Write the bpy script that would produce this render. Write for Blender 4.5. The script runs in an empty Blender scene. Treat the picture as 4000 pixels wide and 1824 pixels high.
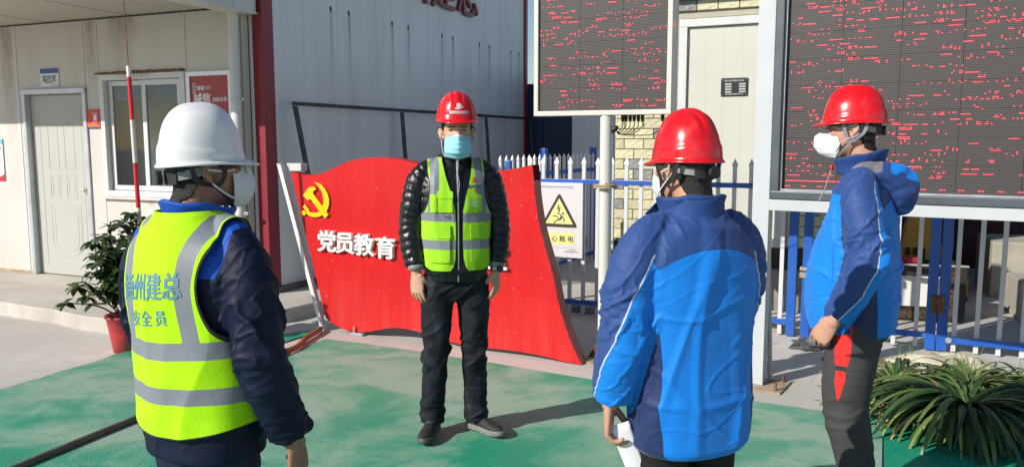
import bpy, bmesh, math, random
import numpy as np
from mathutils import Vector, Matrix
from mathutils.bvhtree import BVHTree

random.seed(7)
R = math.radians
sc = bpy.context.scene
COL = sc.collection

# ------------------------------------------------------------------ camera, sky, sun
cam_d = bpy.data.cameras.new('camera')
cam_d.sensor_width = 36.0
cam_d.lens = 36.0 * 3100.0 / 4000.0
cam_d.clip_start = 0.05
cam_d.clip_end = 2000
cam = bpy.data.objects.new('camera', cam_d)
COL.objects.link(cam)
cam.location = (0, 0, 1.60)
cam.rotation_euler = (R(90 - 6.6), 0, 0)
sc.camera = cam

SUN_EL = 30.0
SUN_AZ = math.atan2(-0.843, -0.537)          # direction towards the sun, seen from above
world = bpy.data.worlds.new('World')
sc.world = world
world.use_nodes = True
wt = world.node_tree
sky = wt.nodes.new('ShaderNodeTexSky')
sky.sky_type = 'NISHITA'
sky.sun_disc = False
sky.sun_elevation = R(SUN_EL)
sky.sun_rotation = SUN_AZ
sky.air_density = 1.0
sky.dust_density = 0.4
sky.ozone_density = 2.0
wt.links.new(sky.outputs[0], wt.nodes['Background'].inputs[0])
wt.nodes['Background'].inputs[1].default_value = 0.095
sun_d = bpy.data.lights.new('sun', 'SUN')
sun_d.energy = 4.9
sun_d.angle = R(0.5)
sun_d.color = (1.0, 0.955, 0.89)
sun = bpy.data.objects.new('sun', sun_d)
COL.objects.link(sun)
ce = math.cos(R(SUN_EL))
hd = Vector((-0.843, -0.537)).normalized()
sdir = Vector((hd.x * ce, hd.y * ce, math.sin(R(SUN_EL))))
sun.rotation_euler = sdir.to_track_quat('Z', 'Y').to_euler()
sun.location = sdir * 30
sc.view_settings.view_transform = 'Standard'
sc.view_settings.look = 'None'
sc.view_settings.gamma = 1
sc.view_settings.use_curve_mapping = False
sc.view_settings.exposure = 0.12

# ------------------------------------------------------------------ materials
MATS = {}

def srgb(r, g, b):
    f = lambda c: ((c / 255 + 0.055) / 1.055) ** 2.4 if c / 255 > 0.04045 else c / 255 / 12.92
    return (f(r), f(g), f(b), 1.0)

class NT:
    def __init__(s, m):
        s.t = m.node_tree; s.n = s.t.nodes; s.l = s.t.links
        s.b = s.n['Principled BSDF']
    def new(s, typ, **kw):
        n = s.n.new(typ)
        for k, v in kw.items(): setattr(n, k, v)
        return n
    def link(s, a, b): s.l.new(a, b)
    def coord(s, which='Object'):
        return s.new('ShaderNodeTexCoord').outputs[which]
    def mapping(s, vec, scale=(1, 1, 1), rot=(0, 0, 0)):
        m = s.new('ShaderNodeMapping'); s.link(vec, m.inputs[0])
        m.inputs['Scale'].default_value = scale; m.inputs['Rotation'].default_value = rot
        return m.outputs[0]
    def noise(s, vec, scale, detail=4, rough=0.55, dist=0.0):
        n = s.new('ShaderNodeTexNoise'); s.link(vec, n.inputs['Vector'])
        n.inputs['Scale'].default_value = scale; n.inputs['Detail'].default_value = detail
        n.inputs['Roughness'].default_value = rough; n.inputs['Distortion'].default_value = dist
        return n.outputs[0]
    def ramp(s, fac, a, b, c0=(0, 0, 0, 1), c1=(1, 1, 1, 1)):
        r = s.new('ShaderNodeValToRGB'); s.link(fac, r.inputs[0])
        r.color_ramp.elements[0].position = a; r.color_ramp.elements[0].color = c0
        r.color_ramp.elements[1].position = b; r.color_ramp.elements[1].color = c1
        return r.outputs[0]
    def mix(s, fac, a, b, mode='MIX'):
        m = s.new('ShaderNodeMix', data_type='RGBA', blend_type=mode)
        for v, i in ((fac, 0), (a, 6), (b, 7)):
            if isinstance(v, (int, float)): m.inputs[i].default_value = v
            elif isinstance(v, tuple): m.inputs[i].default_value = v
            else: s.link(v, m.inputs[i])
        return m.outputs[2]
    def math(s, op, a, b=None, c=None):
        m = s.new('ShaderNodeMath', operation=op)
        for v, i in ((a, 0), (b, 1), (c, 2)):
            if v is None: continue
            if isinstance(v, (int, float)): m.inputs[i].default_value = v
            else: s.link(v, m.inputs[i])
        return m.outputs[0]
    def bump(s, h, strength=0.3, dist=0.01, prev=None):
        b = s.new('ShaderNodeBump'); s.link(h, b.inputs['Height'])
        b.inputs['Strength'].default_value = strength; b.inputs['Distance'].default_value = dist
        if prev is not None: s.link(prev, b.inputs['Normal'])
        s.link(b.outputs[0], s.b.inputs['Normal'])
        return b.outputs[0]

def newmat(name):
    m = bpy.data.materials.new(name); m.use_nodes = True
    return m, NT(m)

def M(name, col, rough=0.6, var=0.12, scale=6.0, bump=0.0, bscale=60.0, metal=0.0, coat=0.0, spec=0.5, dirt=None, dirt_amt=0.0, dscale=3.0, streak=False):
    if name in MATS: return MATS[name]
    m, t = newmat(name)
    c = t.coord()
    base = col
    n = t.noise(c, scale, 5)
    dark = tuple(x * (1 - var) for x in col[:3]) + (1,)
    lite = tuple(min(1, x * (1 + var)) for x in col[:3]) + (1,)
    colr = t.ramp(n, 0.3, 0.7, dark, lite)
    if dirt is not None:
        v = t.mapping(c, (dscale, dscale, dscale * (0.12 if streak else 1)))
        n2 = t.noise(v, 1.0, 6, 0.62)
        f = t.ramp(n2, 0.48, 0.78)
        f = t.math('MULTIPLY', f, dirt_amt)
        colr = t.mix(f, colr, dirt)
    t.link(colr, t.b.inputs['Base Color'])
    r = t.math('MULTIPLY_ADD', n, 0.18, rough - 0.09)
    t.link(r, t.b.inputs['Roughness'])
    t.b.inputs['Metallic'].default_value = metal
    t.b.inputs['Coat Weight'].default_value = coat
    t.b.inputs['Coat Roughness'].default_value = 0.08
    t.b.inputs['Specular IOR Level'].default_value = spec
    if bump > 0:
        t.bump(t.noise(c, bscale, 3), bump, 0.004)
    MATS[name] = m
    return m

def zone_mat(name, base, zones, rough=0.75, bump=0.25, bscale=450.0, sheen=0.0, spec=0.3, weave=True):
    """cloth with several dyed panels; each zone is (attribute, colour, roughness or None): attribute > 0 takes the colour"""
    m, t = newmat(name)
    c = t.coord()
    n = t.noise(c, 9.0, 4)
    col = t.mix(t.ramp(n, 0.3, 0.7), tuple(x * .9 for x in base[:3]) + (1,), base)
    rg = rough
    for at, zc, zr in zones:
        a = t.new('ShaderNodeAttribute', attribute_name=at)
        if at == 'piping':
            pm = t.new('ShaderNodeAttribute', attribute_name='piping_mask')
            f = t.math('MULTIPLY', t.math('LESS_THAN', t.math('ABSOLUTE', a.outputs['Fac']), 0.0024), t.math('GREATER_THAN', pm.outputs['Fac'], 0.0))
        else:
            f = t.math('GREATER_THAN', a.outputs['Fac'], 0.0)
        col = t.mix(f, col, zc)
        if at in ('navy', 'side'):
            sm = t.math('LESS_THAN', t.math('ABSOLUTE', a.outputs['Fac']), 0.0013)
            col = t.mix(t.math('MULTIPLY', sm, .75), col, (.006, .014, .05, 1))
        if zr is not None:
            mx = t.new('ShaderNodeMix', data_type='FLOAT')
            t.link(f, mx.inputs[0])
            if isinstance(rg, float): mx.inputs[2].default_value = rg
            else: t.link(rg, mx.inputs[2])
            mx.inputs[3].default_value = zr
            rg = mx.outputs[0]
    t.link(col, t.b.inputs['Base Color'])
    if isinstance(rg, float): t.b.inputs['Roughness'].default_value = rg
    else: t.link(rg, t.b.inputs['Roughness'])
    t.b.inputs['Specular IOR Level'].default_value = spec
    t.b.inputs['Sheen Weight'].default_value = sheen
    p = t.bump(t.noise(c, bscale, 2), bump, 0.0015)
    t.bump(t.noise(t.mapping(c, (1, 1, .55)), 38.0, 4, 0.6, 0.6), 0.2, 0.006, p)
    return m

# ------------------------------------------------------------------ object helpers
def mesh_data(name, V, F, mats=(), smooth=False, attrs=None):
    me = bpy.data.meshes.new(name)
    V = V.tolist() if isinstance(V, np.ndarray) else [tuple(v) for v in V]
    F = F.tolist() if isinstance(F, np.ndarray) else F
    me.from_pydata(V, [], F)
    me.update()
    if smooth: me.polygons.foreach_set('use_smooth', [True] * len(me.polygons))
    for m in (mats if isinstance(mats, (list, tuple)) else [mats]):
        me.materials.append(m)
    if attrs:
        for k, a in attrs.items():
            at = me.attributes.new(k, 'FLOAT', 'POINT')
            at.data.foreach_set('value', np.asarray(a, dtype=np.float32))
    return me

def link(name, me, parent=None, loc=None, rot=None):
    o = bpy.data.objects.new(name, me)
    COL.objects.link(o)
    if parent is not None: o.parent = parent
    if loc is not None: o.location = loc
    if rot is not None: o.rotation_euler = rot
    return o

def tag(o, label=None, cat=None, group=None, kind=None):
    if label: o['label'] = label
    if cat: o['category'] = cat
    if group: o['group'] = group
    if kind: o['kind'] = kind
    return o

def thing(name, label, cat, loc=(0, 0, 0), rz=0.0, group=None):
    o = bpy.data.objects.new(name, None)
    COL.objects.link(o)
    o.location = loc; o.rotation_euler = (0, 0, rz); o.empty_display_size = 0.1
    return tag(o, label, cat, group)

class MB:
    """collects shapes into one mesh"""
    def __init__(s): s.V = []; s.F = []
    def add(s, V, F):
        b = len(s.V); s.V += [tuple(v) for v in V]; s.F += [[i + b for i in f] for f in F]; return s
    def box(s, x0, x1, y0, y1, z0, z1, bev=0.0):
        if bev <= 0:
            V = [(x0, y0, z0), (x1, y0, z0), (x1, y1, z0), (x0, y1, z0), (x0, y0, z1), (x1, y0, z1), (x1, y1, z1), (x0, y1, z1)]
            F = [[0, 3, 2, 1], [4, 5, 6, 7], [0, 1, 5, 4], [1, 2, 6, 5], [2, 3, 7, 6], [3, 0, 4, 7]]
            return s.add(V, F)
        bm = bmesh.new(); bmesh.ops.create_cube(bm, size=1)
        for v in bm.verts:
            v.co = ((x0 + x1) / 2 + v.co.x * (x1 - x0), (y0 + y1) / 2 + v.co.y * (y1 - y0), (z0 + z1) / 2 + v.co.z * (z1 - z0))
        bmesh.ops.bevel(bm, geom=bm.edges[:], offset=bev, segments=2, affect='EDGES', profile=.6)
        return s.bm(bm)
    def bm(s, bm):
        bm.verts.index_update()
        s.add([v.co[:] for v in bm.verts], [[v.index for v in f.verts] for f in bm.faces]); bm.free(); return s
    def prism(s, pts, y0, y1, axis='y'):
        """outline pts (x,z) in order, extruded from y0 to y1"""
        n = len(pts)
        V = [(x, y0, z) for x, z in pts] + [(x, y1, z) for x, z in pts]
        if axis == 'z': V = [(x, z, y) for x, y, z in V]
        F = [list(range(n)), list(range(2 * n - 1, n - 1, -1))]
        F += [[(i + 1) % n, i, n + i, n + (i + 1) % n] for i in range(n)]
        return s.add(V, F)
    def tube(s, pts, r, seg=10, r2=None, cap=True):
        V, F = loft(np.array(pts, float), [(r, r2 or r)] * len(pts) if isinstance(r, (int, float)) else r, seg, resample=1)
        return s.add(V, F.tolist() if isinstance(F, np.ndarray) else F)
    def cyl(s, c, r, h, seg=16, axis='z', r2=None):
        r2 = r if r2 is None else r2
        V = []
        for k, (hh, rr) in enumerate(((0, r), (h, r2))):
            for i in range(seg):
                a = 2 * math.pi * i / seg; p = (rr * math.cos(a), rr * math.sin(a), hh)
                if axis == 'y': p = (p[0], p[2], p[1])
                if axis == 'x': p = (p[2], p[0], p[1])
                V.append((c[0] + p[0], c[1] + p[1], c[2] + p[2]))
        F = [list(range(seg))[::-1], list(range(seg, 2 * seg))] + [[i, (i + 1) % seg, seg + (i + 1) % seg, seg + i] for i in range(seg)]
        return s.add(V, F)
    def obj(s, name, mat, parent=None, smooth=False, loc=None, rot=None, fix=True):
        me = mesh_data(name, s.V, s.F, mat, False)
        if fix:
            bm = bmesh.new(); bm.from_mesh(me); bmesh.ops.recalc_face_normals(bm, faces=bm.faces[:]); bm.to_mesh(me); bm.free()
        if smooth:
            me.polygons.foreach_set('use_smooth', [True] * len(me.polygons))
            if smooth != 'all':
                try: me.set_sharp_from_angle(angle=R(35))
                except Exception: pass
        return link(name, me, parent, loc, rot)

def bx(name, mat, parent, x0, x1, y0, y1, z0, z1, bev=0.0):
    return MB().box(x0, x1, y0, y1, z0, z1, bev).obj(name, mat, parent)

# ---- numpy geometry
def catmull(P, m):
    P = np.asarray(P, float)
    if m <= 1 or len(P) < 3: return P
    out = []
    Q = np.vstack([2 * P[0] - P[1], P, 2 * P[-1] - P[-2]])
    for i in range(1, len(Q) - 2):
        for k in range(m):
            t = k / m
            out.append(0.5 * ((2 * Q[i]) + (-Q[i - 1] + Q[i + 1]) * t + (2 * Q[i - 1] - 5 * Q[i] + 4 * Q[i + 1] - Q[i + 2]) * t * t + (-Q[i - 1] + 3 * Q[i] - 3 * Q[i + 1] + Q[i + 2]) * t ** 3))
    out.append(P[-1])
    return np.array(out)

def loft(pts, rad, seg=20, resample=4, side=(1, 0, 0), round_cap=False):
    pts = np.asarray(pts, float); rad = np.array([(r, r) if isinstance(r, (int, float)) else r for r in rad], float)
    A = catmull(np.hstack([pts, rad]), resample)
    P, Rr = A[:, :3], np.maximum(A[:, 3:5], 1e-4)
    T = np.gradient(P, axis=0); T /= np.linalg.norm(T, axis=1)[:, None] + 1e-12
    if round_cap:
        r0, r1 = Rr[0].min(), Rr[-1].min()
        pre = [(P[0] - T[0] * r0 * s, Rr[0] * c) for s, c in ((.97, .25), (.8, .6), (.45, .89))]
        post = [(P[-1] + T[-1] * r1 * s, Rr[-1] * c) for s, c in ((.45, .89), (.8, .6), (.97, .25))]
        P = np.vstack([[p for p, _ in pre], P, [p for p, _ in post]]); Rr = np.vstack([[r for _, r in pre], Rr, [r for _, r in post]])
        T = np.vstack([[T[0]] * 3, T, [T[-1]] * 3])
    sd = np.array(side, float)
    if abs(np.dot(sd / np.linalg.norm(sd), T.mean(0) / (np.linalg.norm(T.mean(0)) + 1e-9))) > .9: sd = np.array((0, 0, 1.0)) if abs(T.mean(0)[2]) < .7 * np.linalg.norm(T.mean(0)) else np.array((1.0, 0, 0))
    V = []
    for p, t, r in zip(P, T, Rr):
        u = sd - t * np.dot(sd, t); u /= np.linalg.norm(u) + 1e-12
        w = np.cross(t, u)
        a = np.arange(seg) * 2 * np.pi / seg
        V.append(p + np.outer(np.cos(a) * r[0], u) + np.outer(np.sin(a) * r[1], w))
        sd = u
    V = np.vstack(V); n = len(P)
    F = []
    for i in range(n - 1):
        for j in range(seg):
            k = (j + 1) % seg
            F.append([i * seg + j, i * seg + k, (i + 1) * seg + k, (i + 1) * seg + j])
    F.append(list(range(seg))[::-1]); F.append([(n - 1) * seg + j for j in range(seg)])
    return V, F

def ellipsoid(c, r, seg=24, rot=None):
    V = []; F = []; n = seg // 2
    for i in range(1, n):
        th = math.pi * i / n
        for j in range(seg):
            ph = 2 * math.pi * j / seg
            V.append((r[0] * math.sin(th) * math.cos(ph), r[1] * math.sin(th) * math.sin(ph), r[2] * math.cos(th)))
    top = len(V); V.append((0, 0, r[2])); V.append((0, 0, -r[2]))
    for i in range(n - 2):
        for j in range(seg):
            k = (j + 1) % seg
            F.append([i * seg + j, (i + 1) * seg + j, (i + 1) * seg + k, i * seg + k])
    for j in range(seg):
        k = (j + 1) % seg
        F.append([top, j, k]); F.append([top + 1, (n - 2) * seg + k, (n - 2) * seg + j])
    V = np.array(V)
    if rot is not None: V = V @ np.array(rot.to_3x3() if hasattr(rot, 'to_3x3') else rot).T
    return V + np.array(c), F

def join(parts):
    V = []; F = []; b = 0
    for v, f in parts:
        V.append(np.asarray(v, float)); F += [[i + b for i in q] for q in (f.tolist() if isinstance(f, np.ndarray) else f)]; b += len(v)
    return np.vstack(V), F

def np_mesh(me):
    V = np.empty(len(me.vertices) * 3); me.vertices.foreach_get('co', V)
    return V.reshape(-1, 3), np.array([tuple(p.vertices) for p in me.polygons]) if all(p.loop_total == 4 for p in me.polygons) else [tuple(p.vertices) for p in me.polygons]

def fuse(parts, voxel=0.006, smooth=4, lam=0.5):
    V, F = join(parts)
    me = mesh_data('tmp', V, F)
    bm = bmesh.new(); bm.from_mesh(me); bmesh.ops.recalc_face_normals(bm, faces=bm.faces[:]); bm.to_mesh(me); bm.free()
    o = bpy.data.objects.new('tmp', me); COL.objects.link(o)
    md = o.modifiers.new('r', 'REMESH'); md.mode = 'VOXEL'; md.voxel_size = voxel; md.adaptivity = 0
    dg = bpy.context.evaluated_depsgraph_get(); dg.update()
    m2 = bpy.data.meshes.new_from_object(o.evaluated_get(dg))
    n = len(m2.vertices); W = np.empty(n * 3); m2.vertices.foreach_get('co', W); W = W.reshape(-1, 3)
    L = np.empty(len(m2.loops), dtype=np.int64); m2.loops.foreach_get('vertex_index', L)
    Q = L.reshape(-1, 4)
    bpy.data.objects.remove(o); bpy.data.meshes.remove(me); bpy.data.meshes.remove(m2)
    return smooth_np(W, Q, smooth, lam), Q

def edges_of(Q):
    E = np.vstack([Q[:, [i, (i + 1) % Q.shape[1]]] for i in range(Q.shape[1])])
    E.sort(axis=1)
    return np.unique(E, axis=0)

def smooth_np(V, Q, it, lam=0.5, fixed=None):
    if it <= 0: return V
    E = edges_of(Q); n = len(V)
    deg = np.bincount(E.ravel(), minlength=n)[:, None].astype(float)
    V = V.copy()
    for _ in range(it):
        S = np.zeros_like(V)
        for k in range(3):
            S[:, k] = np.bincount(E[:, 0], weights=V[E[:, 1], k], minlength=n) + np.bincount(E[:, 1], weights=V[E[:, 0], k], minlength=n)
        D = S / np.maximum(deg, 1) - V
        if fixed is not None: D[fixed] = 0
        V += lam * D
    return V

def normals(V, Q):
    a = V[Q[:, 2]] - V[Q[:, 0]]; b = V[Q[:, 3 if Q.shape[1] == 4 else 1]] - V[Q[:, 1 if Q.shape[1] == 4 else 0]]
    N = np.cross(a, b) * (1 if Q.shape[1] == 4 else -1)
    out = np.zeros_like(V)
    for i in range(Q.shape[1]):
        for k in range(3): out[:, k] += np.bincount(Q[:, i], weights=N[:, k], minlength=len(V))
    return out / (np.linalg.norm(out, axis=1)[:, None] + 1e-12)

def _h(i, j, k):
    x = (i * 374761393 + j * 668265263 + k * 2147483647) & 0xffffffff
    x = ((x ^ (x >> 13)) * 1274126177) & 0xffffffff
    return ((x ^ (x >> 16)) & 0xffff) / 32767.5 - 1.0

def vnoise(P):
    """smooth value noise in -1..1 for an (n,3) array"""
    P = np.asarray(P, float) + 100.0
    I = np.floor(P).astype(np.int64); f = P - I; u = f * f * (3 - 2 * f)
    r = 0
    for a in (0, 1):
        for b in (0, 1):
            for c in (0, 1):
                w = (u[:, 0] if a else 1 - u[:, 0]) * (u[:, 1] if b else 1 - u[:, 1]) * (u[:, 2] if c else 1 - u[:, 2])
                r = r + w * _h(I[:, 0] + a, I[:, 1] + b, I[:, 2] + c)
    return r

def fbm(P, o=3):
    return sum(vnoise(P * 2 ** i + 17 * i) / 2 ** i for i in range(o))

def ridge(P):
    return 1 - 2 * np.minimum(np.abs(vnoise(P)) * 2.2, 1)

def crease(P, k=5.0):
    return np.clip(1 - np.abs(vnoise(P)) * k, 0, 1) ** 1.4

def sstep(a, b, x):
    t = np.clip((x - a) / (b - a), 0, 1); return t * t * (3 - 2 * t)

def clip(V, Q, f, attrs=None):
    """keeps the part of a quad or triangle mesh where f > 0, cut along f = 0"""
    attrs = attrs or {}
    T = np.vstack([Q[:, [0, 1, 2]], Q[:, [0, 2, 3]]]) if Q.shape[1] == 4 else Q
    ins = f > 0; c = ins[T].sum(1)
    keep = T[c == 3]; cross = T[(c == 1) | (c == 2)]
    newV = []; newA = {k: [] for k in attrs}; cache = {}; tri = []
    n = len(V)
    def mid(i, j):
        key = (min(i, j), max(i, j))
        if key not in cache:
            t = f[i] / (f[i] - f[j]); t = min(max(t, .001), .999)
            newV.append(V[i] + (V[j] - V[i]) * t)
            for k in attrs: newA[k].append(attrs[k][i] + (attrs[k][j] - attrs[k][i]) * t)
            cache[key] = n + len(newV) - 1
        return cache[key]
    for a, b, d in cross.tolist():
        w = [ins[a], ins[b], ins[d]]
        while not (w[0] and (not w[2])) :
            a, b, d = b, d, a; w = w[1:] + w[:1]
        if w[1]:
            p = mid(b, d); q = mid(a, d); tri += [[a, b, p], [a, p, q]]
        else:
            p = mid(a, b); q = mid(a, d); tri += [[a, p, q]]
    W = np.vstack([V, np.array(newV).reshape(-1, 3)])
    A = {k: np.concatenate([attrs[k], np.array(newA[k])]) for k in attrs}
    T = np.vstack([keep, np.array(tri, dtype=np.int64).reshape(-1, 3)])
    used, inv = np.unique(T, return_inverse=True)
    return W[used], inv.reshape(-1, 3), {k: a[used] for k, a in A.items()}

def thicken(V, T, th, attrs=None, N=None):
    """closed shell: the given face outward, a copy th further in, and a rim"""
    attrs = attrs or {}
    if N is None: N = normals3(V, T)
    W = np.vstack([V, V - N * th]); n = len(V)
    E = np.vstack([T[:, [0, 1]], T[:, [1, 2]], T[:, [2, 0]]])
    key = E.min(1) * n + E.max(1)
    u, idx, cnt = np.unique(key, return_index=True, return_counts=True)
    B = E[idx[cnt == 1]]
    F = T.tolist() + (T[:, ::-1] + n).tolist() + [[b, a, a + n, b + n] for a, b in B.tolist()]
    return W, F, {k: np.concatenate([a, a]) for k, a in attrs.items()}

def normals3(V, T):
    N = np.cross(V[T[:, 1]] - V[T[:, 0]], V[T[:, 2]] - V[T[:, 0]])
    out = np.zeros_like(V)
    for i in range(3):
        for k in range(3): out[:, k] += np.bincount(T[:, i], weights=N[:, k], minlength=len(V))
    return out / (np.linalg.norm(out, axis=1)[:, None] + 1e-12)

TEXT_CACHE = {}
def text_mesh(body, size=1.0, extrude=0.0, bold=0, sp=1.0, center=True, stretch=(1, 1)):
    """lettering as triangles in the x-z plane, depth along y"""
    c = bpy.data.curves.new('t', 'FONT'); c.body = body; c.size = size; c.extrude = extrude; c.space_character = sp
    c.resolution_u = 3
    if center: c.align_x = 'CENTER'
    o = bpy.data.objects.new('t', c); COL.objects.link(o)
    dg = bpy.context.evaluated_depsgraph_get(); dg.update()
    me = bpy.data.meshes.new_from_object(o.evaluated_get(dg))
    V = np.array([v.co[:] for v in me.vertices]); F = [list(p.vertices) for p in me.polygons]
    bpy.data.objects.remove(o); bpy.data.curves.remove(c); bpy.data.meshes.remove(me)
    V = np.stack([V[:, 0] * stretch[0], -V[:, 2], V[:, 1] * stretch[1]], 1)
    if bold:
        Vs = []; Fs = []
        k = 0
        for dx, dz in ((0, 0), (bold, 0), (-bold, 0), (0, bold * .6), (0, -bold * .6)):
            W = V.copy(); W[:, 0] += dx; W[:, 2] += dz; W[:, 1] -= 0.00012 * k
            Fs += [[i + k * len(V) for i in f] for f in F]; Vs.append(W); k += 1
        V = np.vstack(Vs); F = Fs
    return V, F

def lettering(name, body, mat, parent, loc, size, depth=0.001, bold=0, sp=1.0, center=True, stretch=(1, 1), rot=(0, 0, 0)):
    V, F = text_mesh(body, size, depth / 2, bold, sp, center, stretch)
    return link(name, mesh_data(name, V, F, mat), parent, loc, rot)

def wall_frame(x, y, az):
    """an object space with x along the wall (azimuth az, degrees), y into the wall"""
    return (x, y, 0.0), R(az)

# ================================================================== THE SETTING
def ground_mat():
    m, t = newmat('concrete_ground')
    c = t.coord()
    n = t.noise(c, 0.55, 8, 0.62, 0.4); n2 = t.noise(c, 7, 6, 0.6); n3 = t.noise(c, 60, 3)
    col = t.ramp(n, 0.34, 0.68, (0.40, 0.365, 0.32, 1), (0.64, 0.595, 0.54, 1))
    col = t.mix(t.ramp(n2, 0.35, 0.75), col, (0.50, 0.47, 0.43, 1))
    col = t.mix(t.math('MULTIPLY', t.ramp(n3, 0.6, 0.8), .35), col, (0.22, 0.2, 0.18, 1))
    t.link(col, t.b.inputs['Base Color']); t.b.inputs['Roughness'].default_value = 0.9
    p = t.bump(n3, 0.25, 0.004)
    t.bump(n2, 0.3, 0.01, p)
    MATS['ground'] = m
    return m
gm = ground_mat()

def sheet(name, x0, x1, y0, y1, z, mat, nx=1, ny=1):
    V = [(x0 + (x1 - x0) * i / nx, y0 + (y1 - y0) * j / ny, z) for j in range(ny + 1) for i in range(nx + 1)]
    F = [[j * (nx + 1) + i, j * (nx + 1) + i + 1, (j + 1) * (nx + 1) + i + 1, (j + 1) * (nx + 1) + i] for j in range(ny) for i in range(nx)]
    return link(name, mesh_data(name, V, F, mat))
tag(sheet('ground', -150, 150, -100, 260, 0.0, gm, 10, 10), kind='structure')

# raised pavement in front of the cabins
pav_m = M('pavement_concrete', (0.50, 0.46, 0.40, 1), 0.9, 0.16, 1.3, 0.3, 80, dirt=(0.30, 0.27, 0.22, 1), dirt_amt=.6, dscale=1.6)
mb = MB(); rr = random.Random(3)
line = [(-12.0, 10.9), (-8, 8.93), (-6.4, 8.12), (-5.6, 7.72), (-4.78, 7.28), (-4.1, 6.94), (-3.37, 6.55), (-2.6, 6.62), (-2.2, 6.85), (-1.9, 7.15), (-0.6, 9.6), (0.9, 13.5)]
front = catmull(np.array(line), 8)
front = [(x + rr.uniform(-.008, .008), y + rr.uniform(-.008, .008)) for x, y in front]
back = [(-1.0, 14.0), (-12, 14)]
n = len(front); pts = front + back
V = [(x, y, 0.12) for x, y in pts] + [(x + .015, y - .03, 0.0) for x, y in pts]
# rounded, worn edge: an extra ring
ring = [(x + .008, y - .016, 0.104) for x, y in pts]
N = len(pts); V = V[:N] + ring + V[N:]
F = [list(range(N))]
for k in range(2):
    F += [[k * N + i, k * N + (i + 1) % N, (k + 1) * N + (i + 1) % N, (k + 1) * N + i] for i in range(N)]
MBp = MB().add(V, F)
pv = MBp.obj('pavement', pav_m)
tag(pv, kind='structure')

# ---- green mats
def mat_green(name, base, dust, rib, ang, amt):
    m, t = newmat(name)
    c = t.coord()
    n = t.noise(c, 1.5, 8, 0.66, 1.2); n2 = t.noise(t.mapping(c, (1, 1.7, 1), (0, 0, R(28))), 1.25, 8, 0.62, 0.8); n3 = t.noise(c, 90, 2)
    f = t.math('MULTIPLY', t.ramp(t.math('MULTIPLY_ADD', n, .6, t.math('MULTIPLY', n2, .4)), 0.44, 0.60), amt)
    d = t.new('ShaderNodeAttribute', attribute_name='dust')
    f = t.math('MINIMUM', t.math('ADD', f, t.math('MULTIPLY', d.outputs['Fac'], t.ramp(n2, .2, .6))), .95)
    f = t.math('MULTIPLY', f, t.ramp(n3, 0.15, 0.7, (.6, .6, .6, 1), (1, 1, 1, 1)))
    w = t.new('ShaderNodeTexWave'); w.wave_type = 'BANDS'; w.bands_direction = 'X'
    t.link(t.mapping(c, (1, 1, 1), (0, 0, ang)), w.inputs[0])
    w.inputs['Scale'].default_value = rib; w.inputs['Distortion'].default_value = 0 if 'new' in name else 2.2
    w.inputs['Detail'].default_value = 0; w.inputs['Detail Scale'].default_value = 4
    col = t.mix(t.ramp(n, .3, .7), base, tuple(x * 1.25 for x in base[:3]) + (1,))
    col = t.mix(f, col, dust)
    t.link(col, t.b.inputs['Base Color'])
    t.b.inputs['Roughness'].default_value = 0.62
    t.b.inputs['Specular IOR Level'].default_value = 0.35
    t.bump(w.outputs[0], 0.30, 0.004)
    return m
mg = mat_green('mat_green', (0.008, 0.255, 0.145, 1), (0.33, 0.42, 0.325, 1), 17.0, R(-62), 0.74)
mg2 = mat_green('mat_green_new', (0.004, 0.235, 0.135, 1), (0.14, 0.28, 0.22, 1), 10.5, R(40), 0.10)

def floor_mat(name, outline, z, m, dust=None, step=.09, label=None, parent=None):
    """rubber sheet: outline polygon filled with a grid so that its edge can lift a little"""
    bm = bmesh.new()
    vs = [bm.verts.new((x, y, z)) for x, y in outline]
    bm.faces.new(vs)
    xs = [p[0] for p in outline]; ys = [p[1] for p in outline]
    for ax, lo, hi in ((0, min(xs), max(xs)), (1, min(ys), max(ys))):
        k = lo + step
        while k < hi:
            co = [0, 0, 0]; no = [0, 0, 0]; co[ax] = k; no[ax] = 1
            bmesh.ops.bisect_plane(bm, geom=bm.verts[:] + bm.edges[:] + bm.faces[:], plane_co=co, plane_no=no, dist=1e-5)
            k += step
    bmesh.ops.recalc_face_normals(bm, faces=bm.faces[:])
    V = np.array([v.co[:] for v in bm.verts]); bm.verts.index_update()
    if bm.faces[:][0].normal.z < 0:
        for f in bm.faces: f.normal_flip()
    F = [[v.index for v in f.verts] for f in bm.faces]
    bnd = np.array([v.is_boundary for v in bm.verts]); bm.free()
    V[:, 2] += 0.004 * np.clip(vnoise(V * 1.7 + 5), 0, 1) + np.where(bnd, 0.003 * np.clip(vnoise(V * 3.1), 0, 1), 0)
    d = np.zeros(len(V)) if dust is None else dust(V)
    n = len(V)
    W = np.vstack([V, V - np.array([0, 0, .004])])
    E = {}
    for f in F:
        for i in range(len(f)):
            a, b = f[i], f[(i + 1) % len(f)]
            E[(a, b)] = 1
    side = [[b, a, a + n, b + n] for (a, b) in E if (b, a) not in E]
    me = mesh_data(name, W, F + side, m, False, {'dust': np.concatenate([d, d])})
    return link(name, me, parent)

def dust_a(V):
    # trodden, dusty areas
    spots = [(-1.0, 5.5, .75), (-.4, 5.0, .6), (.9, 4.5, .7), (1.5, 4.2, .55), (-2.6, 5.1, .5), (-1.3, 4.6, .45), (0.3, 4.9, .4), (-2.1, 4.3, .5)]
    d = np.zeros(len(V))
    for x, y, r in spots: d = np.maximum(d, np.exp(-((V[:, 0] - x) ** 2 + (V[:, 1] - y) ** 2 * 1.4) / r ** 2))
    return d * .95
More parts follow.
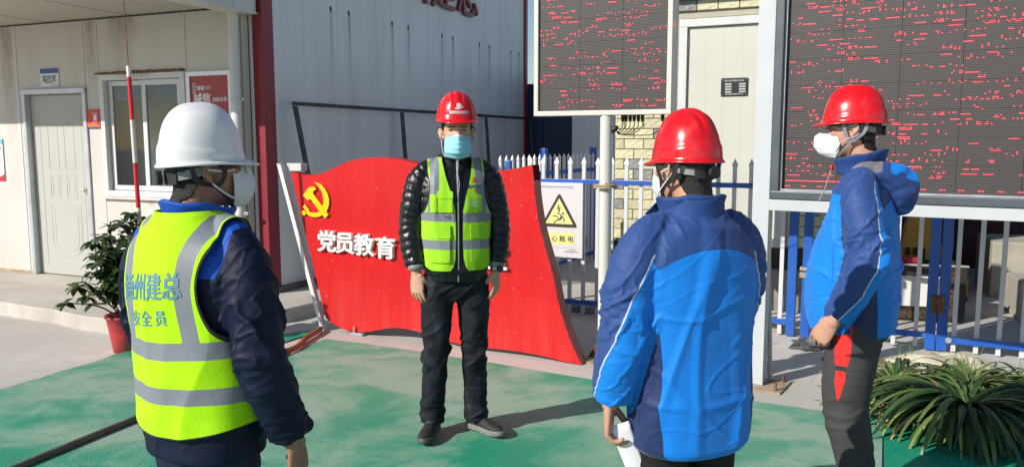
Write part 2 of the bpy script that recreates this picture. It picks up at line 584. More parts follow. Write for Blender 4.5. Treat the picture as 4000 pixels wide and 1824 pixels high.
# strips of the old matting run along one direction; each is a sheet of its own
def half(poly, p, q, keep):
    out = []
    nx, ny = -(q[1] - p[1]), q[0] - p[0]
    s = lambda a: (a[0] - p[0]) * nx + (a[1] - p[1]) * ny
    for i in range(len(poly)):
        a, b = poly[i], poly[(i + 1) % len(poly)]
        sa, sb = s(a) * keep, s(b) * keep
        if sa >= 0: out.append(a)
        if sa * sb < 0:
            t = sa / (sa - sb); out.append((a[0] + (b[0] - a[0]) * t, a[1] + (b[1] - a[1]) * t))
    return out
outline = [(-3.55, 4.2), (-3.40, 4.62), (-3.285, 4.94), (-3.193, 5.187), (-3.15, 5.36), (-3.029, 5.614), (-2.98, 5.80), (-2.90, 5.925), (-2.78, 5.95), (-2.3, 5.98), (-1.9, 5.86), (-1.652, 5.86), (-1.60, 6.10), (-1.52, 6.312), (-1.003, 6.077), (-.2, 5.64), (0.567, 5.175), (1.0, 4.98), (1.457, 4.769), (1.834, 4.576), (2.144, 4.436), (1.75, 3.6), (1.0, 2.0), (0.4, 0.4), (-.5, -1.0), (-4.5, -1.0), (-4.2, 2.0)]
seams = [((-3.193, 5.187), (-2.237, 4.663)), ((-1.218, 5.175), (-0.318, 4.701)), ((-1.099, 4.079), (-0.65, 3.869))]
dvec = (0.886, -0.464)
sp = [(-3.193, 5.187), (-1.099, 4.079)]
cuts = []
# seam lines by their offset along the normal
nrm = (0.464, 0.886)
off = sorted([p[0] * nrm[0] + p[1] * nrm[1] for p in [(-3.193, 5.187), (-1.099, 4.079)]])
offs = [4.03, 3.10, 2.10, 1.10, 0.1]
polys = []; rest = outline
for o_ in offs:
    p = (nrm[0] * o_ / 1.0003, nrm[1] * o_ / 1.0003); q = (p[0] + dvec[0], p[1] + dvec[1])
    a = half(rest, p, q, 1); rest = half(rest, p, q, -1)
    if len(a) > 2: polys.append(a)
if len(rest) > 2: polys.append(rest)
mat_labels = ['worn green rubber matting strip under the red flag board, its far edge dusty', 'dusty green matting strip under the feet of the man in the down jacket',
              'green matting strip crossed by the hose, in front of the man in the down jacket', 'green matting strip under the blue jacket man', 'green matting strip under the white helmet man', 'last green matting strip towards the viewer']
for k, pl in enumerate(polys):
    o = floor_mat('floor_mat', pl, 0.0095 + 0.0058 * k, mg, dust_a)
    tag(o, mat_labels[k], 'mat', 'strips of worn green matting')
o = floor_mat('floor_mat', [(2.150, 4.44), (1.76, 3.59), (1.2, 2.4), (2.6, 1.9), (4.6, 2.9), (4.9, 3.9), (3.3, 4.3)], 0.010, mg2)
tag(o, 'bright green ribbed rubber mat under the potted strap-leaved plants', 'mat')
o = floor_mat('floor_mat', [(-2.05, 6.30), (-1.80, 6.56), (-1.70, 6.58), (-1.72, 6.40), (-1.90, 6.05), (-2.2, 6.02)], 0.012, mg)
tag(o, 'small green mat scrap beside the foot of the flagpole', 'mat')

# hose lying across the mats
hose_m = M('hose_rubber', (0.13, 0.105, 0.075, 1), 0.55, 0.25, 8, 0.2, 120, dirt=(0.30, 0.26, 0.2, 1), dirt_amt=.5, dscale=9)
hose_o = M('hose_orange', (0.32, 0.13, 0.045, 1), 0.5, 0.2, 8, 0.2, 120, dirt=(0.4, 0.3, 0.2, 1), dirt_amt=.4, dscale=9)
t = thing('hose', 'long brown garden hose lying across the green matting', 'hose', (-2.1, 4.4, 0))
hp = catmull(np.array([(-2.9, 2.3, .03), (-2.52, 3.35, .032), (-2.38, 3.74, .034), (-2.25, 4.08, .035), (-2.12, 4.42, .036), (-1.97, 4.85, .037), (-1.84, 5.3, .037), (-1.76, 5.6, .037), (-1.72, 5.80, .034)]), 8) - np.array([-2.1, 4.4, 0])
MB().tube(hp, .021, 12).obj('hose_run', hose_m, t, True)
hp = catmull(np.array([(-1.72, 5.80, .034), (-1.67, 5.93, .03), (-1.655, 6.08, .03), (-1.66, 6.25, .03), (-1.63, 6.43, .032), (-1.62, 6.58, .03)]), 8) - np.array([-2.1, 4.4, 0])
MB().tube(hp, .023, 12).obj('orange_end', hose_o, t, True)

# ================================================================== LEFT CABIN
WX, WY, WA = -5.368, 8.845, -23.0
cab = thing('site_cabin', 'cream sandwich-panel office cabin with grey door and sliding window', 'building', (WX, WY, 0), R(WA))
m_panel = M('cabin_panel', (0.60, 0.57, 0.52, 1), 0.5, 0.06, 1.2, 0.06, 30, dirt=(0.36, 0.30, 0.21, 1), dirt_amt=.40, dscale=2.2, streak=True)
m_white = M('white_trim', (0.62, 0.62, 0.60, 1), 0.4, 0.05, 4, 0, dirt=(0.4, 0.36, 0.3, 1), dirt_amt=.35, dscale=3, streak=True)
m_alu = M('aluminium', (0.56, 0.59, 0.62, 1), 0.42, 0.08, 6, 0.05, 90, metal=0.4)
m_door = M('door_grey', (0.47, 0.465, 0.42, 1), 0.5, 0.05, 2, dirt=(0.3, 0.27, 0.22, 1), dirt_amt=.4, dscale=2)
m_rust = M('rust', (0.15, 0.060, 0.028, 1), 0.85, 0.5, 14, 0.6, 60, dirt=(0.45, 0.33, 0.2, 1), dirt_amt=.7, dscale=16)
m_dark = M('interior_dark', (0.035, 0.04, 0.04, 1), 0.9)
m_black = M('black_plastic', (0.012, 0.012, 0.013, 1), 0.5)
m_steelgrey = M('galvanised_steel', (0.40, 0.42, 0.44, 1), 0.5, 0.2, 9, 0.1, 60, metal=.5, dirt=(0.28, 0.2, 0.13, 1), dirt_amt=.3, dscale=6)
TOP = 2.85
def wpanel(s0, s1, z0, z1, name='wall_panel', m=m_panel, d0=0.0, d1=0.075, par=None):
    return bx(name, m, par or cab, s0 + .003, s1 - .003, d0, d1, z0 + .001, z1 - .001, 0.004)
wpanel(-3.9, -2.96, .12, TOP); wpanel(-2.96, -2.02, .12, TOP); wpanel(-2.02, -1.07, .12, TOP); wpanel(-1.07, -.10, .12, TOP)
wpanel(-.10, .965, 2.165, TOP); wpanel(.965, 1.165, .12, TOP)
wpanel(1.165, 2.345, 2.29, TOP); wpanel(1.165, 2.345, .12, 1.02); wpanel(2.345, 3.075, .12, TOP)
wpanel(-.10, -.02, .12, 2.165)
# cabin body behind the panels, so that it is a room from any side
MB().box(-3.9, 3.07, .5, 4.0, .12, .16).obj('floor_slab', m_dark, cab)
bx('rear_wall', m_panel, cab, -3.9, 3.07, 4.0, 4.08, .12, 3.0)
bx('side_wall', m_panel, cab, -3.98, -3.902, 0.0, 4.08, .12, 3.0)
bx('side_wall', m_panel, cab, 3.078, 3.15, 0.08, 4.08, .12, 2.84)
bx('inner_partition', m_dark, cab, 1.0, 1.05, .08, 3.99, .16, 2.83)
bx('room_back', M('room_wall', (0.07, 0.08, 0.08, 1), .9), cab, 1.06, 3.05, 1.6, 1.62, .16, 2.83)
# vertical cover strips
for s in (-.095, -1.07, 2.345):
    bx('cover_strip', m_panel if s != -.095 else m_white, cab, s - .018, s + .018, -.006, .0, .125, TOP)
# base flashing
bx('base_rail', M('base_rust', (0.42, 0.30, 0.17, 1), .8, .3, 12, .2, 60), cab, -3.9, -.02, -.006, .0, .121, .15)
bx('base_rail', MATS['base_rust'], cab, .96, 3.07, -.006, .0, .121, .15)
# door
m_ga = M('door_frame_galv', (0.52, 0.55, 0.58, 1), 0.38, 0.12, 7, 0.08, 60, metal=.45, dirt=(0.6, 0.58, 0.52, 1), dirt_amt=.5, dscale=8)
door = bpy.data.objects.new('door', mesh_data('door', *(lambda b: (b.V, b.F))(MB().box(0.035, 0.905, .045, .075, .13, 2.10, .004)), m_door)); COL.objects.link(door); door.parent = cab
for s0, s1 in ((-.02, .03), (.912, .965)):
    MB().box(s0, s1, -.022, .06, .12, 2.165, .008).obj('door_frame', m_ga, cab)
MB().box(-.02, .965, -.03, .06, 2.105, 2.168, .012).obj('door_frame', m_ga, cab)
def emboss(name, pts, r, parent, y, m, closed=True):
    P = pts + [pts[0]] if closed else pts
    V, F = loft(np.array([(x, y, z) for x, z in P], float), [(r * .38, r * .38)] * len(P), 6, 1, side=(0, 1, 0))
    return link(name, mesh_data(name, V, F, m, True), parent)
def rect(x0, x1, z0, z1): return [(x0, z0), (x1, z0), (x1, z1), (x0, z1)]
for x0, x1 in ((.28, .43), (.53, .68)):
    emboss('door_moulding', rect(x0, x1, 1.30, 1.78), .005, door, .044, m_door)
    emboss('door_moulding', rect(x0, x1, .98, 1.24), .005, door, .044, m_door)
    emboss('door_moulding', rect(x0 + .035, x1 - .035, 1.02, 1.20), .0035, door, .044, m_door)
arch = [(.26, .90), (.72, .90), (.72, .50)] + [(.49 + .23 * math.cos(a), .50 + .17 * math.sin(a)) for a in np.linspace(0, -math.pi, 14)] + [(.26, .50)]
emboss('door_moulding', arch, .005, door, .044, m_door)
arch = [(.31, .85), (.67, .85), (.67, .52)] + [(.49 + .18 * math.cos(a), .52 + .13 * math.sin(a)) for a in np.linspace(0, -math.pi, 14)] + [(.31, .52)]
emboss('door_moulding', arch, .0035, door, .044, m_door)
emboss('door_moulding', rect(.16, .80, .24, 1.95), .004, door, .044, m_door)
emboss('door_moulding', [(.42, 1.95), (.79, 1.95)], .005, door, .043, m_white, False)
MB().cyl((.845, .03, 1.08), .022, -.03, 12, 'y').tube([(.845, -.005, 1.08), (.78, -.01, 1.08)], .008, 8).obj('handle', m_steelgrey, door)
# window
m_up = M('upvc_white', (0.64, 0.65, 0.64, 1), 0.35, 0.03, 3, dirt=(.5, .45, .36, 1), dirt_amt=.25, dscale=6)
def glass():
    m, t = newmat('window_glass')
    t.b.inputs['Base Color'].default_value = (.45, .52, .52, 1)
    t.b.inputs['Roughness'].default_value = 0.02
    t.b.inputs['Transmission Weight'].default_value = 1.0
    t.b.inputs['IOR'].default_value = 1.45
    return m
m_glass = glass()
win = bpy.data.objects.new('window', None); COL.objects.link(win); win.parent = cab
w0, w1, z0, z1 = 1.17, 2.34, 1.03, 2.285
def frame(name, x0, x1, z0, z1, w, y0, y1, m, parent, bev=.004):
    b = MB()
    b.box(x0, x1, y0, y1, z1 - w, z1, bev).box(x0, x1, y0, y1, z0, z0 + w, bev)
    b.box(x0, x0 + w, y0 + .001, y1 - .001, z0 + w, z1 - w, bev).box(x1 - w, x1, y0 + .001, y1 - .001, z0 + w, z1 - w, bev)
    return b.obj(name, m, parent)
frame('outer_frame', w0, w1, z0, z1, .06, -.02, .08, m_up, win)
frame('sash', w0 + .075, w0 + .60, z0 + .065, z1 - .065, .05, .035, .062, m_up, win)
frame('sash', w0 + .575, w1 - .065, z0 + .065, z1 - .065, .055, .0, .030, m_up, win)
bx('pane', m_glass, win, w0 + .124, w0 + .551, .046, .050, z0 + .114, z1 - .114)
bx('pane', m_glass, win, w0 + .629, w1 - .119, .012, .016, z0 + .119, z1 - .119)
MB().box(w0 + .10, w1 - .10, .085, .090, z1 - .24, z1 - .075).obj('roller_blind', M('blind_blue', (0.22, 0.42, 0.85, 1), .7), win)
MB().box(w0 + .10, w1 - .10, .082, .098, z1 - .262, z1 - .242).obj('blind_rail', m_white, win)
MB().box(w0 - .03, w1 + .03, -.045, .02, z0 - .028, z0 - .002, .004).obj('sill', m_panel, win)
# rusty drip flashing over the window, lumpy
b = MB(); rr = random.Random(5)
V = []; F = []
for i in range(61):
    s = w0 - .04 + i * (w1 - w0 + .05) / 60
    h = .006 + .005 * abs(math.sin(i * .31)) * (1 if 12 < i < 55 else .35) + rr.uniform(0, .006) * (1 if i > 22 else .4)
    d = .022 + rr.uniform(0, .006)
    for y, z in ((-.001, 2.29), (-d, 2.287), (-d - .004, 2.292 + h), (-.001, 2.30 + h * 1.4)): V.append((s, y, z))
for i in range(60):
    for k in range(3): F.append([i * 4 + k, i * 4 + k + 1, i * 4 + 5 + k, i * 4 + 4 + k])
b.add(V, F).obj('rusty_flashing', m_rust, cab)

def stain_mat(name, col, mid=.5, sharp=.25, scale=(30, 1, 2.5)):
    """an old rust or water mark with ragged edges; clear outside its own shape"""
    m, t = newmat(name)
    c = t.coord('Generated'); o = t.coord()
    sx = t.new('ShaderNodeSeparateXYZ'); t.link(c, sx.inputs[0])
    n = t.noise(t.mapping(o, scale), 1.0, 4)
    f = t.math('MULTIPLY', t.math('ADD', t.math('POWER', sx.outputs[2], 1.3), -.05), t.ramp(n, .3, .7))
    e = t.math('MULTIPLY', t.math('MULTIPLY', sx.outputs[0], t.math('SUBTRACT', 1.0, sx.outputs[0])), 4.0)
    f = t.math('MULTIPLY', t.math('MAXIMUM', f, 0.0), t.math('POWER', e, .6))
    f = t.math('MULTIPLY', f, mid)
    t.link(t.math('MINIMUM', f, 1.0), t.b.inputs['Alpha'])
    t.b.inputs['Base Color'].default_value = col; t.b.inputs['Roughness'].default_value = .85
    return m
m_st_rust = stain_mat('rust_stain', (0.36, 0.22, 0.10, 1), .55, scale=(30, 1, 4))
m_st_dark = stain_mat('dark_streak', (0.10, 0.10, 0.105, 1), .9, scale=(60, 60, 2))
def stain(parent, s0, s1, z0, z1, y=-.0025, m=None):
    return link('rust_stain' if m is m_st_rust else 'water_streak', mesh_data('stain', [(s0, y, z0), (s1, y, z0), (s1, y, z1), (s0, y, z1)], [[0, 1, 2, 3]], m), parent)
stain(win, w0 + .26, w0 + .78, z1 - .075, z1 - .002, -.0225, m_st_rust)
stain(cab, w0 + .58, w0 + .68, .90, 1.0, -.0025, m_st_rust)
stain(cab, -.34, -.12, 1.3, 2.84, -.0025, m_st_rust)
stain(cab, 1.0, 1.14, 1.9, 2.84, -.0025, m_st_rust)
stain(cab, 1.30, 1.75, 2.45, 2.84, -.0025, m_st_rust)

# corrugated soffit, roof and gable fascia
OV = 1.38
m_soff = M('soffit_sheet', (0.56, 0.525, 0.45, 1), 0.5, 0.06, 2, dirt=(0.33, 0.27, 0.19, 1), dirt_amt=.35, dscale=2)
V = []; F = []; per = .095; nn = int((3.0 + 3.95) / (per / 8))
for i in range(nn + 1):
    s = -3.95 + i * per / 8
    z = 2.872 + .011 * math.cos(2 * math.pi * i / 8)
    V += [(s, -OV, z), (s, .078, z)]
for i in range(nn): F.append([2 * i, 2 * i + 1, 2 * i + 3, 2 * i + 2])
link('soffit', mesh_data('soffit', V, F, m_soff, True), cab)
for s in (-2.85, -1.35, .45, 1.65):
    bx('soffit_joint', m_dark, cab, s, s + .008, -OV, .07, 2.8585, 2.8605)
bx('eave_beam', m_white, cab, -3.95, 3.02, -OV - .06, -OV, 2.80, 3.12, .006)
bx('roof', m_white, cab, -3.95, 3.2, -OV - .05, 4.2, 3.13, 3.20, .01)
fas = MB().box(3.012, 3.20, -OV - .06, .05, 2.795, 3.125, .008).obj('gable_fascia', m_white, cab)
bx('fascia_lip', m_white, fas, 3.0, 3.216, -OV - .07, .055, 2.785, 2.797)
for y in (-.25, -.9):
    bx('fascia_joint', m_alu, fas, 3.2, 3.206, y, y + .01, 2.80, 3.12)
# down pipe
dp = MB().cyl((3.02, -.06, .14), .052, 2.645, 20).obj('downpipe', M('pvc_pipe', (0.66, 0.65, 0.62, 1), .35, .04, 2, dirt=(.4, .36, .3, 1), dirt_amt=.3, dscale=3), cab, True)
for z in (.9, 1.98):
    MB().cyl((3.02, -.06, z), .056, .03, 20).box(3.06, 3.115, -.075, -.045, z, z + .03, .003).obj('pipe_clip', m_white, dp, True)
    MB().cyl((3.095, -.075, z + .015), .008, -.006, 8, 'y').obj('clip_screw', m_black, dp)

# plaques and posters on the cabin
plate = thing('door_plaque', 'small white and blue nameplate above the grey cabin door', 'sign', (WX, WY, 0), R(WA))
P1 = bx('plate', M('sign_white', (.72, .74, .76, 1), .4), plate, .30, .575, -.014, -.001, 2.185, 2.375, .003)
bx('blue_band', M('sign_blue', (.03, .07, .32, 1), .4), plate, .30, .575, -.016, -.0141, 2.325, 2.375)
m_txt = M('text_grey', (.10, .12, .15, 1), .6)
lettering('lettering', '监控室', m_txt, plate, (.437, -.0155, 2.245), .072, .001, .0008)
lettering('lettering', 'Monitoring Room', m_txt, plate, (.437, -.0155, 2.222), .02, .001)
bx('rule', m_txt, plate, .46, .565, -.0155, -.0142, 2.199, 2.203)

m_redp = M('poster_red', (.36, .022, .028, 1), .35, .06, 3)
post = thing('values_poster', 'framed dark red poster with white characters beside the cabin window', 'poster', (WX, WY, 0), R(WA))
frame('frame', 2.375, 2.945, 1.25, 2.275, .045, -.035, -.001, M('alu_frame', (.66, .68, .72, 1), .3, .05, 3, metal=.3), post)
bx('sheet', m_redp, post, 2.419, 2.901, -.02, -.004, 1.294, 2.231)
m_wht = M('print_white', (.8, .8, .8, 1), .5)
lettering('lettering', '誠信', m_wht, post, (2.565, -.0215, 1.975), .108, .001, .004)
lettering('lettering', '创新永恒', m_wht, post, (2.785, -.0215, 1.985), .046, .001, .0009)
lettering('lettering', '价值观', m_wht, post, (2.63, -.0215, 2.105), .034, .001)
for s, ch in ((2.525, '企'), (2.573, '业')):
    MB().cyl((s, -.0205, 2.115), .023, -.001, 20, 'y').obj('roundel', m_wht, post)
    lettering('lettering', ch, m_redp, post, (s, -.0225, 2.104), .032, .001)
frame('seal_frame', 2.452, 2.487, 2.065, 2.165, .004, -.0222, -.0205, m_wht, post, 0)
lettering('lettering', '信', m_wht, post, (2.469, -.0215, 2.115), .036, .001)
lettering('lettering', '言', m_wht, post, (2.469, -.0215, 2.078), .03, .001)

rs = thing('red_notice', 'small red notice between the cabin door and window', 'sign', (WX, WY, 0), R(WA))
bx('board', M('notice_red', (.62, .02, .015, 1), .35, .25, 9), rs, .955, 1.155, -.012, -.0075, 1.735, 1.935, .002)
bx('blue_edge', MATS['sign_blue'], rs, .957, 1.153, -.0135, -.0122, 1.737, 1.752)
bx('white_box', m_wht, rs, 1.062, 1.108, -.0135, -.0122, 1.815, 1.875, 0)
MB().prism([(.957, 1.753), (1.153, 1.753), (1.153, 1.765), (1.10, 1.775), (1.05, 1.80), (.99, 1.78), (.957, 1.80)], -.0135, -.0122).obj('orange_wave', M('print_orange', (.75, .16, .02, 1), .4), rs)
lettering('lettering', '安全责任', m_wht, rs, (1.085, -.0135, 1.882), .022, .0006)
lettering('lettering', '扫一扫', m_wht, rs, (1.085, -.0135, 1.793), .018, .0006)

bp = thing('notice_board', 'white notice with blue top and red ribbon at the cabin wall left of the door', 'sign', (WX, WY, 0), R(WA))
bx('board', M('paper_white', (.72, .74, .78, 1), .5), bp, -1.05, -.395, -.012, -.0075, 1.155, 1.63, .002)
bx('blue_band', M('print_sky', (.12, .45, .80, 1), .5), bp, -1.048, -.397, -.0135, -.0122, 1.57, 1.628)
MB().prism([(-.9, 1.157), (-.397, 1.157), (-.397, 1.235), (-.45, 1.21), (-.6, 1.185), (-.75, 1.205), (-.9, 1.19)], -.0137, -.0122).obj('red_wave', M('print_red', (.5, .02, .02, 1), .5), bp)
for i in range(4): bx('text_line', m_txt, bp, -.62 + .02 * i, -.44, -.0133, -.0122, 1.34 + i * .05, 1.348 + i * .05)
lettering('lettering', '人', m_txt, bp, (-.43, -.0133, 1.50), .06, .001)

# unseen block added behind the viewer, to darken what the cabin window mirrors
dm = thing('added_reflection_block', 'added unseen grey block behind the viewer, mirrored in the cabin window', 'building', (-30, -14, 0), R(38))
m_dm = M('reflection_block_wall', (.20, .21, .22, 1), .6, .2, 1.5)
bx('wall', m_dm, dm, -16, 16, -4, 0, 0, 7.2, .02)
bx('roof', M('reflection_block_roof', (.06, .10, .2, 1), .5), dm, -16.4, 16.4, -4.4, .5, 7.21, 7.5)
for fl_ in (0, 1):
    for k in range(9): bx('window', m_dark, dm, -15 + k * 3.4, -13.4 + k * 3.4, -.02, .03, 1.0 + fl_ * 3.3, 2.4 + fl_ * 3.3)

# ================================================================== MAROON COLUMN + GREY HALL
GA = 65.0; GX, GY = -2.29, 7.78
m_mar = M('maroon_steel', (0.235, 0.016, 0.028, 1), 0.42, 0.08, 3, 0.04, 60, dirt=(.16, .02, .03, 1), dirt_amt=.4, dscale=2)
col_ = thing('steel_column', 'maroon painted steel corner column between cream cabin and grey hall', 'column', (GX, GY, 0), R(GA))
bx('shaft', m_mar, col_, -.155, -.005, .0, .12, .13, 4.6, .004)
bx('shaft_joint', M('maroon_dark', (.12, .01, .015, 1), .5), col_, -.157, -.003, -.002, .122, 2.585, 2.590)
hall = thing('grey_hall', 'tall blue-grey panelled hall wall with rust-streaked bolt holes', 'building', (GX, GY, 0), R(GA))
m_hall = M('hall_panel', (0.68, 0.70, 0.715, 1), 0.42, 0.05, 1.0, 0.03, 20, dirt=(0.42, 0.44, 0.46, 1), dirt_amt=.5, dscale=2.6, streak=True)
s = 0.0
HT = 5.2
for k, w in enumerate([1.0, 1.02, 1.0, 1.0, .98, .87]):
    bx('wall_panel', m_hall, hall, s + .002, s + w - .002, .0, .075, .18, HT, .003); s += w
bx('hall_side', m_hall, hall, 0, .075, .08, 4.0, .18, HT)
bx('hall_back', m_hall, hall, 0, 5.87, 4.0, 4.07, .18, HT)
bx('hall_end', m_hall, hall, 5.80, 5.868, .08, 4.0, .18, HT)
bx('roof', m_white, hall, -.1, 6.0, -.15, 4.2, HT, HT + .1)
bx('plinth', M('plinth_concrete', (.14, .13, .12, 1), .9, .3, 6, .4, 40), hall, -.1, 5.87, -.04, .1, 0.1, .18, .01)
bx('corner_trim', m_mar, hall, 5.872, 5.96, -.03, .08, .1, HT, .003)
bolts = [.89, 1.205, 2.05, 2.403, 3.227, 3.524, 4.309, 4.622, 5.371, 5.67]
rr = random.Random(11)
for s in bolts:
    V, F = ellipsoid((s, -.002, 2.985), (.017, .006, .03), 12)
    link('bolt_hole', mesh_data('bolt_hole', V, F, m_black, True), hall)
    L = rr.uniform(.45, .9)
    stain(hall, s - .008, s + .010, 2.985 - L, 2.975, -.002, m_st_dark)
    stain(hall, s - .03, s + .04, 2.985 - L * 1.7, 2.975, -.0012, stain_mat('faint', (.3, .31, .33, 1), .35, scale=(50, 50, 1)) if s == .89 else bpy.data.materials['faint'])
for k in range(5):
    s = .5 + k * 1.12 + rr.uniform(-.1, .1)
    stain(hall, s, s + rr.uniform(.02, .06), rr.uniform(1.0, 2.0), HT - 1.2, -.0016, bpy.data.materials['faint'])
m_mtxt = M('letter_maroon', (.17, .008, .018, 1), .4, .08, 4)
for ch, s in (('通', 1.86), ('州', 2.55), ('建', 3.22), ('总', 3.90)):
    o = lettering('wall_character', ch, m_mtxt, hall, (s, -.03, 3.375), .64, .035, .010)

# leaning steel angle frame against the hall
fr = thing('steel_frame', 'old black angle-steel frame leaning against the grey hall wall', 'frame', (GX, GY, 0), R(GA))
m_ang = M('old_steel', (.055, .06, .066, 1), .6, .4, 12, .3, 60, metal=.2, dirt=(.22, .24, .25, 1), dirt_amt=.4, dscale=14)
def bar(name, p, q, w, d, parent, m):
    p = np.array(p, float); q = np.array(q, float)
    V, F = loft([p, q], [(w * .7071, d * .7071)] * 2, 4, 1, side=(1, 1, 0) if abs(p[2] - q[2]) > abs(p[0] - q[0]) else (0, 1, 1))
    return link(name, mesh_data(name, V, F, m), parent)
MB().box(.10, 5.9, -.12, -.11, 1.95, 1.985).box(.10, 5.9, -.145, -.1201, 1.978, 1.985).obj('top_rail', m_ang, fr)
def leanpost(s0, s1):
    V = []
    for z, s in ((.13, s1), (1.945, s0)):
        yy = -.11 - (1.945 - z) * .06
        V += [(s, yy - .03, z), (s + .045, yy - .03, z), (s + .045, yy, z), (s, yy, z)]
    return MB().add(V, [[0, 1, 2, 3], [7, 6, 5, 4], [0, 4, 5, 1], [1, 5, 6, 2], [2, 6, 7, 3], [3, 7, 4, 0]]).obj('post', m_ang, fr)
leanpost(.11, .42); leanpost(2.02, 2.05); leanpost(4.24, 4.27); leanpost(5.85, 5.86)

# ================================================================== DARK AND PALE CABINS BEYOND
m_navy = M('navy_panel', (.008, .022, .085, 1), .5, .1, 2)
c1 = thing('navy_container', 'dark navy container beyond the end of the grey hall', 'container', (.2, 13.6, 0), R(-14))
for k in range(4):
    bx('side_panel', m_navy, c1, -.9 + k * .62, -.9 + k * .62 + .612, 0, .05, .1, 2.50, .006)
bx('body', m_navy, c1, -.9, 1.57, .052, 4, .1, 2.48)
bx('roof_edge', m_navy, c1, -.95, 1.6, -.02, 4.1, 2.485, 2.56)
bx('base_rail', m_navy, c1, -.95, 1.6, -.02, .04, .0, .095)
c2 = thing('pale_cabin', 'pale blue-grey panel cabin between navy container and brick substation', 'building', (.93, 12.4, 0), R(-20))
for k in range(3): bx('wall_panel', m_hall, c2, .0 + k * .9, .896 + k * .9, 0, .05, .1, 2.7, .004)
bx('body', m_hall, c2, 0, 2.69, .052, 3, .1, 2.68)
bx('roof_edge', m_white, c2, -.05, 2.75, -.05, 3.1, 2.70, 2.78)
bx('base_rail', m_navy, c2, 0, 2.69, -.01, .05, 0, .098)

# ================================================================== BRICK-FACED SUBSTATION
SX, SY, SA = 1.06, 8.17, -25.0
sub = thing('substation_cabinet', 'transformer substation faced with yellow and grey tiles, cream metal door', 'building', (SX, SY, 0), R(SA))
m_mortar = M('mortar', (.42, .395, .31, 1), .9)
def brick_mat(name, col):
    m, t = newmat(name)
    c = t.coord()
    oi = t.new('ShaderNodeObjectInfo')
    v = t.new('ShaderNodeTexVoronoi'); v.feature = 'SMOOTH_F1'
    mp = t.mapping(c, (14, 14, 20)); ad = t.new('ShaderNodeVectorMath', operation='ADD'); t.link(mp, ad.inputs[0]); t.link(oi.outputs['Location'], ad.inputs[1])
    t.link(ad.outputs[0], v.inputs['Vector']); v.inputs['Scale'].default_value = 1.4
    dk = tuple(x * .86 for x in col[:3]) + (1,); lt = tuple(x * 1.08 for x in col[:3]) + (1,)
    t.link(t.mix(oi.outputs['Random'], dk, lt), t.b.inputs['Base Color'])
    t.b.inputs['Roughness'].default_value = .28
    t.bump(v.outputs[0], .7, .012)
    return m
m_by = brick_mat('tile_yellow', (.60, .555, .355, 1)); m_bg = brick_mat('tile_grey', (.27, .265, .25, 1))
BW, BH, BZ0 = .200, .1015, .61
bmeshes = {}
def brick(s0, s1, z, m, y=0.0):
    w = round(s1 - s0, 3)
    key = (w, m.name)
    if key not in bmeshes:
        bm = bmesh.new(); bmesh.ops.create_cube(bm, size=1)
        for v in bm.verts: v.co = (v.co.x * (w - .006), v.co.y * .024, v.co.z * (BH - .006))
        fr_ = [f for f in bm.faces if f.normal.y < -.9]
        bmesh.ops.inset_region(bm, faces=fr_, thickness=.006, depth=0.0)
        for v in bm.verts:
            if v.co.y < 0 and any(f in fr_ for f in v.link_faces) and all(abs(abs(v.co.x) - (w - .006) / 2) > 1e-4 or abs(abs(v.co.z) - (BH - .006) / 2) > 1e-4 for _ in (0,)) and not (abs(abs(v.co.x) - (w - .006) / 2) < 1e-4): v.co.y -= .006
        me = bpy.data.meshes.new('brick'); bm.to_mesh(me); bm.free(); me.materials.append(m)
        bmeshes[key] = me
    return link('brick', bmeshes[key], sub, ((s0 + s1) / 2, y - .010, z + BH / 2))
rr = random.Random(21)
def fill_bricks(sa, sb, za, zb, phase=0.0):
    row = int(round((za - BZ0) / BH)); z = BZ0 + row * BH
    while z + BH <= zb + .02:
        off = (row % 2) * BW / 2 + phase
        k = math.floor((sa - off) / BW)
        while True:
            a = off + k * BW; b = a + BW
            if a >= sb - 1e-6: break
            a2, b2 = max(a, sa), min(b, sb)
            if b2 - a2 > .03:
                g = rr.random() < .14
                brick(a2, b2, z, m_bg if g else m_by)
            k += 1
        z += BH; row += 1
fill_bricks(0.0, .60, BZ0, 2.96); fill_bricks(.60, 1.70, 2.80, 2.96); fill_bricks(1.70, 2.25, BZ0, 2.40)
bx('backing_wall', m_mortar, sub, 0.001, .655, .003, .10, .60, 2.97)
bx('backing_wall', m_mortar, sub, 1.655, 2.45, .003, .10, .60, 2.97)
bx('backing_wall', m_mortar, sub, .6555, 1.6545, .003, .10, 2.78, 2.97)
bx('plaster_wall', m_mortar, sub, 2.26, 2.45, -.02, .0025, .61, 2.97)
bx('side_wall', m_hall, sub, .001, .08, .101, 2.2, .6, 2.97)
bx('side_wall', m_hall, sub, 2.37, 2.449, .101, 2.2, .6, 2.97)
bx('rear_wall', m_hall, sub, .081, 2.369, 2.12, 2.2, .6, 2.97)
bx('roof', M('sub_roof', (.42, .43, .44, 1), .5), sub, -.12, 2.57, -.16, 2.35, 2.99, 3.14, .01)
bx('roof_underside', m_black, sub, -.08, 2.53, -.10, 2.3, 2.972, 2.988)
bx('black_sill', m_black, sub, -.01, 2.46, -.03, .12, .40, .597, .004)
bx('plinth', M('plinth_grey', (.23, .215, .19, 1), .9, .25, 5, .4, 30, dirt=(.4, .36, .3, 1), dirt_amt=.5, dscale=3), sub, -.03, 2.48, -.05, 2.25, .0, .398, .01)
m_sd = M('sub_door', (.56, .56, .48, 1), .4, .03, 2, dirt=(.5, .48, .4, 1), dirt_amt=.25, dscale=3)
frame('door_frame', .64, 1.66, .60, 2.77, .075, -.035, .05, m_white, sub, .006)
dr = bpy.data.objects.new('door', mesh_data('door', *(lambda b: (b.V, b.F))(MB().box(.718, 1.582, .0, .04, .68, 2.692, .004)), m_sd)); COL.objects.link(dr); dr.parent = sub
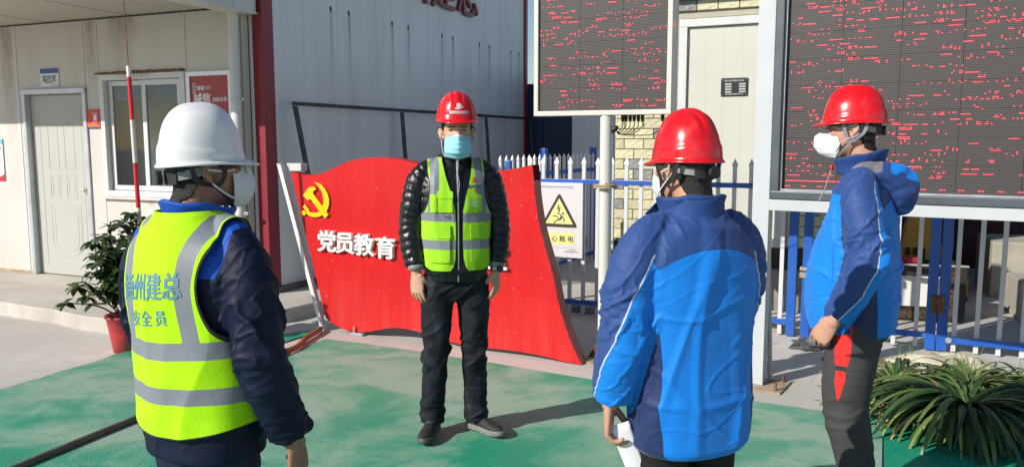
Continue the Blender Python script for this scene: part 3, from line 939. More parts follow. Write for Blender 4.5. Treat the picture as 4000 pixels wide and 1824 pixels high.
for k in range(1, 5): bx('door_groove', m_mortar, dr, .718 + k * .173, .7195 + k * .173, -.0006, .0, .69, 2.68)
for z in (.95, 1.7, 2.5): MB().cyl((.722, -.008, z), .008, .12, 10).obj('hinge', m_steelgrey, dr, True)
npl = bx('name_plate', m_black, dr, 1.045, 1.295, -.012, -.001, 2.03, 2.20, .003)
m_pl = M('plate_silver', (.5, .5, .5, 1), .4)
for i in range(4):
    for s0 in (1.085, 1.215):
        bx('plate_field', m_pl, npl, s0, s0 + .06, -.0135, -.0122, 2.063 + i * .024, 2.077 + i * .024)
lettering('lettering', '高压/低压预装式变电站', m_pl, npl, (1.17, -.0128, 2.168), .018, .0006, .0004)
lettering('lettering', '扬州通源电器有限公司', m_pl, npl, (1.17, -.0128, 2.042), .017, .0006, .0004)
for a, b in ((1.055, 2.04), (1.285, 2.04), (1.055, 2.19), (1.285, 2.19)): MB().cyl((a, -.0135, b), .004, .002, 8, 'y').obj('plate_screw', m_pl, npl)

# ================================================================== PICKET FENCES
NX, NY, NA = .5, 7.33, -26.0
m_bl = M('blue_paint', (.016, .105, .44, 1), .38, .08, 5, .03, 60, dirt=(.2, .2, .2, 1), dirt_amt=.15, dscale=9)
m_pk = M('white_steel', (.62, .63, .65, 1), .38, .04, 5, dirt=(.4, .3, .2, 1), dirt_amt=.2, dscale=7, streak=True)
def picket_mesh(h0, h1, w=.032, d=.028):
    b = MB(); z = h1 - .075
    b.add([(-w / 2, -d / 2, h0), (w / 2, -d / 2, h0), (w / 2, d / 2, h0), (-w / 2, d / 2, h0), (-w / 2, -d / 2, z), (w / 2, -d / 2, z), (w / 2, d / 2, z), (-w / 2, d / 2, z)],
          [[0, 3, 2, 1], [0, 1, 5, 4], [1, 2, 6, 5], [2, 3, 7, 6], [3, 0, 4, 7], [4, 5, 6, 7]])
    # spear tip
    q = w * .72
    V = [(-w / 2, -d / 2, z + .001), (w / 2, -d / 2, z + .001), (w / 2, d / 2, z + .001), (-w / 2, d / 2, z + .001), (-q, -d * .5, z + .022), (q, -d * .5, z + .022), (q, d * .5, z + .022), (-q, d * .5, z + .022), (0, 0, h1)]
    b.add(V, [[0, 1, 5, 4], [1, 2, 6, 5], [2, 3, 7, 6], [3, 0, 4, 7], [4, 5, 8], [5, 6, 8], [6, 7, 8], [7, 4, 8]])
    return mesh_data('picket', b.V, b.F, m_pk)
pm = picket_mesh(.012, 1.46)
fence = thing('picket_fence', 'white spear-topped picket fence with blue rails behind the flag board', 'fence', (NX, NY, 0), R(NA))
for k in range(-3, 19):
    s = .042 + k * .1345
    if s < 1.95: link('picket', pm, fence, (s, 0, 0))
for z in (.10, 1.215): bx('rail', m_bl, fence, -.62, 2.0, -.034, -.015, z, z + .042, .003)
bx('post', m_bl, fence, -.62, -.57, -.02, .04, 0, 1.42, .004)
kerb = bx('low_kerb', M('kerb', (.3, .28, .25, 1), .9, .2, 6, .4, 40), None, -.8, 2.0, .06, .22, 0.0, .07, .01)
kerb.location = (NX, NY, 0); kerb.rotation_euler = (0, 0, R(NA)); tag(kerb, kind='structure')
# gate: pair of blue posts with latch and padlock, then the leaf
gate = thing('fence_gate', 'blue framed gate with padlock, white bars and rusty latch plate', 'gate', (NX, NY, 0), R(NA))
for s in (2.01, 2.125, 3.035, 3.115): bx('post', m_bl, gate, s - .035, s + .035, -.035, .035, .01, 1.28 if s < 3 else 1.14, .004)
for s in (2.3, 2.46, 2.62, 2.78, 2.935):
    bx('bar', m_pk, gate, s - .016, s + .016, -.015, .015, .02, 1.12, .002)
for z in (.10, 1.08): bx('rail', m_bl, gate, 2.165, 2.995, -.034, -.018, z, z + .045, .003)
bx('latch_bar', m_black, gate, 1.96, 2.42, -.075, -.04, 1.205, 1.235, .003)
bx('latch_plate', m_black, gate, 1.97, 2.05, -.072, -.036, 1.236, 1.27, .003)
MB().tube([(2.155, -.08, 1.20), (2.157, -.085, 1.165), (2.16, -.085, 1.13)], .007, 8).obj('shackle', m_rust, gate, True)
MB().box(2.135, 2.185, -.10, -.075, 1.045, 1.105, .005).obj('padlock', M('brass', (.55, .38, .20, 1), .35, .1, 8, metal=.6), gate)
V, F = loft([(2.25 + .022 * math.cos(a), -.07, 1.14 + .035 * math.sin(a)) for a in np.linspace(0, 2 * math.pi, 16)], [(.008, .008)] * 16, 6, 1, side=(0, 1, 0))
link('blue_ring', mesh_data('blue_ring', V, F, M('ring_blue', (.05, .25, .75, 1), .4), True), gate)
for z, h in ((.50, .04), (.56, .025)):
    V = []; b = MB().box(2.07, 2.165, -.042, .042, z, z + h, .004); b.obj('tape_wrap', M('tape_tan', (.42, .33, .22, 1), .8, .3, 30), gate)
b = MB().box(3.03, 3.12, -.044, -.036, .30, .44, .003).box(3.07, 3.085, -.06, -.0365, .31, .42, .003); b.obj('latch_rusty', m_rust, gate)
gf = thing('picket_fence', 'white barred fence panel with blue bottom rail beside the rusty gate post', 'fence', (NX, NY, 0), R(NA))
gpm = mesh_data('bar', *(lambda b: (b.V, b.F))(MB().box(-.016, .016, -.014, .014, -.02, 1.36, .001)), m_pk)
for s in (3.195, 3.345, 3.49, 3.64, 3.79, 3.94, 4.09, 4.24): link('bar', gpm, gf, (s, 0, 0.03))
bx('rail', m_bl, gf, 3.155, 4.4, -.04, -.018, .075, .125, .003); bx('rail', m_bl, gf, 3.155, 4.4, -.04, -.018, 1.22, 1.262, .003)
bx('post', m_bl, gf, 4.40, 4.46, -.03, .03, 0, 1.36, .003)
MB().cyl((3.16, -.042, .10), .022, -.006, 14, 'y').obj('bracket', m_steelgrey, gf)
# second fence, running away behind the first
f2 = thing('picket_fence', 'shaded picket fence with navy posts running away behind the warning sign', 'fence', (-.12, 8.36, 0), R(62))
for k in range(20): link('picket', pm, f2, (k * .1345, 0, 0))
for z in (.10, 1.215): bx('rail', m_bl, f2, -.05, 2.7, -.034, -.015, z, z + .042, .003)
for s in (1.15, 2.68): bx('post', m_bl, f2, s - .04, s + .04, .016, .09, 0, 1.52, .004)

# fire box behind the fence
fb = thing('fire_extinguisher_box', 'dark red fire extinguisher box standing behind the picket fence', 'box', (1.06, 7.60, 0), R(-26))
m_fb = M('box_maroon', (.16, .025, .025, 1), .5, .15, 6, dirt=(.3, .2, .15, 1), dirt_amt=.4, dscale=5)
bx('body', m_fb, fb, 0, .42, 0, .24, .02, .52, .006)
bx('lid', M('lid_brown', (.25, .17, .10, 1), .6, .2, 8), fb, -.012, .432, -.015, .25, .521, .55, .005)
lettering('lettering', '火', M('print_pale', (.5, .4, .36, 1), .6), fb, (.25, -.002, .32), .10, .001, .001)
frame('panel_edge', .03, .39, .06, .48, .008, -.006, -.0005, m_rust, fb, 0)

# electric shock warning sign
ws = thing('warning_sign', 'white electric shock warning board with yellow triangle on the picket fence', 'sign', (NX, NY, 0), R(NA))
m_sw = M('sign_board', (.66, .63, .63, 1), .45, .03, 2)
m_sy = M('sign_yellow', (.80, .72, .26, 1), .5); m_sk = M('sign_black', (.035, .033, .03, 1), .5)
bx('board', m_sw, ws, -.235, .185, -.052, -.036, .535, 1.225, .003)
def rtri(cx, z0, z1, hw, r):
    P = []; c = [(cx, z1), (cx - hw, z0), (cx + hw, z0)]
    for i in range(3):
        a, b, d = np.array(c[i]), np.array(c[i - 1]), np.array(c[(i + 1) % 3])
        u = (b - a) / np.linalg.norm(b - a); v = (d - a) / np.linalg.norm(d - a)
        for t in np.linspace(0, 1, 6):
            p = a + u * r * (1 - t) ** 1.0 * 2 * (1 - t) / 2 + v * r * t * t
            P.append(tuple(p if 0 < t < 1 else (a + u * r if t == 0 else a + v * r)))
    return P
MB().prism(rtri(-.045, .815, 1.135, .185, .035)[::-1], -.0545, -.0522).obj('triangle_border', m_sk, ws)
MB().prism(rtri(-.045, .845, 1.082, .138, .004)[::-1], -.0565, -.0546).obj('triangle_field', m_sy, ws)
b = MB(); y0, y1 = -.0582, -.0566
b.prism([(-.052, 1.022), (-.040, 1.022), (-.052, .992), (-.030, .998), (-.040, .965), (-.032, .968), (-.050, .945), (-.056, .972), (-.049, .969), (-.046, .984), (-.067, .978)], y0, y1)
b.obj('lightning_bolt', M('sign_teal', (.05, .09, .09, 1), .5), ws)
b = MB().cyl((-.006, y1, .942), .011, -.0016, 14, 'y')
def limb(*p):
    for (xa, za), (xb, zb) in zip(p[:-1], p[1:]):
        d = np.array((xb - xa, zb - za)); n_ = np.array((-d[1], d[0])) / np.linalg.norm(d) * .0048; d = d / np.linalg.norm(d) * .003
        b.prism([(xa - n_[0] - d[0], za - n_[1] - d[1]), (xb - n_[0] + d[0], zb - n_[1] + d[1]), (xb + n_[0] + d[0], zb + n_[1] + d[1]), (xa + n_[0] - d[0], za + n_[1] - d[1])], y0 + .0002 * len(b.F) * .01, y1)
limb((-.062, .945), (-.022, .925)); limb((-.012, .915), (.004, .895), (.004, .865)); limb((-.105, .917), (-.070, .917), (-.050, .890)); limb((-.045, .882), (-.072, .876), (-.095, .852))
b.prism([(-.028, .930), (-.008, .918), (-.022, .885), (-.048, .876), (-.056, .888), (-.036, .900)], y0 - .0004, y1)
b.obj('falling_figure', bpy.data.materials['sign_teal'], ws)
bx('label_field', m_sy, ws, -.215, .105, -.0536, -.0522, .655, .765, 0)
lettering('lettering', '当 心 触 电', m_sk, ws, (-.052, -.0538, .685), .062, .0008, .0009, 1.0)
m_sb = M('sign_line', (.25, .35, .6, 1), .5)
bx('rule', m_sb, ws, -.225, .175, -.0532, -.0522, .624, .6265); bx('rule', m_sb, ws, -.225, .10, -.0532, -.0522, 1.172, 1.1745)
lettering('lettering', '南通市城市轨道交通2号线一期工程土建施工09标段项目经理部', m_txt, ws, (-.225, -.0530, 1.182), .0115, .0005, center=False)
lettering('lettering', '通州建总集团有限公司  宣', m_txt, ws, (.08, -.0530, .585), .012, .0005)
lettering('lettering', '安全生产监督委员会', m_txt, ws, (.08, -.0530, .603), .009, .0005)

# ================================================================== RED FLAG BOARD
FX, FY, FA = -1.6, 6.64, -27.0
flag = thing('flag_board', 'large red metal waving-flag board with yellow emblem and white characters', 'sign board', (FX, FY, 0), R(FA))
def red_panel():
    m, t = newmat('flag_red')
    c = t.coord()
    n = t.noise(c, 1.6, 6, .6); n2 = t.noise(c, 95, 2, .6); n3 = t.noise(t.mapping(c, (9, 9, 1.1)), 1.0, 5, .65, .3)
    sx = t.new('ShaderNodeSeparateXYZ'); t.link(c, sx.inputs[0])
    col = t.ramp(n, .3, .7, (.52, .004, .006, 1), (.60, .006, .008, 1))
    lowz = t.math('MULTIPLY', t.ramp(sx.outputs[2], .02, .55, (1, 1, 1, 1), (0, 0, 0, 1)), t.ramp(n3, .30, .75))
    col = t.mix(t.math('MULTIPLY', lowz, .26), col, (.62, .16, .13, 1))      # dust that splashes up from the ground
    col = t.mix(t.math('MULTIPLY', t.ramp(t.noise(c, 42, 2, .5), .70, .74), .5), col, (.85, .45, .4, 1))
    t.link(col, t.b.inputs['Base Color'])
    t.link(t.ramp(n3, .3, .7, (.34, .34, .34, 1), (.52, .52, .52, 1)), t.b.inputs['Roughness'])
    t.b.inputs['Coat Weight'].default_value = .08; t.b.inputs['Coat Roughness'].default_value = .2; t.b.inputs['Specular IOR Level'].default_value = .3
    p = t.bump(t.noise(c, 3.5, 2), .12, .03)
    t.bump(n2, .12, .002, p)
    return m
m_fr = red_panel()
top = [(-.325, 1.340), (-.19, 1.322), (-.06, 1.322), (.09, 1.362), (.26, 1.428), (.43, 1.463), (.60, 1.474), (.78, 1.463), (.95, 1.432), (1.15, 1.398), (1.38, 1.378), (1.58, 1.378), (1.79, 1.398), (1.96, 1.432)]
right = [(1.975, 1.32), (1.985, 1.20), (2.02, 1.0), (2.08, .80), (2.135, .62), (2.18, .42), (2.245, .24), (2.31, .09), (2.36, .004)]
bot = [(2.36, .004), (2.22, .012), (2.08, .028), (1.90, .040), (1.70, .040), (1.53, .034), (1.30, .040), (1.12, .070), (.95, .094), (.77, .104), (.62, .080), (.48, .042), (.33, .022), (.20, .034), (.08, .072), (.015, .11)]
T2 = catmull(np.array(top), 4); R2 = catmull(np.array(right), 4); B2 = catmull(np.array(bot), 4)
out = [tuple(p) for p in T2] + [tuple(p) for p in R2] + [tuple(p) for p in B2[1:]]
out = out[::-1]
b = MB(); n = len(out)
b.add([(x, 0, z) for x, z in out], [list(range(n))])
fo = b.obj('front_face', m_fr, flag, fix=False)
m_side = M('flag_side', (.27, .045, .04, 1), .4, .12, 5, .05, 40, dirt=(.36, .2, .17, 1), dirt_amt=.5, dscale=4)
DEP = .115
def skirt(name, P, m, y0=.0, y1=DEP):
    V = [(x, y0, z) for x, z in P] + [(x, y1, z) for x, z in P]; k = len(P)
    return link(name, mesh_data(name, V, [[i, i + 1, k + i + 1, k + i] for i in range(k - 1)], m), flag)
skirt('edge_strip', [tuple(p) for p in T2], m_fr); skirt('edge_strip', [tuple(p) for p in R2], m_side); skirt('edge_strip', [tuple(p) for p in B2], m_side)
skirt('edge_strip', [out[0], tuple(T2[0])], m_side)
MB().add([(x, DEP, z) for x, z in out], [list(range(n))[::-1]]).obj('back_face', m_side, flag, fix=False)
m_riv = M('rivet_red', (.35, .03, .03, 1), .5, .2, 20)
for k, (x, z) in enumerate(R2[1:-1:1]):
    if k % 2 == 0 and z > .1:
        V, F = ellipsoid((x + .004 - .012, -.001, z), (.006, .005, .008), 8); link('rivet', mesh_data('rivet', V, F, m_riv, True), flag)
# mast of the flag, leaning
m_mast = M('mast_white', (.68, .68, .66, 1), .4, .05, 4, .03, 50, dirt=(.45, .4, .32, 1), dirt_amt=.35, dscale=6)
V = []
for s, z in ((-.03, .0), (-.455, 1.40)):
    V += [(s + .008, -.030, z), (s + .048, -.030, z), (s + .048, .012, z), (s + .008, .012, z)]
MB().add(V, [[3, 2, 1, 0], [4, 5, 6, 7], [0, 1, 5, 4], [1, 2, 6, 5], [2, 3, 7, 6], [3, 0, 4, 7]]).obj('mast', m_mast, flag)
MB().box(-.450, -.402, -.034, .016, 1.402, 1.412, .002).box(-.395, -.235, .03, .11, 1.35, 1.415, .004).obj('mast_cap', M('cap_grey', (.55, .55, .54, 1), .5, .1, 8), flag)
b = MB().box(.30, .42, -.03, .1, .002, .02, .003).cyl((.33, -.02, .015), .008, .055, 8); b.obj('foot_bracket', m_steelgrey, flag)
# emblem: crossed sickle and hammer
def em(px, pz): return ((px - 240) * .00179 - .050, 1.262 - (pz - 168) * .00140)
m_yel = M('emblem_yellow', (.82, .53, .0, 1), .35, .04, 5)
sick = [(237, 168), (258, 172), (280, 184), (300, 205), (316, 236), (323, 270), (320, 305), (308, 336), (288, 359), (262, 373), (236, 378), (213, 375), (195, 367), (183, 357), (196, 342), (212, 350), (230, 353), (250, 349), (267, 338), (280, 320), (288, 296), (290, 268), (286, 238), (276, 212), (260, 190)]
MB().prism([em(*p) for p in sick][::-1], -.018, -.004).obj('emblem_sickle', m_yel, flag)
b = MB().cyl((em(169, 355)[0], -.004, em(169, 355)[1]), .022, -.0145, 18, 'y')
b.prism([em(*p) for p in [(164, 318), (176, 304), (203, 338), (190, 352)]][::-1], -.0175, -.004).obj('emblem_handle', m_yel, flag)
b = MB().prism([em(*p) for p in [(169, 249), (206, 199), (240, 194), (250, 212), (236, 216), (229, 232), (238, 247), (319, 358), (298, 381), (213, 268), (198, 279)]][::-1], -.022, -.004).obj('emblem_hammer', m_yel, flag)
m_ch = M('letter_white', (.80, .78, .74, 1), .4, .04, 8)
for ch, s, z in (('党', .075, .692), ('员', .264, .688), ('教', .460, .683), ('育', .672, .672), ('室', 1.672, .655)):
    V, F = text_mesh(ch, .205, .022, .0055, 1.0, True, (1.0, .92))
    link('raised_character', mesh_data('raised_character', V, F, m_ch), flag, (s, -.014, z + .012))

# ================================================================== MIDDLE DISPLAY ON A POLE
def led_face(pitch):
    m, t = newmat('led_face_%d' % int(pitch * 1e4))
    c = t.coord()
    sx = t.new('ShaderNodeSeparateXYZ'); t.link(c, sx.inputs[0])
    def cell(o, p, w):
        f = t.math('FRACT', t.math('DIVIDE', o, p))
        return t.math('LESS_THAN', t.math('ABSOLUTE', t.math('SUBTRACT', f, .5)), w)
    a = t.math('MULTIPLY', cell(sx.outputs[0], pitch, .27), cell(sx.outputs[2], pitch, .25))
    b_ = cell(sx.outputs[2], pitch, .36)
    n = t.noise(c, 2.2, 4); 
    col = t.mix(b_, (.014, .011, .011, 1), (.048, .038, .037, 1))
    col = t.mix(a, col, (.105, .092, .090, 1))
    col = t.mix(t.math('MULTIPLY', t.ramp(n, .3, .7), .30), col, (.06, .049, .047, 1))
    t.link(col, t.b.inputs['Base Color']); t.b.inputs['Roughness'].default_value = .55
    t.bump(b_, .6, .004)
    return m
m_led = led_face(.010)
def emit(name, col, s):
    m, t = newmat(name)
    t.b.inputs['Base Color'].default_value = (.3, .01, .02, 1)
    t.b.inputs['Emission Color'].default_value = col; t.b.inputs['Emission Strength'].default_value = s
    return m
m_lit = emit('led_lit', (1.0, .055, .08, 1), 2.0)
def led_modules(parent, s0, z0, nx, nz, y=0.0, w=.32, h=.16):
    me = mesh_data('led_module', *(lambda b: (b.V, b.F))(MB().box(-w / 2 + .0012, w / 2 - .0012, 0, .03, -h / 2 + .0008, h / 2 - .0008)), m_led)
    for i in range(nx):
        for j in range(nz):
            link('led_module', me, parent, (s0 + w * (i + .5), y, z0 + h * (j + .5)))
def led_text(parent, s0, s1, z0, z1, seed, y=-.003, pitch=.010, row=.034, dens=.5, gaps=()):
    """lit dots: broken rows of characters, as a multiplexed screen shows them"""
    rr = random.Random(seed); V = []; F = []
    def dash(s, z, n, rows=1):
        for k in range(n):
            for r in range(rows):
                if rows > 1 and rr.random() < .35: continue
                x = s + k * pitch; q = .0036
                zz = z + r * pitch
                b0 = len(V)
                V.extend([(x - q, y, zz - q * .7), (x + q, y, zz - q * .7), (x + q, y, zz + q * .7), (x - q, y, zz + q * .7)]); F.append([b0, b0 + 1, b0 + 2, b0 + 3])
    z = z0 + .015
    while z < z1:
        s = s0 + rr.choice((0, .01, .02)); dense = rr.random()
        while s < s1 - .03:
            if rr.random() < dens * (.6 + .7 * dense):
                if rr.random() < .42:
                    n = rr.choice((3, 4, 5, 6, 7, 8)); dash(s, z, n, 1 if rr.random() < .6 else 2); s += n * pitch + rr.choice((.01, .02, .03))
                else:
                    n = rr.randint(2, 5)
                    for _ in range(n):
                        dash(s, z + rr.choice((0, 0, pitch)), rr.choice((1, 1, 2)), rr.choice((1, 2))); s += rr.choice((.02, .03, .03, .04))
            else: s += rr.choice((.03, .05, .08, .14))
        z += row * rr.choice((1, 1, 1, 1.4))
    V = [v for v in V]; 
    o = link('lit_dots', mesh_data('lit_dots', V, F, m_lit), parent); o['kind'] = 'stuff'
    return o
m_cream = M('display_frame', (.60, .575, .51, 1), .42, .04, 3, dirt=(.45, .28, .14, 1), dirt_amt=.3, dscale=7)
md = thing('led_display', 'smaller LED display in a cream frame on top of a white pole', 'display', (.66, 5.68, 0), R(-27))
D0, D1, DZ = -.552, .478, 1.785
frame('frame', D0, D1, DZ, 3.02, .034, -.02, .11, m_cream, md, .004)
bx('back_box', m_steelgrey, md, D0 + .005, D1 - .005, .045, .15, DZ + .01, 3.0, .004)
led_modules(md, D0 + .034 + .0005, DZ + .036, 3, 7, .0)
bx('inner_filler', m_black, md, D0 + .035, D1 - .035, .032, .044, DZ + .035, 2.985)
led_text(md, D0 + .05, D1 - .05, DZ + .045, 2.93, 5, -.003, .010, .034, .42)
pole = thing('display_pole', 'round white steel pole holding up the cream framed display', 'pole', (.66, 5.68, 0), R(-27))
m_pole = M('pole_white', (.60, .585, .53, 1), .35, .04, 2, dirt=(.5, .42, .32, 1), dirt_amt=.3, dscale=5, streak=True)
MB().cyl((0, .03, .012), .045, DZ - .014, 28).obj('tube', m_pole, pole, True)
for z in (1.27, 1.286): MB().cyl((0, .03, z), .088, .010, 28).obj('flange', M('flange_rust', (.48, .38, .22, 1), .6, .3, 20, dirt=(.25, .1, .04, 1), dirt_amt=.6, dscale=14), pole, True)
for a in (0, 1, 2, 3):
    an = a * math.pi / 2 + .4
    MB().cyl((.07 * math.cos(an), .03 + .07 * math.sin(an), 1.258), .008, .048, 6).obj('flange_bolt', m_rust, pole)
bx('base_plate', M('plate_rust', (.36, .27, .18, 1), .8, .3, 12, .3, 50), pole, -.14, .14, -.11, .17, .001, .012, .002)
for sgn in (-1, 1):
    MB().add([(sgn * .046, .025, .012), (sgn * .12, .025, .012), (sgn * .046, .025, .14), (sgn * .046, .035, .012), (sgn * .12, .035, .012), (sgn * .046, .035, .14)], [[0, 1, 2], [5, 4, 3], [0, 3, 4, 1], [1, 4, 5, 2], [2, 5, 3, 0]]).obj('gusset', m_rust, pole)
MB().add([(-.005, -.015, .012), (-.005, -.09, .012), (-.005, -.015, .14), (.005, -.015, .012), (.005, -.09, .012), (.005, -.015, .14)], [[0, 1, 2], [5, 4, 3], [0, 3, 4, 1], [1, 4, 5, 2], [2, 5, 3, 0]]).obj('gusset', m_rust, pole)
for x, y in ((-.11, -.08), (.11, -.08), (-.11, .14), (.11, .14)): MB().cyl((x, y, .012), .011, .03, 6).obj('anchor_bolt', m_rust, pole)
# cables under the display
cb = thing('power_cable', 'bundle of black cables looping under the cream framed display', 'cable', (.66, 5.68, 0), R(-27))
for k, s in enumerate((.11, .135, .165, .195, .225, .255, .40)):
    MB().cyl((s, .06, DZ - .045), .011, .044, 10, r2=.014).obj('plug', m_black, cb, True)
    pp = catmull(np.array([(s, .06, DZ - .045), (s - .004, .06, DZ - .085), (s - .03 - .01 * k, .06, DZ - .12 - .003 * k), (.10, .055, DZ - .135), (.07, .05, DZ - .11)]), 6)
    MB().tube(pp, .0035, 6).obj('lead', m_black, cb, True)
V, F = ellipsoid((.055, .03, DZ - .10), (.022, .02, .04), 12, Matrix.Rotation(1.0, 3, 'Y')); link('junction', mesh_data('junction', V, F, m_black, True), cb)

# ================================================================== BIG DISPLAY WITH ITS STAND
LX, LY, LA = 1.61, 5.12, -32.5
bd = thing('led_display', 'large dark framed LED display standing behind the man in profile', 'display', (LX, LY, 0), R(LA))
m_post = M('post_white', (.50, .52, .54, 1), .36, .05, 3, .03, 50, dirt=(.5, .47, .42, 1), dirt_amt=.4, dscale=5)
m_bez = M('bezel_dark', (.085, .10, .115, 1), .4, .1, 6, metal=.2)
bx('stand_post', m_post, bd, -.045, .062, -.04, .06, .014, 3.4, .004)
bx('stand_post', m_post, bd, 2.72, 2.82, -.04, .06, .014, 3.4, .004)
bx('stand_rail', m_post, bd, .0625, 2.7195, -.045, .05, 1.165, 1.235, .003)
bx('base_plate', MATS['plate_rust'], bd, -.17, .20, -.14, .15, .001, .013, .002)
bx('base_plate', MATS['plate_rust'], bd, 2.6, 2.95, -.14, .15, .001, .013, .002)
for x, y in ((-.13, -.1), (.16, -.1), (.16, .11), (-.13, .11)): MB().cyl((x, y, .013), .010, .05, 6).obj('anchor_bolt', m_rust, bd)
frame('bezel', .066, 2.714, 1.238, 3.42, .052, -.055, .06, m_bez, bd, .006)
frame('inner_bezel', .1185, 2.6615, 1.2905, 3.3675, .012, -.03, .05, m_steelgrey, bd, 0)
led_modules(bd, .1325, 1.3035, 8, 13, .0)
bx('back_box', m_steelgrey, bd, .08, 2.70, .0601, .18, 1.25, 3.4, .004)
bx('filler', m_black, bd, .119, 2.661, .032, .045, 1.291, 3.367)
led_text(bd, .15, 2.62, 1.375, 2.75, 9, -.003, .010, .0275, .40)
# even row of small figures along the bottom, and a solid red rule
V = []; F = []
def quad(x0, x1, z0, z1, y=-.0035):
    b0 = len(V); V.extend([(x0, y, z0), (x1, y, z0), (x1, y, z1), (x0, y, z1)]); F.append([b0, b0 + 1, b0 + 2, b0 + 3])
for k in range(26):
    for j in range(3): quad(.15 + k * .096 + j * .011, .157 + k * .096 + j * .011, 1.318, 1.325)
for k in range(46): quad(.15 + k * .01, .158 + k * .01, 1.352, 1.358)
o = link('lit_dots', mesh_data('lit_dots', V, F, m_lit), bd); o['kind'] = 'stuff'
# struts behind the stand
MB().tube([(.075, .10, .02), (.02, .10, 1.16)], .016, 10).obj('strut', m_steelgrey, bd, True)
MB().tube([(.40, .75, .02), (.2, .12, 2.2)], .02, 10).obj('strut', m_steelgrey, bd, True)

# ================================================================== THINGS BEHIND THE FENCE, RIGHT
m_conc = M('block_concrete', (.40, .36, .29, 1), .9, .15, 3, .4, 40, dirt=(.25, .22, .18, 1), dirt_amt=.5, dscale=4)
shed = thing('storage_shed', 'dark maroon open shed behind the fence beyond the big display', 'shed', (4.4, 10.6, 0), R(-26))
m_mw = M('shed_maroon', (.055, .012, .016, 1), .7, .35, 5, .3, 20, dirt=(.12, .10, .10, 1), dirt_amt=.6, dscale=3)
for k in range(5): bx('back_panel', m_mw, shed, -1.5 + k * .9, -.606 + k * .9, 0, .05, 0, 2.6, .006)
bx('side_wall', m_mw, shed, -1.56, -1.503, -1.6, .05, 0, 2.6)
bx('roof', m_mw, shed, -1.7, 3.2, -1.9, .2, 2.61, 2.7)
bx('shed_post', m_black, shed, .2, .28, -1.6, -1.52, 0, 2.6)
V = []; b = MB()
b.box(-1.5, 3.0, -.5, -.35, .0, .06, .006).obj('drain_edge', m_conc, shed)
for k in range(14): bx('drain_slot', m_black, shed, -.9 + k * .14, -.83 + k * .14, -.45, -.40, .0605, .062)
m_yl = M('machine_yellow', (.62, .30, .02, 1), .45, .12, 5, .05, 30, dirt=(.15, .08, .03, 1), dirt_amt=.6, dscale=5)
mc = thing('yellow_machine', 'yellow construction machine with black hose standing in the dark shed', 'machine', (4.22, 8.2, 0), R(-20))
MB().add([(-.22, -.15, .25), (.28, -.15, .25), (.28, .2, .25), (-.22, .2, .25), (-.05, -.05, 1.05), (.10, -.05, 1.05), (.10, .1, 1.05), (-.05, .1, 1.05)], [[0, 3, 2, 1], [4, 5, 6, 7], [0, 1, 5, 4], [1, 2, 6, 5], [2, 3, 7, 6], [3, 0, 4, 7]]).obj('body', m_yl, mc)
MB().prism([(-.10, 1.05), (.12, 1.05), (.42, 1.95), (.05, 1.95), (-.14, 1.5)], -.02, .10).obj('boom', m_yl, mc)
bx('base', m_yl, mc, -.35, .45, -.25, .35, .06, .25, .02)
bx('skid', m_black, mc, -.35, .45, -.25, -.15, .001, .06, .01); bx('skid', m_black, mc, -.35, .45, .25, .35, .001, .06, .01)
MB().tube(catmull(np.array([(.05, -.2, 1.05), (.16, -.22, 1.08), (.24, -.22, .9), (.27, -.22, .6), (.24, -.24, .3)]), 6), .03, 10).obj('hose', m_black, mc, True)
for s in (-.11, .13): MB().tube(catmull(np.array([(s, -.16, 1.0), (s - .03, -.18, 1.10), (s + .01, -.18, 1.16)]), 4), .012, 8).obj('hook', m_yl, mc, True)
for k in range(3): bx('vent_slot', m_black, mc, -.12 + k * .07, -.08 + k * .07, -.148, -.142, .40, .52)
cr = thing('plywood_crate', 'open film-faced plywood box with a white foam front behind the gate', 'crate', (3.17, 7.10, 0), R(-14))
m_ply = M('plywood_film', (.035, .026, .020, 1), .45, .3, 6, .05, 40)
bx('front', m_ply, cr, 0, .86, 0, .018, .012, .50, .001); bx('back', m_ply, cr, 0, .86, .42, .438, .012, .50, .001)
bx('side', m_ply, cr, 0, .018, .0185, .4195, .012, .50, .001); bx('side', m_ply, cr, .842, .86, .0185, .4195, .012, .50, .001)
bx('bottom', m_ply, cr, .0185, .8415, .0185, .4195, .012, .03)
bx('foam_sheet', M('foam_white', (.72, .71, .66, 1), .8, .04, 9), cr, -.05, .66, -.022, -.002, .14, .41, .003)
bx('rim', M('rim_alu', (.4, .38, .36, 1), .5), cr, -.01, .87, -.012, .026, .501, .516, .002)
m_brn = M('stencil_brown', (.12, .065, .03, 1), .6)
lettering('lettering', 'ROMONROMON', m_brn, cr, (.43, -.0008, .03), .095, .0006, .002)
V, F = text_mesh('ROMON', .10, .0003, .002)
o = link('lettering', mesh_data('lettering', V, F, m_brn), cr, (.80, -.0008, .27), (0, R(-90), 0))
V, F = ellipsoid((.42, .12, .53), (.09, .06, .05), 14); link('red_rag', mesh_data('red_rag', V, F, M('rag_red', (.5, .03, .04, 1), .8, .3, 20, .5, 30), True), cr)
for nm, lb, x, y, w, d, h, rz in (('concrete_block', 'long concrete block with a flat top in the shade behind the fence bars', 4.95, 8.1, 1.5, .8, .58, -20), ('concrete_block', 'lower sunlit concrete step in front of the taller block', 4.55, 7.0, 1.4, .55, .36, -20)):
    bb = bx(nm, m_conc, None, 0, w, 0, d, 0.001, h, .015); bb.location = (x, y, 0); bb.rotation_euler = (0, 0, R(rz)); tag(bb, lb, 'concrete block')
bp2 = thing('blue_hoarding', 'bright blue and white sheet hoarding far behind the fence', 'hoarding', (6.2, 11.2, 0), R(-30))
m_hb = M('hoarding_blue', (.03, .22, .62, 1), .4); m_hw = M('hoarding_white', (.5, .62, .75, 1), .4)
bx('blue_sheet', m_hb, bp2, -.4, .1, 0, .03, 0, 2.4); 
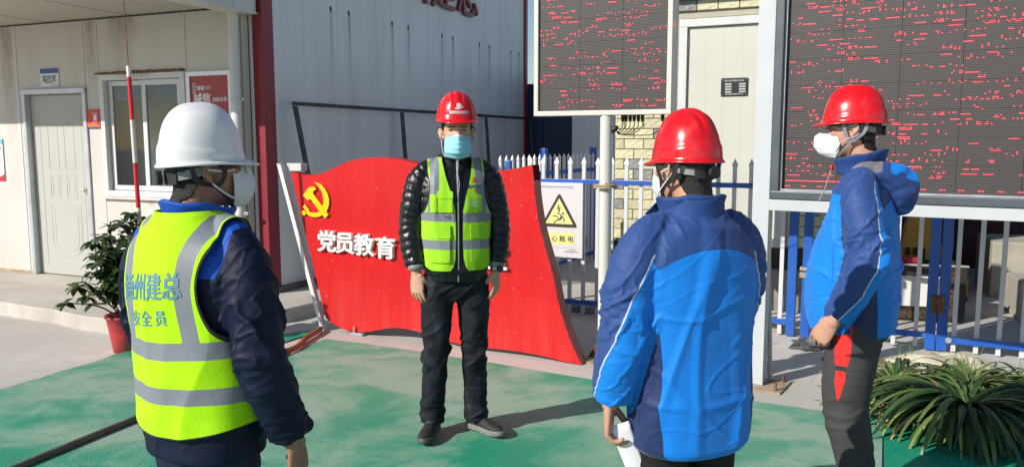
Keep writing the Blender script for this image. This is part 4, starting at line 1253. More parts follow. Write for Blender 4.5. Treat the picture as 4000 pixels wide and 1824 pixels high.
for k in range(5): bx('white_sheet', m_hw, bp2, .105 + k * .5, .6 + k * .5, 0, .03, 0, 2.4, .003)

# distant setting behind everything: a low horizon line of ground is enough, plus site hoarding
far = thing('site_hoarding', 'long pale blue site hoarding far beyond the cabins', 'hoarding', (-20, 34, 0), R(-4))
for k in range(16): bx('hoarding_panel', m_hw, far, k * 3.0, k * 3.0 + 2.96, 0, .05, 0, 2.0, .01)

# crumpled plastic and litter at the gate post
def crumple(c, r, seed, seg=18):
    V, F = ellipsoid((0, 0, 0), (1, 1, 1), seg)
    N = V / np.linalg.norm(V, axis=1)[:, None]
    d = 1 + .35 * vnoise(N * 2.5 + seed) + .22 * ridge(N * 5 + seed)
    V = N * d[:, None] * np.array(r); V[:, 2] = np.maximum(V[:, 2], -r[2] * .55)
    V[:, 2] += r[2] * .56
    return V + np.array(c), F
for k, (c, r, colr, lb) in enumerate((((2.30, 6.02, 0.003), (.13, .08, .06), (.10, .105, .115, 1), 'crumpled dark plastic sheet at the foot of the gate posts'),
                                      ((2.50, 6.00, .003), (.05, .05, .08), (.45, .43, .40, 1), 'small pale plastic bag on the ground by the gate'))):
    V, F = crumple(c, r, 3 + k * 7)
    o = link('plastic_bag', mesh_data('plastic_bag', V, F, M('bag%d' % k, colr, .35, .3, 9)), None); tag(o, lb, 'plastic bag')
# mound of spilled cement
V, F = crumple((0, 0, 0), (.34, .16, .065), 31, 40); 
V = smooth_np(V, np.array([f for f in F if len(f) == 4]), 3)
o = link('cement_mound', mesh_data('cement_mound', V, F, M('mound', (.52, .46, .35, 1), .9, .12, 6, .6, 30, dirt=(.4, .34, .25, 1), dirt_amt=.5, dscale=8), True), None, (3.06, 5.50, .001), (0, 0, R(-26)))
tag(o, 'rounded mound of hardened cement under the fence by the rusty latch post', 'cement mound')
# soil strip and weeds
so = MB(); rr = random.Random(4)
pts_ = [(2.35, 5.82), (2.9, 5.70), (3.3, 5.42), (4.1, 5.12), (4.3, 4.98), (3.9, 4.98), (3.2, 5.20), (2.8, 5.45), (2.3, 5.66)]
cp = catmull(np.array(pts_ + [pts_[0]]), 6)[:-1]
cp = cp + np.array([[rr.uniform(-.02, .02), rr.uniform(-.02, .02)] for _ in cp])
so.add([(x, y, .005) for x, y in cp], [list(range(len(cp)))])
tag(so.obj('soil', M('soil', (.16, .12, .08, 1), .95, .4, 9, .8, 60, dirt=(.35, .31, .25, 1), dirt_amt=.7, dscale=12)), kind='structure')

def blade(b, p, az, L, w, lift, droop, seg=6, twist=0.0, zmin=.014):
    """a strap leaf: rises, arches over and droops"""
    d = np.array((math.cos(az), math.sin(az), 0)); s_ = np.array((-math.sin(az), math.cos(az), 0))
    pos = np.array(p, float); a = lift; V = []
    for i in range(seg + 1):
        t = i / seg
        ww = w * (0.55 + 1.1 * t) * (1 - t) ** .6 if t > 0 else w * .55
        ww = max(w * (1 - t ** 2.2) * (.6 + .4 * min(1, t * 4)), .0006)
        sd = s_ * math.cos(twist * t) + np.array((0, 0, 1)) * math.sin(twist * t)
        up = np.array((0, 0, -ww * .35))
        V += [pos - sd * ww, pos + up, pos + sd * ww]
        pos = pos + (d * math.cos(a) + np.array((0, 0, math.sin(a)))) * L / seg
        pos[2] = max(pos[2], zmin)
        a -= droop / seg * (1 + t * .8)
    F = []
    for i in range(seg):
        for k in range(2): F.append([i * 3 + k, i * 3 + k + 1, i * 3 + 4 + k, i * 3 + 3 + k])
    b.add(V, F)
def leafmat(name, c1, c2, rough=.4, tip=None):
    m, t = newmat(name)
    c = t.coord(); oi = t.new('ShaderNodeObjectInfo')
    n = t.noise(c, 11, 3)
    f = t.math('MULTIPLY_ADD', oi.outputs['Random'], .6, t.math('MULTIPLY', n, .4))
    col = t.ramp(f, .25, .75, c1, c2)
    t.link(col, t.b.inputs['Base Color']); t.b.inputs['Roughness'].default_value = rough
    t.b.inputs['Specular IOR Level'].default_value = .4
    t.b.inputs['Subsurface Weight'].default_value = 0.0
    return m
m_lf = [leafmat('strap_green', (.035, .080, .020, 1), (.095, .15, .04, 1)), leafmat('strap_light', (.11, .17, .04, 1), (.20, .25, .07, 1)), leafmat('strap_dry', (.30, .14, .05, 1), (.42, .27, .12, 1), .6), leafmat('strap_dark', (.013, .040, .013, 1), (.032, .075, .022, 1))]
m_gr = leafmat('grass_green', (.10, .20, .03, 1), (.25, .33, .07, 1), .5)
for k, (x, y, n, r) in enumerate(((2.86, 5.60, 60, .16), (3.05, 5.55, 60, .15), (2.52, 5.85, 40, .12), (3.02, 5.20, 130, .24), (3.35, 5.08, 80, .20), (3.75, 5.05, 50, .14), (1.95, 6.15, 40, .12))):
    b = MB(); rr = random.Random(40 + k)
    for _ in range(n):
        a = rr.uniform(0, 6.283)
        blade(b, (x + rr.gauss(0, r * .22), y + rr.gauss(0, r * .16), .004), a, r * rr.uniform(.6, 1.3), .0032, rr.uniform(.3, 1.3), rr.uniform(.4, 1.5), 4)
    o = b.obj('grass_tuft', m_gr, fix=False); o['kind'] = 'stuff'

m_redpot = M('pot_red', (.50, .035, .04, 1), .45, .1, 6, .04, 80, dirt=(.42, .25, .2, 1), dirt_amt=.6, dscale=6)
def pot(parent, h, r0, r1, m, soil=True):
    seg = 32; prof = [(r0 * .6, 0.0), (r0, .0), (r0 * 1.0 + (r1 - r0) * .5, h * .5), (r1, h * .93), (r1 + .012, h * .95), (r1 + .014, h), (r1 + .002, h), (r1 - .006, h * .93), (r1 - .012, h * .86)]
    V = []; F = []
    for r_, z in prof:
        for j in range(seg):
            a = 2 * math.pi * j / seg; V.append((r_ * math.cos(a), r_ * math.sin(a), z + .001))
    for i in range(len(prof) - 1):
        for j in range(seg):
            k = (j + 1) % seg; F.append([i * seg + j, i * seg + k, (i + 1) * seg + k, (i + 1) * seg + j])
    F.append(list(range(seg))[::-1])
    link('pot', mesh_data('pot', V, F, m, True), parent)
    MB().cyl((0, 0, h * .80), r1 - .014, .01, seg).obj('potting_soil', MATS['soil'], parent)

def strap_plant(loc, label, n, H, spread, seed, mix=(0, 0, 3, 3, 1), potm=None, dry=.0, ang=None):
    t = thing('strap_leaf_plant', label, 'potted plant', loc, 0, 'strap-leaved plants in pots on the bright green mat')
    pot(t, .165, .085, .105, potm or m_redpot)
    rr = random.Random(seed)
    shared = []
    for q in range(24):
        b = MB(); blade(b, (0, 0, 0), 0, H * rr.uniform(.85, 1.25), rr.uniform(.010, .0145), rr.choice((-.25, -.05, .12, .28, .45)) + rr.uniform(-.1, .1), rr.uniform(1.3, 2.3), 12, rr.uniform(-.8, .8), -.128)
        for m in m_lf:
            me = mesh_data('leaf', b.V, b.F, m, True); shared.append(me)
    for k in range(n):
        a = rr.uniform(0, 6.283) if ang is None or rr.random() < .35 else rr.gauss(ang, .9)
        mi = 2 if rr.random() < dry else rr.choice(mix)
        me = shared[rr.randrange(24) * 4 + mi]
        s_ = rr.uniform(.75, 1.2)
        o = link('leaf', me, t, (.05 * math.cos(a) * rr.random(), .05 * math.sin(a) * rr.random(), .150), (rr.uniform(-.25, .25), rr.uniform(-.3, .25), a))
        o.scale = (s_ * spread, s_ * spread, s_)
    return t
strap_plant((2.30, 4.64, .012), 'strap-leaved plant with orange dry leaf tips behind the leg of the man in profile', 280, .56, 1.0, 5, (0, 1, 1, 1, 3), M('pot_grey', (.3, .28, .27, 1), .7), .16)  # mostly pale leaves: sunlight on this clump put into the leaf colour
strap_plant((2.50, 4.24, .012), 'large dark strap-leaved plant spilling over a red pot', 298, .66, 1.05, 6, (3, 3, 0, 0, 1), None, .03)
strap_plant((3.02, 4.27, .012), 'dark strap-leaved plant cut by the edge of the picture', 260, .62, 1.0, 8, (3, 3, 0), None, .03)
strap_plant((2.74, 4.62, .012), 'strap-leaved plant half hidden behind the large dark one', 180, .60, 1.0, 9, (1, 0, 0), None, .05)

# ---- potted shrub at the cabin
sh = thing('potted_shrub', 'glossy-leaved shrub in a red plastic pot beside the cabin pavement', 'potted plant', (-2.96, 5.98, 0), 0)
pot(sh, .285, .105, .145, m_redpot)
m_stem = M('stem_brown', (.14, .10, .06, 1), .8)
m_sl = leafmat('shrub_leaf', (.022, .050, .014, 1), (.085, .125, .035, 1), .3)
m_sl2 = leafmat('shrub_leaf_lit', (.13, .15, .05, 1), (.22, .23, .08, 1), .35)  # paler leaf copy with sunlight put into its colour
def oval_leaf(L, w, m, curl):
    V = []; F = []; seg = 7
    for i in range(seg + 1):
        t = i / seg; ww = w * math.sin(math.pi * min(1, t ** 1.15 * .93 + .05)) ** .8
        z = -curl * t * t * L
        V += [(t * L, -ww, z + ww * .25), (t * L, 0, z), (t * L, ww, z + ww * .25)]
    for i in range(seg):
        for k in range(2): F.append([i * 3 + k, i * 3 + k + 1, i * 3 + 4 + k, i * 3 + 3 + k])
    return mesh_data('leaf', V, F, m, True)
rr = random.Random(77)
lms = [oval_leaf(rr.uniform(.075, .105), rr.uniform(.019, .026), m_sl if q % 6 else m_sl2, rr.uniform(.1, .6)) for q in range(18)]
stems = [((0, 0, .24), (.02, .02, .6), (.08, .0, 1.06)), ((.02, .02, .24), (.12, 0, .55), (.20, .02, .98)), ((-.02, 0, .24), (-.12, -.02, .5), (-.13, .02, .86)), ((0, -.02, .24), (-.02, -.10, .55), (-.05, -.16, .90)),
         ((0, .02, .24), (.02, .10, .6), (.06, .12, 1.0)), ((-.02, -.02, .24), (-.16, -.08, .36), (-.40, -.12, .40)), ((-.02, 0, .26), (-.18, -.02, .42), (-.34, -.03, .50)), ((.02, -.02, .24), (.08, -.10, .6), (.03, -.12, .80)), ((-.01, 0, .24), (-.08, -.03, .6), (-.08, .0, 1.0))]
nl = 0
for st in stems:
    P = catmull(np.array(st), 10)
    MB().tube(P, .0065, 7).obj('stem', m_stem, sh, True)
    n_w = 8 if st[2][2] > .6 else 3
    for w in range(n_w):
        t = 1 - w / n_w * (.72 if st[2][2] > .6 else .45)
        base = P[int(t * (len(P) - 1))]
        if w == 0: tip = base; 
        else:
            a = rr.uniform(0, 6.28); tip = base + np.array((math.cos(a) * .11, math.sin(a) * .09, rr.uniform(.0, .06)))
            MB().tube([base, (base + tip) / 2 + np.array((0, 0, .012)), tip], .003, 5).obj('twig', m_stem, sh)
        for q in range(rr.randint(5, 6)):
            if nl >= 299: break
            a = q * 2 * math.pi / 5.5 + rr.uniform(-.4, .4)
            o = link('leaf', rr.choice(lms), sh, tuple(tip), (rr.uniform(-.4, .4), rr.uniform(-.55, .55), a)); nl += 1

# the rest of the foliage, too dense to tell apart
V = []; F = []; rr = random.Random(91)
fb_ = MB()
for st in stems:
    P = catmull(np.array(st), 10); tall = st[2][2] > .6
    for w in range(15 if tall else 2):
        t = 1 - rr.random() * (.62 if tall else .3); base = P[int(t * (len(P) - 1))] + np.array((rr.gauss(0, .05), rr.gauss(0, .05), rr.gauss(0, .03)))
        for q in range(5):
            a = q * 1.26 + rr.uniform(-.4, .4); me = rr.choice(lms)
            Mx = Matrix.Translation(Vector(base)) @ Matrix.Rotation(a, 4, 'Z') @ Matrix.Rotation(rr.uniform(-.5, .6), 4, 'Y')
            fb_.add([tuple(Mx @ v.co) for v in me.vertices], [list(p.vertices) for p in me.polygons])
o = fb_.obj('foliage', m_sl, sh, True, fix=False); o['kind'] = 'stuff'

# small shrub behind the display pole
s2 = thing('small_shrub', 'few green leafy twigs behind the display pole', 'plant', (.98, 6.55, 0), 0)
for k in range(7):
    a = rr.uniform(2.2, 4.4); P = catmull(np.array([(0, 0, .0), (.04 * math.cos(a), .04 * math.sin(a), .4), (.22 * math.cos(a), .18 * math.sin(a), .55 + rr.uniform(-.1, .35))]), 6)
    MB().tube(P, .004, 6).obj('stem', m_stem, s2)
    for q in range(6):
        b_ = P[len(P) - 1 - q * 2]
        o = link('leaf', lms[0] if q % 2 else lms[6], s2, tuple(b_), (rr.uniform(-.4, .4), rr.uniform(-.5, .5), rr.uniform(0, 6.28)))

# ---- guy wire with striped sleeve
gw = thing('guy_wire', 'thin guy wire with red and white striped sleeve in front of the cabin window', 'guy wire', (-2.80, 5.97, 0), 0)
a_, b_ = np.array((0, 0, .0)), np.array((-.128, .13, 3.6 * 1.0))
b_ = np.array((-2.915 + 2.80, .13, 3.2))
def gp(z): return a_ + (b_ - a_) * z / 3.2
m_sr = M('sleeve_red', (.62, .02, .02, 1), .35); m_swh = M('sleeve_white', (.75, .72, .68, 1), .35)
MB().tube([gp(2.16), gp(3.2), gp(6.0)], .0042, 6).obj('wire', m_rust, gw, True)
MB().tube([gp(0.001), gp(.30)], .006, 6).obj('wire', m_rust, gw, True)
zz = [2.16, 2.08, 1.76, 1.44, 1.10, .79, .47, .16]
for k in range(len(zz) - 1): MB().tube([gp(zz[k + 1]), gp(zz[k])], .016, 14).obj('sleeve_band', m_swh if k % 2 == 0 else m_sr, gw, True)

# ================================================================== PEOPLE
m_skin = None
def skin_mat(name, col):
    m, t = newmat(name)
    c = t.coord(); n = t.noise(c, 14, 4)
    t.link(t.ramp(n, .3, .7, tuple(x * .86 for x in col[:3]) + (1,), tuple(min(1, x * 1.1) for x in col[:3]) + (1,)), t.b.inputs['Base Color'])
    t.b.inputs['Roughness'].default_value = .5
    t.b.inputs['Subsurface Weight'].default_value = .12
    t.b.inputs['Subsurface Radius'].default_value = (.01, .004, .002)
    t.bump(t.noise(c, 260, 2), .15, .0008)
    return m
m_hair = M('hair_black', (.010, .009, .008, 1), .55, .4, 60, .9, 380)
m_grey_strap = M('strap_grey', (.24, .25, .26, 1), .6, .05, 40)
m_blk_strap = M('strap_black', (.014, .014, .015, 1), .6)
m_maskw = M('mask_white', (.66, .67, .67, 1), .7, .03, 20, .1, 300)
m_maskb = None
def plastic(name, col):
    m, t = newmat(name)
    c = t.coord(); n = t.noise(c, 5, 5, .6)
    cc_ = t.ramp(n, .3, .7, tuple(x * .93 for x in col[:3]) + (1,), col)
    du = t.math('MULTIPLY', t.ramp(t.noise(c, 9, 8, .75, .5), .52, .80), .16)
    t.link(t.mix(du, cc_, (.45, .38, .33, 1)), t.b.inputs['Base Color'])
    t.link(t.ramp(t.noise(c, 30, 4, .7), .3, .8, (.16, .16, .16, 1), (.34, .34, .34, 1)), t.b.inputs['Roughness'])
    t.b.inputs['Coat Weight'].default_value = .3; t.b.inputs['Coat Roughness'].default_value = .12
    t.bump(t.noise(c, 4, 2), .06, .01)
    return m
m_hr = plastic('helmet_red', (.66, .006, .010, 1)); m_hw_ = plastic('helmet_white', (.80, .80, .79, 1))

def np_obj(name, V, F, mat, parent, smooth=True, attrs=None):
    return link(name, mesh_data(name, V, F, mat, smooth, attrs), parent)

# ---- hand, in its own frame: x towards the thumb, y along the fingers, z out of the palm
def hand_mesh(curl=.5, spread=.05, thumb=.5, grip=False):
    P = []
    P.append(loft([(0, -.05, 0), (0, -.01, .0), (.002, .03, .0), (.002, .065, .0), (.0, .092, .0)], [(.024, .019), (.026, .018), (.036, .0165), (.041, .0145), (.039, .012)], 18, 4, side=(1, 0, 0), round_cap=True))
    P.append(loft([(.020, .005, .004), (.034, .028, .010), (.036, .045, .012)], [(.014, .014), (.014, .013), (.010, .010)], 12, 3, round_cap=True))
    xs = [.0300, .0100, -.0105, -.0295]; Ls = [.070, .078, .073, .056]; rs = [.0092, .0095, .0090, .0080]
    for i in range(4):
        p = np.array((xs[i], .088 - abs(i - 1.2) * .003, 0.0)); a = curl * (.55 + .1 * i) ; d0 = spread * (1.5 - i)
        pts = [p - np.array((0, .02, 0)), p]; cur = p.copy(); ang = 0
        for f, c_ in ((.45, 1.0), (.30, 1.35), (.25, .9)):
            ang += a * c_
            d = np.array((math.sin(d0) * math.cos(ang), math.cos(ang) * math.cos(d0), math.sin(ang)))
            cur = cur + d * Ls[i] * f; pts.append(cur.copy())
        P.append(loft(pts, [rs[i] * 1.0, rs[i] * 1.05, rs[i], rs[i] * .93, rs[i] * .78], 12, 4, round_cap=True))
    b = np.array((.030, .018, .006)); 
    d1 = np.array((.75 - .5 * thumb, .62, .15 + .35 * thumb)); d1 /= np.linalg.norm(d1)
    d2 = np.array((.25 - .45 * thumb, .85, .30 + .4 * thumb)); d2 /= np.linalg.norm(d2)
    P.append(loft([b - d1 * .01, b + d1 * .028, b + d1 * .036 + d2 * .022, b + d1 * .036 + d2 * .046], [.0125, .0112, .0104, .0078], 12, 4, round_cap=True))
    V, Q = fuse(P, .0022, 2)
    return V, Q
def place(V, origin, xd, yd, s=1.0, mirror=False):
    xd = np.array(xd, float); yd = np.array(yd, float); yd /= np.linalg.norm(yd)
    xd = xd - yd * np.dot(xd, yd); xd /= np.linalg.norm(xd); zd = np.cross(xd, yd)
    if mirror: zd = -zd
    return np.array(origin) + s * (V[:, :1] * xd + V[:, 1:2] * yd + V[:, 2:3] * zd)

# ---- head: horizontal slices from chin to crown (front is -y)
HT_ = [(-.02, -.060, -.035, .012), (.0, -.078, -.015, .026), (.05, -.090, .005, .038), (.12, -.094, .03, .050), (.22, -.097, .055, .0585), (.33, -.098, .074, .0655), (.45, -.094, .088, .0705), (.52, -.092, .095, .0735), (.60, -.097, .099, .0755), (.72, -.096, .099, .0765), (.84, -.080, .088, .068), (.93, -.055, .066, .050), (.985, -.02, .035, .024), (1.0, -.002, .012, .006)]
def head_parts(c, h=.238, ws=1.0, ez=.45):
    A = np.array(HT_); A = catmull(A, 3); V = []; F = []; seg = 32
    for t, yf, yb, w in A:
        yf *= ws; yb *= ws; w *= ws
        cy = yf + (yb - yf) * .52
        for j in range(seg):
            a = 2 * math.pi * j / seg; ca, sa = math.cos(a), math.sin(a)
            e = .92 if sa < 0 else 1.0
            x = w * math.copysign(abs(ca) ** .9, ca)
            y = cy + (cy - yf if sa < 0 else yb - cy) * math.copysign(abs(sa) ** e, sa)
            V.append((x, y, t * h))
    n = len(A)
    for i in range(n - 1):
        for j in range(seg): k = (j + 1) % seg; F.append([i * seg + j, i * seg + k, (i + 1) * seg + k, (i + 1) * seg + j])
    F.append(list(range(seg))[::-1]); F.append([(n - 1) * seg + j for j in range(seg)])
    parts = [(np.array(V) + np.array(c), F)]
    cz = c[2]
    # nose, brow ridge, cheekbones, lips
    parts.append(loft(np.array([(0, -.088, .56 * h), (0, -.097, .48 * h), (0, -.110, .39 * h), (0, -.116, .335 * h), (0, -.098, .30 * h)]) + c, [(.008, .008), (.0085, .010), (.011, .012), (.015, .013), (.012, .01)], 12, 4, side=(1, 0, 0)))
    parts.append(loft(np.array([(-.045, -.078, .575 * h), (-.022, -.094, .595 * h), (.022, -.094, .595 * h), (.045, -.078, .575 * h)]) + c, [.008, .009, .009, .008], 10, 3))
    for sx in (-1, 1):
        parts.append(ellipsoid(np.array((sx * .042, -.070, .40 * h)) + c, (.018, .018, .016), 14))
        # ear: rim, bowl and lobe
        e = np.array((sx * .077 * ws, .008, ez * h)) + c
        rim = [(0, -.006, -.028), (sx * .010, -.004, -.018), (sx * .016, .012, .0), (sx * .018, .016, .016), (sx * .012, .006, .030), (sx * .004, -.008, .026)]
        parts.append(loft(np.array(rim) + e, [.0055, .0055, .0050, .0050, .0048, .0045], 10, 4, round_cap=True))
        parts.append(ellipsoid(e + np.array((sx * .004, .003, .0)), (.007, .013, .024), 12))
    parts.append(loft(np.array([(-.018, -.096, .225 * h), (0, -.102, .23 * h), (.018, -.096, .225 * h)]) + c, [.005, .007, .005], 10, 3))
    return parts

def torso_grid(tab, nz=120, seg=160, ex=2.35):
    """closed torso; rows of tab are z, centre x, centre y, half width, front depth, back depth"""
    A = catmull(np.array(tab, float), 8)
    zi = np.linspace(0, 1, nz); L = np.concatenate([[0], np.cumsum(np.linalg.norm(np.diff(A[:, [0, 3, 4]], axis=0), axis=1))]); L /= L[-1]
    A = np.stack([np.interp(zi, L, A[:, k]) for k in range(6)], 1)
    a = np.arange(seg) * 2 * np.pi / seg; ca, sa = np.cos(a), np.sin(a)
    cx = np.sign(ca) * np.abs(ca) ** (2 / ex); sx = np.sign(sa) * np.abs(sa) ** (2 / ex)
    V = []
    for z, x0, y0, w, df, db in A:
        V.append(np.stack([x0 + cx * w, y0 + np.where(sx < 0, sx * df, sx * db), np.full(seg, z)], 1))
    V = np.vstack(V); Q = []
    i = np.arange(nz - 1)[:, None]; j = np.arange(seg)[None, :]; k = (j + 1) % seg
    Q = np.stack([i * seg + j, i * seg + k, (i + 1) * seg + k, (i + 1) * seg + j], -1).reshape(-1, 4)
    caps = [list(range(seg))[::-1], [(nz - 1) * seg + q for q in range(seg)]]
    return V, Q, caps

def seg_param(V, P):
    """nearest point on a polyline: arc length, distance, index position"""
    P = np.asarray(P, float); best = np.full(len(V), 1e9); S = np.zeros(len(V)); s0 = 0
    for a, b in zip(P[:-1], P[1:]):
        d = b - a; L = np.linalg.norm(d); t = np.clip(((V - a) @ d) / L ** 2, 0, 1)
        D = np.linalg.norm(V - (a + t[:, None] * d), axis=1)
        m = D < best; best[m] = D[m]; S[m] = s0 + t[m] * L; s0 += L
    return S, best

class Person: pass

def build_person(name_label, loc, rz, spec):
    S = spec; g = thing('person', name_label, 'person', loc, rz)
    k = S.get('k', 1.0)           # height scale against a 1.78 m man
    skin = skin_mat('skin_' + S['id'], S.get('skin', (.50, .27, .17, 1)))
    hz = S['chin']; hc = np.array((S.get('hx', 0.0), S.get('hy', -.02), hz))
    Rh = Matrix.Rotation(S.get('head_yaw', 0.0), 3, 'Z') @ Matrix.Rotation(S.get('head_pitch', 0.0), 3, 'X')
    RH = np.array(Rh); pivot = hc + np.array((0, .02, .02))
    rot = lambda V: (np.asarray(V) - pivot) @ RH.T + pivot
    # ---------- body: head, neck, trunk, limbs, hands in one skin
    parts = [(rot(V), F) for V, F in head_parts(hc, S.get('hh', .238), S.get('hw', 1.0), min(.45, S.get('hz', .675) - .15))]
    top = S['sh']       # shoulder joint height
    parts.append(loft([(0, .03, top - .02), (0, .02, top + .05), (hc[0], hc[1] + .028, hz + .03), (hc[0], hc[1] + .02, hz + .10)], [(.075, .065), (.060, .058), (.054, .056), (.055, .06)], 24, 4))
    hipz = S['hip']
    parts.append(loft([(0, 0, hipz - .04), (0, 0, hipz + .06), (0, 0, (hipz + top) / 2), (0, .0, top - .09), (0, .015, top + .01)], [(.12, .08), (.13, .09), (.12, .08), (.125, .070), (.070, .045)], 28, 4))
    for a in (S['armR'], S['armL']):
        parts.append(loft(a, list(np.interp(np.linspace(0, 1, len(a)), [0, .25, .6, 1], [.022, .040, .038, .026])), 16, 3, round_cap=True))
    for l in (S['legR'], S['legL']):
        parts.append(loft(l, list(np.interp(np.linspace(0, 1, len(l)), [0, .5, 1], [.070, .048, .036])), 18, 3, round_cap=True))
    V, Q = fuse(parts, .0055, 3)
    # eye sockets
    H = S.get('hh', .238)
    for sx in (-1, 1):
        e = rot(np.array([hc + np.array((sx * .031, -.098, .525 * H))]))[0]
        d = np.linalg.norm((V - e) * np.array((1, 1, 1.25)), axis=1)
        inw = RH @ np.array((0, 1, 0)); V += np.outer(np.exp(-(d / .017) ** 2) * .0085, inw)
    bodyV, bodyQ = V, Q
    hs = [hand_mesh(*S['handR_shape']), hand_mesh(*S['handL_shape'])]
    allV = [V]; allF = Q.tolist(); b = len(V)
    for (hv, hq), hp, mir in zip(hs, (S['handR'], S['handL']), (False, True)):
        W = place(hv, hp[0], hp[1], hp[2], S.get('hand_s', 1.04), hp[3])
        q = hq[:, ::-1] if hp[3] else hq
        allV.append(W); allF += (q + b).tolist(); b += len(W)
    np_obj('body', np.vstack(allV), allF, skin, g)
    # ---------- hair: the skin of the skull, pushed out
    P = (bodyV - pivot) @ RH + pivot - hc       # head coordinates
    t = P[:, 2] / H
    line = np.interp(P[:, 1], [-.10, -.065, -.045, -.01, .02, .05, .10], [.80, .76, .58, .46, .34, .14, .03])
    f = np.where(t > -.05, t - line, -1.0)
    near_ear = np.exp(-(((P[:, 1] - .010) / .017) ** 2 + ((t - .46) / .12) ** 2)) * .5 * (np.abs(P[:, 0]) > .062)
    f = np.minimum(f - near_ear + .018 * vnoise(P * 160), S.get('hz', .675) + .01 - t)
    C, T, _ = clip(bodyV, bodyQ, f)
    N = normals3(C, T); C2 = C + N * (.0045 + .0020 * vnoise(C * 220))[:, None]
    W, F, _ = thicken(C2, T, .006)
    np_obj('hair', W, F, m_hair, g)
    bv = BVHTree.FromPolygons(bodyV.tolist(), bodyQ.tolist())
    def on_face(x, z, off=.0012):
        o = rot(np.array([hc + np.array((x, -.25, z * H))]))[0]; d = RH @ np.array((0, 1, 0))
        h = bv.ray_cast(Vector(o), Vector(d))
        return np.array(h[0]) - d * off if h[0] is not None else o
    if S.get('face', True):
        for sx in (-1, 1):
            # brow and eye
            pts = [on_face(sx * x, z, .001) for x, z in ((.014, .588), (.024, .600), (.036, .602), (.048, .588))]
            b_ = MB().tube(catmull(np.array(pts), 4), [(.0008, .0008)] + [(.0032, .0022)] * 11 + [(.001, .001)] if False else .0026, 8); b_.obj('eyebrow', m_hair, g, True)
            eo = [on_face(sx * x, z, -.0015) for x, z in ((.018, .524), (.025, .533), (.032, .536), (.040, .532), (.047, .522))]
            eu = [on_face(sx * x, z, -.0015) for x, z in ((.018, .522), (.025, .517), (.032, .515), (.040, .517), (.047, .521))]
            b_ = MB(); Vv = [p for p in eo] + [p for p in eu]; b_.add(Vv, [[i, i + 1, 6 + i, 5 + i] for i in range(4)]).obj('eye', M('eye_white', (.5, .45, .42, 1), .3), g, fix=False)
            c_ = on_face(sx * .0325, .526, .0); V_, F_ = ellipsoid(c_, (.0052, .0018, .0040), 12); np_obj('iris', V_, F_, m_black, g)
            MB().tube(catmull(np.array([p - RH @ np.array((0, .0025, 0)) for p in eo]), 3), .0016, 6).obj('upper_lid', m_hair if S['id'] == 'a' else skin, g, True)
    # ---------- helmet
    build_helmet(g, S, hc, rot, H)
    return g, rot, hc, H, bodyV, bodyQ, bv, RH

